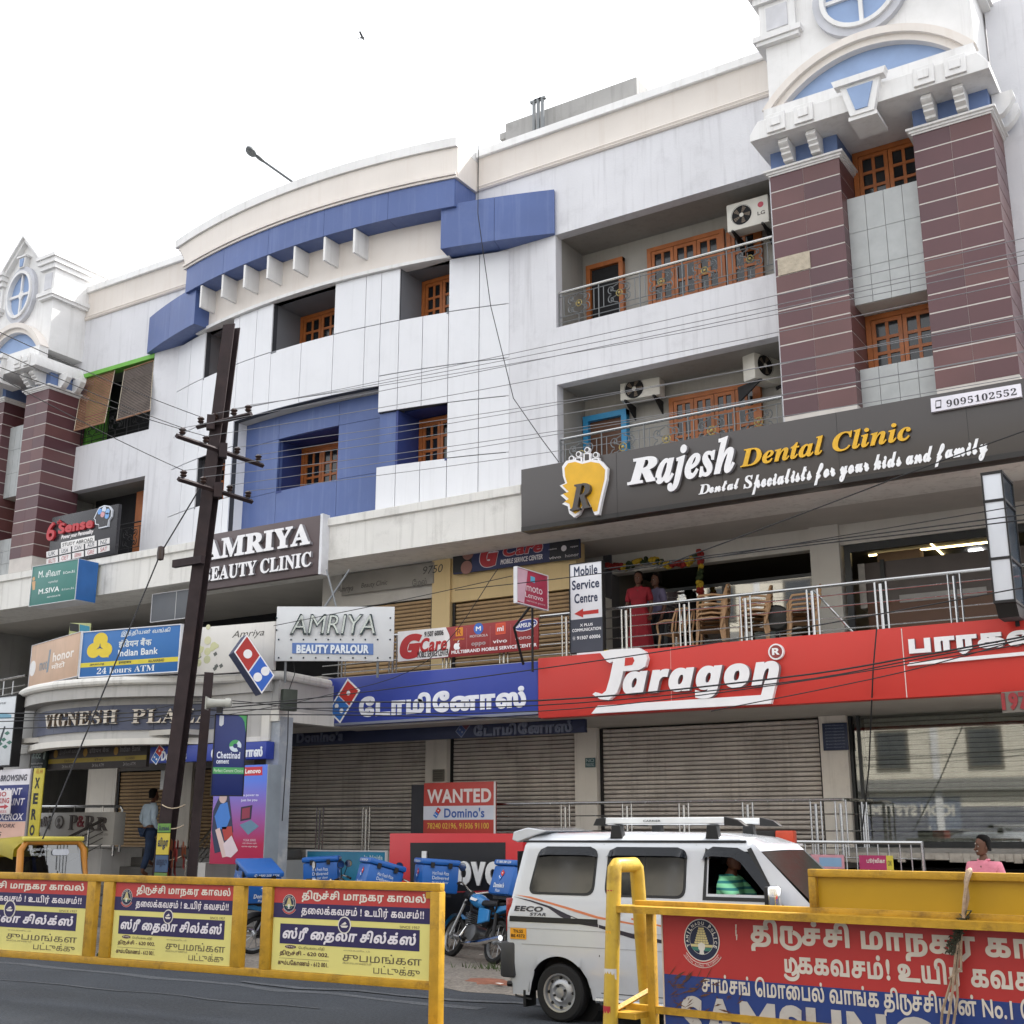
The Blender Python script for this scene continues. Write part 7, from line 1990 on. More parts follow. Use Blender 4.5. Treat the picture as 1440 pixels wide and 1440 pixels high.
# ---- steel lattice rack behind the van
a, b = at(1118, 1184, Y=18.6), at(1296, 1181, Y=18.2)
t = thing('steel_barrier', 'low silver lattice barrier with two small printed plates behind the van', 'barrier', (a.x, a.y, 0), math.atan2(b.y - a.y, b.x - a.x))
w_ = math.hypot(b.x - a.x, b.y - a.y); zt2 = a.z
B = MB(STEEL); B.tube([(0, 0, 0), (0, 0, zt2), (w_, 0, zt2), (w_, 0, 0)], .035, STEEL, 6)
for k in range(1, 12): B.tube([(w_ * k / 12, 0, .3), (w_ * k / 12, 0, zt2)], .01, STEEL, 4)
for k in range(1, 4): B.tube([(0, 0, zt2 - .22 * k), (w_, 0, zt2 - .22 * k)], .01, STEEL, 4)
B.done('lattice', t)
B = MB(ink('#a0305c')); B.box(w_ * .52, w_ * .73, -.02, -.01, zt2 - .38, zt2 - .18); B.box(w_ * .7301, w_ * .78, -.02, -.01, zt2 - .38, zt2 - .18, ink('#c0b040')); p_ = B.done('printed_plate', t)
text(p_, 'பூர்விகா', w_ * .58, w_ * .72, zt2 - .3, zt2 - .22, PTXT, .003, -.021, bold=.02); text(p_, 'OK', w_ * .74, w_ * .77, zt2 - .32, zt2 - .25, ink('#303030'), .003, -.021)
B = MB(ink('#c08a94')); B.box(w_ * .13, w_ * .4, -.02, -.01, zt2 - .38, zt2 - .18); B.box(w_ * .2, w_ * .38, -.022, -.0201, zt2 - .35, zt2 - .22, ink('#7a9ab8')); B.done('printed_plate', t)
p = at(1078, 1190, Y=17.0)
for lb, nm, x0, x1, z0, z1, m_ in (('black speaker like box behind the van roof by the railing', 'equipment_box', 1066, 1092, 1168, 1190, BLACKIRON), ('small red plastic box with white base behind the van', 'plastic_box', 1094, 1117, 1168, 1186, mat('red_orange_plastic', '#c0462c', .4))):
    a, b = at(x0, z1, Y=17.3), at(x1, z0, Y=17.3); B = MB(m_); B.box(-(b.x - a.x) / 2, (b.x - a.x) / 2, -.15, .15, 0, b.z - a.z, m_, bev=.02)
    t = thing(nm, lb, 'box', ((a.x + b.x) / 2, 17.3, a.z), R(10)); B.done('casing', t)
    B = MB(RAILM); B.box(-.2, .2, -.2, .2, -.03, -.002, LETTER if nm == 'plastic_box' else RAILM); B.tube([(0, 0, -.03), (0, 0, -a.z)], .04); B.done('stand', t)

# ================================================================= VEHICLES
TYRE = mat('tyre_rubber', '#1c1c1d', .8, var=.1, bump=.2, bscale=60)
RIM = mat('silver_wheel_rim', '#a3a5a8', .35, metal=.7, var=.08)
VANW = mat('silver_white_car_paint', '#bdc1c7', .2, var=.03, coat=.8, spec=.5, dirt=.2, dirtcol='#9c9b98')
TRIM = mat('black_plastic_trim', '#1b1c1e', .5)
CHROME = mat('chrome', '#d8d8d8', .08, metal=1.0, var=0)
TINT = mat('dark_tinted_glass', '#0d0f11', .03, var=0, spec=.8)
def wheel(parent, c, r, wd, axis='y', holes=8):
    """tyre with a dished steel rim, outer face towards -axis"""
    B = MB(TYRE); h = wd / 2
    B.lathe([(r * .62, h), (r * .9, h), (r * .98, h * .75), (r, h * .4), (r, -h * .4), (r * .98, -h * .75), (r * .9, -h), (r * .62, -h)], c, axis, TYRE, 36)
    for k in range(4): B.lathe([(r + .002, -h * .5 + h * .3 * k), (r + .004, -h * .46 + h * .3 * k), (r + .002, -h * .42 + h * .3 * k)], c, axis, TYRE, 36)
    w_ = B.done('wheel', parent)
    B = MB(RIM)
    B.lathe([(r * .66, -h * .98), (r * .66, -h * 1.04), (r * .6, -h * 1.0), (r * .57, -h * .55), (r * .5, -h * .5), (r * .42, -h * .72), (r * .3, -h * .86), (r * .2, -h * .7), (r * .17, -h * .95), (r * .08, -h * 1.0), (.001, -h * 1.0)], c, axis, RIM, 36)
    for k in range(holes):
        a = 2 * math.pi * k / holes
        cc = Vector(c) + (Vector((r * .5 * math.cos(a), -h * .5, r * .5 * math.sin(a))) if axis == 'y' else Vector((0, 0, 0)))
        B.lathe([(.001, -.014), (r * .055, -.014), (r * .06, .0)], cc, axis, TRIM, 10)
    for k in range(4):
        a = 2 * math.pi * k / 4 + .4
        cc = Vector(c) + Vector((r * .24 * math.cos(a), -h * .8, r * .24 * math.sin(a))); B.lathe([(.001, -.02), (.012, -.018), (.014, .01)], cc, axis, TRIM, 8)
    B.done('rim', w_)
    return w_
VX, VYy = -7.42, 11.5
van = thing('minivan', 'white van with dark rain visors and roof rack standing behind the barricade', 'van', (VX, VYy, 0))
def vo(z):
    P = ((0, .05), (.3, .03), (.55, .0), (1.0, .0), (1.12, .015), (1.25, .035), (1.74, .13), (1.79, .17), (1.84, .25), (1.88, .4))
    for (a, b), (c, d) in zip(P, P[1:]):
        if z <= c: return b + (d - b) * (z - a) / (c - a)
    return .4
def vroof(x):
    P = ((0, 1.80), (.08, 1.845), (.3, 1.87), (1.2, 1.885), (2.3, 1.87), (2.62, 1.83), (2.8, 1.76), (3.42, 1.17), (3.5, 1.1), (3.62, .98), (3.68, .8), (3.7, .6))
    for (a, b), (c, d) in zip(P, P[1:]):
        if x <= c: return b + (d - b) * (x - a) / (c - a)
    return .6
def vxs(x, z):      # rear leans forward above the belt
    k = max(0, 1 - x / .5); return x + k * max(0, z - 1.0) * .2 + k * (.05 if z < .45 else 0)
AX = (.64, 2.98)
def vbot(x):
    z = .24
    for a in AX:
        d = .37 ** 2 - (x - a) ** 2
        if d > 0: z = max(z, .27 + math.sqrt(d))
    return z
bm_ = MB(VANW); WD = 1.475
lv = [.24, .34, .45, .55, .65, .75, .85, .95, 1.0, 1.06, 1.12, 1.18, 1.24, 1.3, 1.36, 1.42, 1.48, 1.54, 1.6, 1.66, 1.70, 1.74, 1.79, 1.84, 1.865, 1.88]
xs = [0, .015, .05] + [.1 + .03 * i for i in range(1, 120) if .1 + .03 * i < 3.66] + [3.68, 3.7]
grid = []
for x in xs:
    row = []
    zr, zb = vroof(x), vbot(x)
    pts = []
    for z in lv:
        zz = min(max(z, zb), zr)
        inset = .06 * max(0, (x - 3.3) / .4) ** 2 + (.03 if x < .01 else .012 if x < .02 else 0)
        pts.append((vxs(x, zz), vo(z if z <= zr else zr - .0) + inset, zz))
    top = [(vxs(x, zr), y, min(zr, zr - .0) + .006 * (1 - abs(y - .7375) / .74)) for y in (.48, .6, .7375)]
    full = pts + top + [(a, WD - b, c) for a, b, c in reversed(pts + top[:2])]
    grid.append([bm_.bm.verts.new(p) for p in full])
nj = len(grid[0]); nl = len(lv)
fk = bm_.mi(VANW); ki = bm_.mi(TINT)
for i in range(len(xs) - 1):
    for j in range(nj - 1):
        q = (grid[i][j], grid[i + 1][j], grid[i + 1][j + 1], grid[i][j + 1])
        c = sum((v.co for v in q), Vector()) / 4
        # open driver's window
        if j < nl and 2.31 < c.x < 2.96 and 1.27 < c.z < 1.72 and c.x < 2.99 - max(0, c.z - 1.3) * .6 and c.y < .3: continue
        # the windscreen is glass, built on its own
        if 2.86 < c.x < 3.40 and c.z > 1.19 and .17 < c.y < WD - .17 and vroof(c.x) - c.z < .05: continue
        f = bm_.bm.faces.new(q); f.material_index = fk
for end in (0, -1):
    f = bm_.bm.faces.new(grid[end] if end else grid[end][::-1]); f.material_index = fk
bmesh.ops.remove_doubles(bm_.bm, verts=bm_.bm.verts[:], dist=.0004)
bmesh.ops.recalc_face_normals(bm_.bm, faces=bm_.bm.faces[:])
bm_.done('body', van, smooth=42)
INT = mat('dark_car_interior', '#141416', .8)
B = MB(INT); B.box(.25, 2.1, .2, 1.3, .5, 1.6); B.box(2.1, 3.3, .1, 1.38, .3, .75); B.box(2.1, 3.35, 1.35, 1.4, .75, 1.2)
B.box(2.12, 2.26, .25, .72, .75, 1.35, bev=.04); B.box(2.2, 2.6, .25, .72, .7, .86, bev=.04); B.box(2.95, 3.3, .2, 1.3, .75, 1.16, bev=.05)
B.prism([(2.1, 1.15), (3.34, 1.15), (2.8, 1.74), (2.1, 1.76)], WD - .21, WD - .2, INT); B.done('interior', van)  # dark panel added over the far windows to darken the cabin
B = MB(TRIM); B.tube([(2.86 + .12 * math.sin(a) * .35, .5 + .18 * math.cos(a), 1.12 + .17 * math.sin(a)) for a in np.linspace(0, 2 * math.pi, 19)[:-1]], .015, TRIM, 6, closed=True); B.done('steering_wheel', van)
def sidepatch(pts, m, off, nm, parent=van, th=.004, n=1):
    """polygon of (x, z) laid on the van's near side"""
    B = MB(m); k = B.mi(m)
    A = [B.bm.verts.new((x, vo(z) - off, z)) for x, z in pts]; C = [B.bm.verts.new((x, vo(z) - off + th, z)) for x, z in pts]
    N_ = len(pts)
    fs = [B.bm.faces.new(A), B.bm.faces.new(C[::-1])] + [B.bm.faces.new((A[i], C[i], C[(i + 1) % N_], A[(i + 1) % N_])) for i in range(N_)]
    for f in fs: f.material_index = k
    bmesh.ops.recalc_face_normals(B.bm, faces=fs)
    return B.done(nm, parent, smooth=0)
def rquad(pts, r=.06, n=5):
    """rounded polygon"""
    out = []; N_ = len(pts)
    for i in range(N_):
        p, a, b = Vector(pts[i]), Vector(pts[i - 1]), Vector(pts[(i + 1) % N_])
        p0 = p + (a - p).normalized() * r; p1 = p + (b - p).normalized() * r
        for k in range(n + 1):
            t_ = k / n; out.append(tuple((p0 * (1 - t_) ** 2 + p * 2 * t_ * (1 - t_) + p1 * t_ ** 2)))
    return out
WIN = [[(.28, 1.27), (1.03, 1.27), (1.05, 1.70), (.38, 1.70)], [(1.2, 1.27), (2.06, 1.27), (2.06, 1.70), (1.22, 1.70)]]
for wq in WIN:
    sidepatch(rquad([(a + (-.025 if i in (0, 3) else .025), b + (-.025 if i < 2 else .025)) for i, (a, b) in enumerate(wq)], .1), TRIM, .004, 'window_seal')
    g_ = sidepatch(rquad(wq, .09), TINT, .007, 'side_window')
for x0, x1 in ((1.62, 1.63),): sidepatch([(x0, 1.28), (x1, 1.28), (x1, 1.69), (x0, 1.69)], TRIM, .0095, 'window_divider')
# door window surround and rain visors
for a, b, m_ in (((2.27, 1.255), (2.31, 1.255), None),):
    sidepatch([(2.27, 1.24), (3.05, 1.24), (3.04, 1.275), (2.305, 1.275), (2.305, 1.72), (2.28, 1.73)], TRIM, .006, 'window_seal')
    sidepatch([(3.05, 1.24), (2.76, 1.74), (2.72, 1.72), (2.98, 1.275)], TRIM, .006, 'window_seal')
VIS = mat('smoked_visor_plastic', '#20242b', .12, coat=.4)
def visor(pts, nm='rain_visor'):
    B = MB(VIS); k = B.mi(VIS)
    up, lo = pts
    A = [B.bm.verts.new((x, vo(z) - .004, z)) for x, z in up]; C = [B.bm.verts.new((x, vo(z) - .05, z)) for x, z in lo]
    for i in range(len(up) - 1): f = B.bm.faces.new((A[i], A[i + 1], C[i + 1], C[i])); f.material_index = k
    bmesh.ops.solidify(B.bm, geom=B.bm.faces[:], thickness=.004)
    B.done(nm, van, smooth=50)
visor(([(.34, 1.64), (.37, 1.70), (.45, 1.735), (.98, 1.735), (1.05, 1.70), (1.07, 1.64)], [(.34, 1.635), (.38, 1.64), (.47, 1.65), (.96, 1.65), (1.03, 1.64), (1.07, 1.635)]))
visor(([(1.18, 1.64), (1.21, 1.70), (1.29, 1.735), (1.98, 1.735), (2.06, 1.70), (2.09, 1.64)], [(1.18, 1.635), (1.22, 1.64), (1.31, 1.65), (1.96, 1.65), (2.04, 1.64), (2.09, 1.635)]))
visor(([(2.25, 1.62), (2.28, 1.70), (2.36, 1.745), (2.62, 1.735), (2.74, 1.68), (2.86, 1.52), (3.0, 1.3)], [(2.25, 1.615), (2.3, 1.64), (2.37, 1.655), (2.58, 1.645), (2.67, 1.6), (2.80, 1.46), (2.97, 1.28)]))
SEAM = mat('panel_gap', '#2a2b2d', .8)
for x in (1.125, 2.17):
    sidepatch([(x, .32 if x > 2 else .66), (x + .009, .32 if x > 2 else .66), (x + .009, 1.76), (x, 1.76)], SEAM, .0025, 'door_seam')
sidepatch([(3.06, .62), (3.068, .62), (3.068, 1.24), (3.06, 1.24)], SEAM, .0025, 'door_seam')
sidepatch([(1.13, .31), (2.17, .31), (2.17, .318), (1.13, .318)], SEAM, .0025, 'door_seam'); sidepatch([(.2, .74), (3.3, .74), (3.3, .748), (.2, .748)], mat('body_crease', '#9a9ca0', .3), .0022, 'body_crease')
sidepatch([(.02, .9), (3.35, .9), (3.35, .906), (.02, .906)], MATS['body_crease'], .0022, 'body_crease')
sidepatch([(.05, .965), (1.115, .965), (1.115, 1.02), (.05, 1.02)], TRIM, .004, 'sliding_rail')
B = MB(TRIM)
for x0, x1 in ((.03, 3.0),): B.tube([(x0 + .1, vo(1.79) - .01, 1.785), (x1 - .3, vo(1.79) - .01, 1.795)], .012, TRIM, 5)
B.done('roof_gutter', van)
for x in (1.22, 2.27):
    B = MB(TRIM); B.box(x, x + .17, -.012, .03, 1.1, 1.15, VANW, bev=.01); B.box(x + .01, x + .15, -.004, .02, 1.085, 1.099, TRIM); B.done('door_handle', van)
# decals
sidepatch([(.1, 1.235), (.3, 1.22), (.75, 1.13), (1.12, 1.05), (1.6, .99), (1.6, .975), (1.1, 1.03), (.6, 1.14), (.3, 1.20)], ink('#c0714c'), .003, 'decal')
sidepatch([(.08, 1.215), (.3, 1.185), (.55, 1.13), (.75, 1.06), (.95, 1.0), (1.12, .975), (1.12, .945), (.9, .965), (.68, 1.03), (.52, 1.115), (.3, 1.17)], ink('#2a2632'), .0032, 'decal')
sidepatch([(1.13, .97), (1.5, .90), (1.9, .845), (2.1, .82), (1.9, .815), (1.5, .855), (1.13, .94)], ink('#2a2632'), .0032, 'decal'); sidepatch([(1.5, 1.05), (1.9, .98), (1.9, .965), (1.5, 1.03)], ink('#c0714c'), .003, 'decal')
text(van, SANSBI('EECO'), .1, .46, 1.07, 1.125, ink('#3a3a40'), .003, .0, bold=.02).location.y = vo(1.1) - .003
text(van, SANSBI('STAR'), .3, .5, 1.03, 1.062, ink('#3a3a40'), .003, .0).location.y = vo(1.05) - .003
sidepatch([(.06, .79), (.26, .79), (.26, .9), (.06, .9)], ink('#dc9a28'), .006, 'number_plate')
text(van, SANSB('TN.55'), .1, .22, .853, .885, ink('#2a2418'), .003, -.0065); text(van, SANSB('BE.4372'), .075, .245, .808, .84, ink('#2a2418'), .003, -.0065)
TAIL = mat('red_tail_lamp', '#8a1c1c', .15, coat=.5)
B = MB(TAIL); B.box(-.012, .07, .02, .16, .86, 1.2, TAIL, bev=.012); B.box(-.012, .07, WD - .16, WD - .02, .86, 1.2, TAIL, bev=.012); B.done('tail_lamp', van)
B = MB(mat('dark_grey_bumper', '#3a3b3e', .5)); B.box(-.07, .12, -.012, WD + .012, .4, .76, bev=.03); B.done('bumper', van)
B = MB(mat('dark_grey_bumper', '#3a3b3e', .5)); B.box(3.6, 3.76, -.012, WD + .012, .28, .6, bev=.04); B.done('bumper', van)
B = MB(VANW); B.prism([(.02, 1.775), (-.05, 1.80), (-.03, 1.885), (.15, 1.93), (.4, 1.895), (.25, 1.85)], .2, WD - .2, VANW); B.done('spoiler', van, bevel=.01)
B = MB(TINT); B.box(.16, .17, .25, WD - .25, 1.25, 1.68, TINT, M=Matrix.Translation((-.17, 0, 0))); 
B.done('rear_window', van)
# roof rack
RACK = mat('white_rack_bar', '#d5d8da', .35, metal=.2)
for yy in (.26, WD - .26):
    B = MB(RACK); B.prism([(yy - .035, 1.965), (yy + .035, 1.955), (yy + .04, 2.02), (yy - .02, 2.03)], 1.1, 2.45, RACK, 'yz'); r_ = B.done('roof_rack', van, bevel=.008)
    B = MB(TRIM); B.prism([(.96, 1.95), (1.1, 1.945), (1.1, 2.035), (1.0, 2.02)], yy - .045, yy + .045, TRIM); B.done('rack_end_cap', r_, bevel=.006); B = MB(TRIM); B.prism([(2.45, 1.945), (2.68, 1.94), (2.6, 2.0), (2.45, 2.035)], yy - .045, yy + .045, TRIM)
    B.done('rack_end_cap', r_, bevel=.006)
    for x in (1.22, 2.3): B = MB(TRIM); B.prism([(x - .05, 1.82), (x + .09, 1.82), (x + .07, 1.955), (x - .03, 1.955)], yy - .06, yy + .03, TRIM); B.done('rack_foot', r_, bevel=.006)
    if yy < .5: text(r_, SANSB('CARRIER'), 1.55, 1.75, 1.985, 2.005, ink('#50565a'), .003, yy - .034)
# windscreen, wiper, mirror
B = MB(mat('windscreen_dark_glass', '#1c2422', .12, var=0, spec=.12)); 
q = [(2.83, .15), (3.41, .13), (3.41, WD - .13), (2.83, WD - .15)]
B.face([(x, y, vroof(x) - .004) for x, y in q]); B.done('windscreen', van, smooth=0)
B = MB(ink('#2f8a5a')); B.box(2.83, 2.98, .2, .8, 0, .004, M=Matrix.Translation((0, 0, vroof(2.83) - .012)) @ Matrix.Translation((2.83, 0, 0)) @ Matrix.Rotation(math.atan2(.59, .62), 4, 'Y') @ Matrix.Translation((-2.83, 0, 0))); B.done('sun_strip', van)
B = MB(CHROME); B.box(3.02, 3.14, -.2, -.09, 1.2, 1.4, CHROME, bev=.03); m_ = B.done('side_mirror', van, smooth=60); B = MB(TRIM); B.box(2.99, 3.03, -.19, .06, 1.2, 1.39, TRIM, bev=.012); B.tube([(3.08, -.12, 1.22), (3.08, .04, 1.2)], .025, TRIM, 6); B.done('mirror_mount', m_)
B = MB(TRIM); B.tube([(3.42, .3, 1.175), (3.15, .75, vroof(3.15) + .01)], .01, TRIM, 5); B.done('wiper', van)
for x in AX:
    wheel(van, (x, .11, .285), .285, .17)
    wheel(van, (x, WD - .11, .285), .285, .17)
    B = MB(TRIM); B.lathe([(.368, .02), (.368, .24)], (x, 0, .27), 'y', TRIM, 24, 0, math.pi); B.lathe([(.001, .245), (.37, .245)], (x, 0, .27), 'y', TRIM, 24); B.done('wheel_arch', van)
B = MB(TRIM); B.box(.2, .23, .03, .24, .12, .5); B.box(.3, 3.4, .25, 1.2, .2, .3, TRIM); B.tube([(-.16, .3, .3), (.3, .3, .32)], .03, BLACKIRON, 8); B.tube([(.05, .12, .3), (.1, .05, .22), (.3, .04, .2)], .012, TRIM, 5)
B.done('underbody', van)
B = MB(mat('chrome_step', '#b0b2b4', .25, metal=.9)); B.tube([(1.1, -.02, .25), (2.3, -.02, .24)], .03, MATS['chrome_step'], 8); B.done('side_step', van)
HL = mat('headlamp_clear', '#c8ccd0', .1, coat=.6)
for y0 in (.05, WD - .33): B = MB(HL); B.box(3.62, 3.69, y0, y0 + .28, .72, .9, HL, bev=.03); B.done('headlight', van)

# ---- delivery motorbikes
BKB = mat('delivery_box_blue', '#1f5ba6', .4, var=.06, scale=3)
BIKEB = mat('motorbike_blue', '#2a78b4', .25, coat=.4)
ENG = mat('engine_alloy', '#6a6b6c', .4, metal=.7)
def make_bike(label):
    t = thing('motorbike', label, 'motorbike', (0, 0, 0))
    for x in (-.62, .63):
        B = MB(TYRE); B.lathe([(.24, .04), (.27, .05), (.3, .03), (.305, 0), (.3, -.03), (.27, -.05), (.24, -.04)], (x, 0, .305), 'y', TYRE, 30); w_ = B.done('wheel', t)
        B = MB(RIM); B.lathe([(.24, .03), (.245, .0), (.24, -.03), (.225, 0), (.24, .03)], (x, 0, .305), 'y', RIM, 30); B.lathe([(.001, .06), (.05, .06), (.05, -.06), (.001, -.06)], (x, 0, .305), 'y', RIM, 12)
        for k in range(10): a = R(36 * k); B.tube([(x + .04 * math.cos(a), .02 * (-1) ** k, .305 + .04 * math.sin(a)), (x + .23 * math.cos(a), 0, .305 + .23 * math.sin(a))], .006, RIM, 4)
        B.done('rim', w_)
    B = MB(BIKEB); B.lathe([(.33, -.07), (.345, 0), (.33, .07)], (.63, 0, .305), 'y', BIKEB, 14, R(10), R(130)); B.done('front_mudguard', t)
    B = MB(BLACKIRON); B.lathe([(.34, -.08), (.355, 0), (.34, .08)], (-.62, 0, .305), 'y', BLACKIRON, 14, R(30), R(160)); B.box(-1.0, -.94, -.07, .07, .34, .62); B.done('rear_mudguard', t)
    B = MB(BLACKIRON); B.tube([(.42, 0, .9), (.3, 0, .72), (.1, 0, .68), (-.3, 0, .66), (-.85, 0, .74)], .025); B.tube([(.4, 0, .85), (.25, 0, .45), (.05, 0, .3), (-.25, 0, .3), (-.3, 0, .62)], .022)
    for y in (-.07, .07): B.tube([(-.2, y, .32), (-.62, y, .305)], .022); B.tube([(-.5, y, .7), (-.6, y * 1.2, .34)], .03)
    B.done('frame', t)
    B = MB(RIM)
    for y in (-.08, .08): B.tube([(.63, y, .305), (.43, y, .85)], [.026, .022], RIM, 8)
    B.box(.4, .5, -.1, .1, .78, .82, BLACKIRON); B.done('fork', t)
    B = MB(BIKEB)
    prof = [(.38, .86, .06, .05), (.3, .87, .11, .09), (.15, .85, .14, .11), (.0, .82, .12, .09), (-.08, .8, .07, .06)]
    rg = [[B.bm.verts.new((x, wy * math.cos(q), z + hz * math.sin(q))) for q in np.linspace(0, 2 * math.pi, 15)[:-1]] for x, z, wy, hz in prof]
    for i in range(4):
        for j in range(14): B.bm.faces.new((rg[i][j], rg[i][(j + 1) % 14], rg[i + 1][(j + 1) % 14], rg[i + 1][j]))
    B.bm.faces.new(rg[0][::-1]); B.bm.faces.new(rg[-1]); bmesh.ops.recalc_face_normals(B.bm, faces=B.bm.faces[:]); B.mi(BIKEB); tk = B.done('fuel_tank', t, smooth=60)
    B = MB(LETTER)
    for y in (-.145, .145): B.prism([(.22, .84), (.05, .82), (.0, .85), (.2, .88)], y - .004, y + .004, LETTER)
    B.done('tank_badge', tk)
    B = MB(mat('black_seat_vinyl', '#17171a', .5)); B.prism([(-.06, .78), (-.2, .76), (-.72, .8), (-.75, .86), (-.4, .86), (-.1, .86)], -.12, .12, MATS['black_seat_vinyl']); B.done('seat', t, bevel=.03)
    for y in (-.12, .12): B = MB(BIKEB); B.prism([(-.08, .74), (-.38, .72), (-.42, .56), (-.15, .5)], y - .02, y + .02, BIKEB); B.done('side_panel', t, bevel=.01)
    B = MB(BIKEB); B.prism([(-.42, .78), (-.9, .84), (-.92, .78), (-.5, .68)], -.1, .1, BIKEB); B.done('tail_fairing', t, bevel=.015)
    B = MB(ENG); B.box(-.12, .18, -.13, .13, .28, .46, bev=.04); B.lathe([(.001, -.17), (.1, -.17), (.12, -.14), (.12, .14), (.001, .15)], (-.05, 0, .37), 'y', ENG, 16)
    for k in range(7): B.box(.06 + .016 * k, .24 + .012 * k, -.1, .1, .46 + .03 * k, .475 + .03 * k)
    B.done('engine', t)
    B = MB(CHROME); B.tube([(.22, .06, .5), (.3, .1, .3), (.1, .15, .2), (-.4, .17, .24), (-.95, .18, .34)], [.018, .02, .022, .04, .04], CHROME, 8); B.done('exhaust', t)
    B = MB(CHROME); B.tube([(.3, -.36, 1.02), (.4, -.26, 1.06), (.44, -.06, .98), (.44, .06, .98), (.4, .26, 1.06), (.3, .36, 1.02)], .014, CHROME, 7)
    for s_ in (-1, 1): B.tube([(.26, s_ * .4, 1.0), (.33, s_ * .33, 1.035)], .02, TRIM, 7)
    B.done('handlebar', t)
    for s_ in (-1, 1):
        B = MB(TRIM); B.tube([(.38, s_ * .27, 1.06), (.33, s_ * .34, 1.22)], .007, TRIM, 5); B.lathe([(.001, .02), (.05, .015), (.065, -.005), (.001, -.006)], (.33, s_ * .36, 1.26), 'x', TRIM, 16); m_ = B.done('mirror', t)
        B = MB(CHROME); B.lathe([(.001, 0), (.058, 0)], (.322, s_ * .36, 1.26), 'x', CHROME, 16); B.done('mirror_glass', m_)
    B = MB(TRIM); B.lathe([(.001, -.02), (.07, .0), (.095, .1), (.09, .12), (.001, .13)], (.42, 0, .92), 'x', TRIM, 18); h_ = B.done('headlamp', t); B = MB(HL); B.lathe([(.001, .145), (.06, .14), (.085, .125)], (.42, 0, .92), 'x', HL, 18); B.done('lens', h_)
    B = MB(TAIL); B.box(-.97, -.92, -.07, .07, .76, .83, TAIL, bev=.01); B.done('tail_lamp', t)
    B = MB(ink('#c9c6b8')); B.box(-1.01, -1.0, -.1, .1, .5, .6, ink('#c9c6b8')); p_ = B.done('number_plate', t)
    B = MB(BLACKIRON); B.tube([(-.1, -.1, .3), (-.15, -.35, .02)], .013); B.tube([(.05, -.2, .28), (.05, .2, .28)], .014); B.done('side_stand', t)
    # box
    B = MB(BKB); B.box(-1.02, -.46, -.29, .29, .92, 1.33, BKB, bev=.03); b_ = B.done('delivery_box', t)
    B = MB(BKB); B.box(-1.04, -.44, -.31, .31, 1.335, 1.42, BKB, bev=.03); l_ = B.done('box_lid', b_)
    H = MB(BLACKIRON)
    for y in (-.14, .14): H.box(-1.052, -1.03, y - .03, y + .03, 1.29, 1.37)
    H.box(-.64, -.58, -.322, -.29, 1.29, 1.37); H.box(-.88, -.82, -.322, -.29, 1.29, 1.37); H.done('hinge', b_)
    wl = ink('#d5dbe4')
    for side in (-1, 1):
        M = Matrix.Translation((-.73, side * .2925, 0)) @ Matrix.Rotation(0 if side < 0 else math.pi, 4, 'Z')
        text(b_, SANSB("Domino's"), -.14, .14, 1.01, 1.08, wl, .003, 0, M=M); text(b_, 'Pizza', -.06, .06, .95, .99, wl, .003, 0, M=M)
        M2 = Matrix.Translation((-.73, side * .3125, 0)) @ Matrix.Rotation(0 if side < 0 else math.pi, 4, 'Z')
        text(b_, '✆ 1800 208 1234', -.2, .2, 1.355, 1.4, wl, .003, 0, M=M2, bold=.02)
        dm = domino(b_, (0, 1.19), .075, 52, 0, bord=False); dm.matrix_local = M
    M = Matrix.Translation((-1.0225, 0, 0)) @ Matrix.Rotation(-math.pi / 2, 4, 'Z')
    for k, t_ in enumerate(('Hot Fresh Pizza', 'Delivered', 'to your door')): text(b_, t_, -.13, .13, 1.19 - .07 * k, 1.24 - .07 * k, wl, .003, 0, M=M)
    B = MB(mat('box_sticker', '#a9b7c4', .5, var=.4, scale=14)); B.box(-.459, -.455, -.18, .18, .98, 1.24, MATS['box_sticker']); B.done('sticker', b_)
    B = MB(BLACKIRON); B.box(-.98, -.5, -.2, .2, .87, .918); B.tube([(-.6, .15, .88), (-.5, .1, .7)], .015); B.done('carrier', t)
    return t
GB = 'blue delivery motorbikes parked along the verge'
bk = make_bike('blue delivery motorbike fully in view behind the van, tilted on its stand')
def put(o, px, py, Yc, rz, lean):
    p = at(px, py, Y=Yc); c, s_ = math.cos(rz), math.sin(rz)
    o.location = (p.x + .73 * c, Yc + .73 * s_, .05); o.rotation_euler = (lean, 0, rz)
bk['group'] = GB
put(bk, 698, 1245, 15.4, R(155), R(18))
for px, Yc, rz, ln, lb in ((606, 16.0, R(140), R(4), 'blue delivery motorbike standing in front of the low red sign behind the barricade end'), (507, 15.4, R(146), R(15), 'blue delivery motorbike with slightly tilted box hiding part of another box'), (458, 16.6, R(125), R(-3), 'blue delivery motorbike with an upright box and sticker before the turquoise poster'), (350, 14.6, R(65), R(20), 'blue delivery motorbike leaning over below the tall laptop poster')):
    o = copy_tree(bk, None, None, lb, GB); put(o, px, 1225, Yc, rz, ln)

# ---- auto rickshaw
AY = mat('auto_yellow_paint', '#c08428', .4, var=.08); ACAN = mat('yellow_rexine_canopy', '#c8ba50', .6, var=.12, bump=.2, bscale=30)
pa = at(76, 1212, Y=13.55)
auto = thing('auto_rickshaw', 'yellow auto rickshaw with orange windscreen frame half hidden behind the left barricade', 'auto rickshaw', (pa.x, 13.55, .0), R(-18))
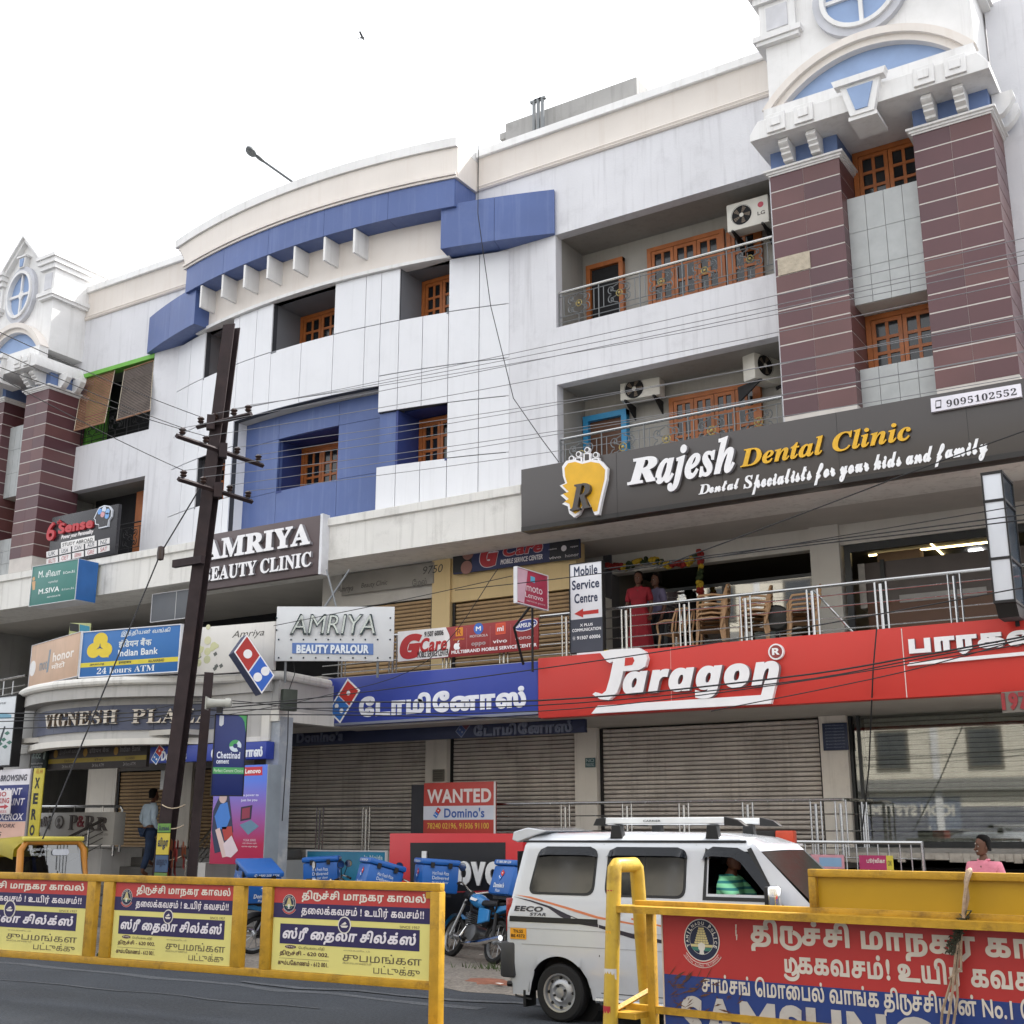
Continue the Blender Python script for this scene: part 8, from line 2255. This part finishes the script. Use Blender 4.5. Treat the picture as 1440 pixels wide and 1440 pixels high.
# local: x forward
def ax_(x): return x
B = MB(AY)
B.prism([(.0, .35), (.12, .62), (.12, .95), (-.02, 1.02), (-.25, .9), (-.25, .45)], -.42, .42, AY); B.prism([(-.25, .3), (-.25, .62), (-1.9, .7), (-1.95, .45), (-1.8, .3)], -.66, .66, AY); B.prism([(-1.25, .65), (-1.95, .68), (-1.98, 1.0), (-1.3, .98)], -.66, .66, AY); B.done('body', auto, bevel=.03)
B = MB(mat('auto_windscreen_frame', '#b5792c', .4)); 
zo, zt_ = 1.0, 1.72
q = [(.05, -.55, zo), (-.12, -.52, zt_ - .14), (-.15, -.42, zt_), (-.15, .42, zt_), (-.12, .52, zt_ - .14), (.05, .55, zo)]
B.tube(q + [q[0]], .06, MATS['auto_windscreen_frame'], 8); wf_ = B.done('windscreen_frame', auto, smooth=60)
B = MB(glass('auto_windscreen', '#5a656c', .14)); B.face([(.045, -.52, zo), (.045, .52, zo), (-.11, .49, zt_ - .14), (-.145, .4, zt_ - .02), (-.145, -.4, zt_ - .02), (-.11, -.49, zt_ - .14)]); B.done('windscreen', wf_, smooth=0)
M = Matrix.Translation((-.1, 0, 0)) @ Matrix.Rotation(math.pi / 2, 4, 'Z')
for t_, a, b, z in (('ஸ்ரீ முருகன் துணை', -.42, -.05, 1.56), ('வாழ்க', -.36, -.12, 1.48)): text(wf_, t_, a, b, z, z + .07, ink('#c8ccd0'), .003, -.02, M=M)
B = MB(ink('#c4c8d0')); B.prism(rrect(-.02, .26, 1.5, 1.6, .045), -.024, -.02, ink('#c4c8d0'), M=M); B.done('sticker', wf_, smooth=0)
B = MB(ACAN)
secs = [(-.16, .62, 1.72), (-.5, .68, 1.78), (-1.0, .69, 1.8), (-1.5, .69, 1.77), (-1.9, .66, 1.68), (-2.05, .62, 1.3)]
rg = []
for x, hw_, zt3 in secs: rg.append([B.bm.verts.new((x, hw_ * s_, zt3 - dz)) for s_, dz in ((-1, .28), (-1, .12), (-.85, .03), (-.4, 0), (0, -.01), (.4, 0), (.85, .03), (1, .12), (1, .28))])
for i in range(len(rg) - 1):
    for j in range(8): B.bm.faces.new((rg[i][j], rg[i][j + 1], rg[i + 1][j + 1], rg[i + 1][j]))
B.mi(ACAN); bmesh.ops.solidify(B.bm, geom=B.bm.faces[:], thickness=.02); B.box(-.2, -.06, -.5, .5, 1.725, 1.80, ACAN, bev=.02); cn = B.done('canopy', auto, smooth=50)
M = Matrix.Translation((-.7, .705, 0)) @ Matrix.Rotation(math.pi, 4, 'Z'); text(cn, 'ஆட்டோ', -.25, .25, 1.54, 1.64, ink('#3a3a30'), .003, 0, M=M, bold=.02)
B = MB(BLACKIRON)
for y in (-.62, .62):
    for x in (-1.2, -1.9): B.tube([(x, y, .65), (x, y, 1.6)], .02)
B.box(-1.85, -1.25, -.6, .6, .75, .95, mat('auto_seat', '#20201f', .6)); B.box(-1.95, -1.85, -.6, .6, .95, 1.45, MATS['auto_seat']); B.done('cabin_frame', auto)
for x, y in ((.02, 0), (-1.6, -.55), (-1.6, .55)): wheel(auto, (x, y, .21), .21, .1)
B = MB(HL); B.lathe([(.001, .05), (.08, .03), (.09, 0)], (.12, 0, .85), 'x', HL, 16); B.done('headlight', auto)

# ================================================================= PEOPLE
def skin_mesh(pts, edges, m, sub=2):
    """one continuous surface grown round a skeleton of (position, radius) joints"""
    me = bpy.data.meshes.new('skin_tmp'); me.from_pydata([p[0] for p in pts], edges, [])
    o = bpy.data.objects.new('skin_tmp', me); COL.objects.link(o)
    o.modifiers.new('s', 'SKIN'); 
    if not me.skin_vertices: 
        b_ = bmesh.new(); b_.from_mesh(me); b_.verts.layers.skin.verify(); b_.to_mesh(me); b_.free()
    for i, d in enumerate(me.skin_vertices[0].data):
        r = pts[i][1]; d.radius = r if isinstance(r, tuple) else (r, r); d.use_root = (i == 0)
    sb = o.modifiers.new('u', 'SUBSURF'); sb.levels = sub; sb.render_levels = sub
    bpy.context.view_layer.update()
    dg = bpy.context.evaluated_depsgraph_get()
    res = bpy.data.meshes.new_from_object(o.evaluated_get(dg))
    bpy.data.objects.remove(o); bpy.data.meshes.remove(me)
    res.materials.clear(); res.materials.append(m)
    return res
def merge(name, meshes, parent):
    b_ = bmesh.new(); mats = []
    for me in meshes:
        base = len(b_.faces); b_.from_mesh(me); b_.faces.ensure_lookup_table()
        for f in b_.faces[base:]:
            mm = me.materials[min(f.material_index, len(me.materials) - 1)]
            if mm not in mats: mats.append(mm)
            f.material_index = mats.index(mm)
    out = bpy.data.meshes.new(name); b_.to_mesh(out); b_.free()
    for m in mats: out.materials.append(m)
    out.polygons.foreach_set('use_smooth', [True] * len(out.polygons))
    o = bpy.data.objects.new(name, out); COL.objects.link(o); o.parent = parent
    return o
def mbmesh(B):
    me = bpy.data.meshes.new('t'); B.bm.to_mesh(me); B.bm.free()
    for m in B.mats: me.materials.append(m)
    return me
SKIN = mat('brown_skin', '#5a3a2a', .55, var=.08, scale=8); HAIR = mat('black_hair', '#0c0a09', .75, spec=.15, bump=.5, bscale=120)
EYEW = mat('eye_white', '#9a928a', .4); GREYH = mat('grey_moustache', '#8f8984', .8)
def person(label, loc, rz, shirt, trouser, pose, hair='short', moustache=False, skirt=None, sleeve='half', height=1.0, headyaw=0.0, group=None, stripes_=None):
    """pose: joints in metres, x to the figure's left hand side seen from behind, front towards -y"""
    t = thing('person', label, 'person', loc, rz, group); t.scale = (height,) * 3
    J = dict(pel=(0, 0, .95), sp=(0, .0, 1.12), ch=(0, .0, 1.32), nk=(0, .0, 1.47), hd=(0, -.01, 1.56))
    J.update(pose)
    V = lambda k: Vector(J[k])
    nk, hd = V('nk'), V('hd')
    def limbs(names): return [(V(n), r) for n, r in names]
    P = limbs((('pel', (.15, .105)), ('sp', (.135, .095)), ('ch', (.165, .105)), ('nk', .055), ('hd', .055)))
    E = [(0, 1), (1, 2), (2, 3), (3, 4)]
    def chain(root, items):
        prev = root
        for n, r in items:
            P.append((V(n) if isinstance(n, str) else n, r)); E.append((prev, len(P) - 1)); prev = len(P) - 1
        return prev
    for s in 'LR':
        chain(0, ((s + 'hip', .1), (s + 'kne', .065), (s + 'ank', .042), (s + 'toe', (.035, .025))))
        wr = chain(2, ((s + 'sho', .062), (s + 'elb', .045), (s + 'wri', .03)))
        d = (V(s + 'wri') - V(s + 'elb')).normalized(); n_ = d.orthogonal().normalized()
        side = n_.cross(d)
        palm = V(s + 'wri') + d * .07
        pw = chain(wr, ((palm, (.036, .02)),))
    body = skin_mesh(P, E, SKIN)
    parts_ = [body]
    for s in 'LR':
        d = (V(s + 'wri') - V(s + 'elb')).normalized(); n_ = d.cross(Vector((1, 0, .2))).normalized(); side = n_.cross(d).normalized()
        base = V(s + 'wri') + d * .085
        for k, (o_, ln) in enumerate(((-.028, .07), (-.01, .082), (.009, .078), (.027, .06))):
            b0 = base + side * o_ - d * .02; B = MB(SKIN); B.tube([b0, b0 + d * ln * .5 + n_ * .004, b0 + d * ln * .85 + n_ * .018, b0 + d * ln * .98 + n_ * .03], [.0095, .009, .008, .005], SKIN, 7); parts_.append(mbmesh(B))
        sg = 1 if s == 'L' else -1
        b0 = V(s + 'wri') + d * .03 + side * .025 * -sg; B = MB(SKIN); B.tube([b0, b0 + d * .03 - side * .025 * sg, b0 + d * .06 - side * .03 * sg + n_ * .01], [.011, .0105, .007], SKIN, 7); parts_.append(mbmesh(B))
    # head with a face
    hx = Matrix.Translation(hd) @ Matrix.Rotation(headyaw, 4, 'Z')
    B = MB(SKIN)
    prof = [(-.095, .03, .035, -.045), (-.085, .048, .052, -.035), (-.06, .058, .07, -.02), (-.03, .066, .08, -.01), (.01, .072, .09, 0), (.05, .076, .095, .004), (.09, .072, .09, .008), (.12, .055, .07, .01), (.137, .025, .035, .01)]
    rgs = []
    for z, wx, wy, yo in prof: rgs.append([B.bm.verts.new((wx * math.cos(q), yo + wy * math.sin(q), z + .06)) for q in np.linspace(0, 2 * math.pi, 19)[:-1]])
    for i in range(len(rgs) - 1):
        for j in range(18): B.bm.faces.new((rgs[i][j], rgs[i][(j + 1) % 18], rgs[i + 1][(j + 1) % 18], rgs[i + 1][j]))
    B.bm.faces.new(rgs[0][::-1]); B.bm.faces.new(rgs[-1])
    bmesh.ops.recalc_face_normals(B.bm, faces=B.bm.faces[:]); B.mi(SKIN)
    B.tube([(0, -.082, .085), (0, -.095, .06), (0, -.112, .038), (0, -.09, .028)], [.01, .014, .019, .012], SKIN, 8)      # nose
    for s_ in (-1, 1):
        B.ball((s_ * .076, .005, .055), .022, SKIN, 8, (.35, .7, 1.2)); B.ball((s_ * .03, -.08, .078), .0095, EYEW, 8); B.ball((s_ * .03, -.087, .078), .0062, HAIR, 6); B.ball((s_ * .032, -.085, .1), .012, HAIR, 6, (1.7, .5, .35))
    B.ball((0, -.084, .008), .02, mat('lip_brown', '#4a2a24', .5), 8, (1.2, .5, .4))
    if moustache: B.ball((-.018, -.092, .02), .018, GREYH, 8, (1.4, .5, .6)); B.ball((.018, -.092, .02), .018, GREYH, 8, (1.4, .5, .6)); B.box(-.004, .004, -.102, -.09, .1, .125, EYEW)
    B.bm.transform(hx); parts_.append(mbmesh(B))
    bo = merge('body', parts_, t)
    B = MB(HAIR)
    hp = [(.02, .083, .1), (.06, .087, .106), (.1, .085, .105), (.135, .074, .09), (.158, .05, .062), (.17, .02, .025)]
    rgs = [[B.bm.verts.new((wx * math.cos(q), .012 + wy * math.sin(q) * (1 if math.sin(q) > 0 else (.86 if z > .12 else .6)), z + .06 + (.06 - .5 * (z - .02) if (math.sin(q) < -.1 and z < .1) else 0) - (.06 if (math.sin(q) > .1 and z < .05) else 0))) for q in np.linspace(0, 2 * math.pi, 23)[:-1]] for z, wx, wy in hp]
    for i in range(len(rgs) - 1):
        for j in range(22): B.bm.faces.new((rgs[i][j], rgs[i][(j + 1) % 22], rgs[i + 1][(j + 1) % 22], rgs[i + 1][j]))
    B.bm.faces.new(rgs[-1]); bmesh.ops.recalc_face_normals(B.bm, faces=B.bm.faces[:]); B.mi(HAIR)
    if hair == 'long': B.tube([(0, .1, .12), (0, .12, .0), (0, .11, -.15), (0, .1, -.32)], [.06, .05, .04, .02], HAIR, 8)
    B.bm.transform(hx); B.done('hair', t, smooth=80)
    # clothes: the same skeleton, slightly larger
    def cloth(nm, pts, edges, m): 
        me = skin_mesh(pts, edges, m); o = merge(nm, [me], t); return o
    if shirt:
        P2 = [(V('pel') + Vector((0, 0, -.02)), (.175, .13)), (V('sp'), (.16, .118)), (V('ch'), (.19, .135)), (V('nk') - Vector((0, 0, .02)), .095)]; E2 = [(0, 1), (1, 2), (2, 3)]
        for s in 'LR':
            a = len(P2); sh, el, wr = V(s + 'sho'), V(s + 'elb'), V(s + 'wri')
            P2.append((sh, .078)); E2.append((2, a))
            if sleeve == 'full': P2 += [(el, .062), (wr, .046)]; E2 += [(a, a + 1), (a + 1, a + 2)]
            else: P2.append((sh.lerp(el, .85), .07)); E2.append((a, a + 1))
        so = cloth('shirt', P2, E2, shirt)
        B = MB(shirt); B.tube([nk + Vector((.07 * math.cos(q), .065 * math.sin(q) - .01, .0 - .02 * (math.sin(q) < -.5))) for q in np.linspace(0, 2 * math.pi, 15)[:-1]], .016, shirt, 6, closed=True); B.done('collar', so)
    if trouser:
        P2 = [(V('pel') + Vector((0, 0, .02)), (.16, .118))]; E2 = []
        for s in 'LR':
            a = len(P2); P2 += [(V(s + 'hip'), .112), (V(s + 'kne'), .082), (V(s + 'ank') + (V(s + 'kne') - V(s + 'ank')) * .08, .066)]; E2 += [(0, a), (a, a + 1), (a + 1, a + 2)]
        cloth('trousers', P2, E2, trouser)
    if skirt:
        B = MB(skirt)
        rgs = []
        for z, r in ((1.05, .15), (.92, .19), (.7, .21), (.4, .25), (.12, .28)): rgs.append([B.bm.verts.new((r * math.cos(q) * (1 + .05 * math.sin(7 * q)), r * .75 * math.sin(q) * (1 + .05 * math.sin(7 * q)), z)) for q in np.linspace(0, 2 * math.pi, 33)[:-1]])
        for i in range(4):
            for j in range(32): B.bm.faces.new((rgs[i][j], rgs[i][(j + 1) % 32], rgs[i + 1][(j + 1) % 32], rgs[i + 1][j]))
        bmesh.ops.recalc_face_normals(B.bm, faces=B.bm.faces[:]); B.mi(skirt); B.done('skirt', t, smooth=80)
    return t
STAND = dict(Lhip=(.09, 0, .9), Lkne=(.1, -.02, .5), Lank=(.1, .02, .09), Ltoe=(.11, -.13, .04), Rhip=(-.09, 0, .9), Rkne=(-.1, -.02, .5), Rank=(-.1, .02, .09), Rtoe=(-.11, -.13, .04),
             Lsho=(.19, 0, 1.39), Lelb=(.24, .02, 1.12), Lwri=(.24, -.06, .9), Rsho=(-.19, 0, 1.39), Relb=(-.24, .02, 1.12), Rwri=(-.24, -.06, .9))
SHB = mat('pale_blue_shirt', '#a9bac9', .8, var=.15, scale=7, bump=1.0, bscale=9); JEAN = mat('dark_blue_jeans', '#263650', .85, var=.3, scale=5)
SHP = mat('pink_shirt', '#cf7d8e', .8, var=.12, scale=7, bump=1.0, bscale=9); RED_ = mat('red_kurta', '#8a1c28', .8, var=.2, scale=6, bump=1.0, bscale=8)
# man going up the steps, back to us
cl = dict(STAND); cl.update(Lkne=(.1, -.22, .62), Lank=(.1, -.12, .27), Ltoe=(.1, -.28, .22), Rkne=(-.1, .02, .5), Rank=(-.1, .14, .1), Rtoe=(-.1, .0, .03), Lelb=(.27, .04, 1.14), Lwri=(.22, -.14, .98), Relb=(-.27, .06, 1.14), Rwri=(-.24, -.08, .95), ch=(0, -.03, 1.32), nk=(0, -.05, 1.47), hd=(0, -.07, 1.56))
pm = at(206, 1207, Y=18.65)
person('man in pale blue shirt and jeans climbing the entrance steps seen from behind', (pm.x, 18.65, .95), R(168), SHB, JEAN, cl, sleeve='full', height=1.03)
# man in pink shirt at the right, looking left
p2 = at(1381, 1180, Y=17.2)
person('dark moustached man in pink shirt standing behind the right barricade looking left', (p2.x, 17.2, .06), R(-15), SHP, mat('grey_trousers', '#4a4a50', .8), STAND, moustache=True, height=1.0, headyaw=R(-32))
# woman and a companion in the clinic doorway
p3 = at(900, 890, Y=20.6)
person('woman in a long red dress standing in the clinic doorway', (p3.x, 20.6, 4.96), R(10), RED_, None, STAND, hair='long', skirt=RED_, height=.98)
p4 = at(925, 890, Y=21.1)
person('person in a grey violet shirt half hidden behind the woman in red', (p4.x, 21.1, 4.96), R(-30), mat('violet_shirt', '#6a6480', .8), mat('black_trousers', '#1c1c20', .8), STAND, sleeve='half')
p5 = at(1312, 781, Y=22.7)
person('person barely visible behind the dark reception counter', (p5.x, 22.95, 5.0), R(0), mat('brown_shirt', '#5a4638', .8), mat('black_trousers', '#1c1c20', .8), STAND, height=.97)
B = MB(mat('cardboard', '#a08468', .8, var=.1)); a, b = at(1237, 793, Y=22.6), at(1296, 779, Y=22.6)
o = MB(MATS['cardboard']).box(0, b.x - a.x, 0, .3, 0, b.z - zt + .0 if False else .3, MATS['cardboard'], bev=.01).done('cardboard_box'); o.location = (a.x, 22.45, at(1240, 795, Y=22.45).z - .06); tag(o, 'brown cardboard box on the dark reception counter', 'box')
# van driver, sitting with an arm on the wheel
SEAT = dict(pel=(0, .02, .0), sp=(0, .06, .2), ch=(0, .06, .42), nk=(0, .02, .58), hd=(0, 0, .67), Lhip=(.1, -.05, -.02), Lkne=(.13, -.45, .08), Lank=(.12, -.62, -.3), Ltoe=(.12, -.74, -.34), Rhip=(-.1, -.05, -.02), Rkne=(-.13, -.45, .08), Rank=(-.12, -.62, -.3), Rtoe=(-.12, -.74, -.34),
            Lsho=(.2, .02, .5), Lelb=(.26, -.16, .3), Lwri=(.12, -.38, .28), Rsho=(-.2, .02, .5), Relb=(-.27, -.18, .34), Rwri=(-.14, -.42, .33))
STRP = stripes('green_striped_shirt', '#86d8a8', '#2a8080', 'Z', 15, .62)
person('driver in a green striped shirt at the open window of the white van', (VX + 2.46, VYy + .36, .90), R(90), STRP, mat('black_trousers', '#1c1c20', .8), SEAT, height=.98)
person('auto rickshaw driver with dark hair seated behind the orange windscreen frame', (pa.x - .62 * math.cos(R(-18)), 13.55 - .62 * math.sin(R(-18)), .85), R(72), mat('olive_shirt', '#6a6a4a', .8), mat('black_trousers', '#1c1c20', .8), SEAT, height=.98)
bpy.data.objects.remove(_to)
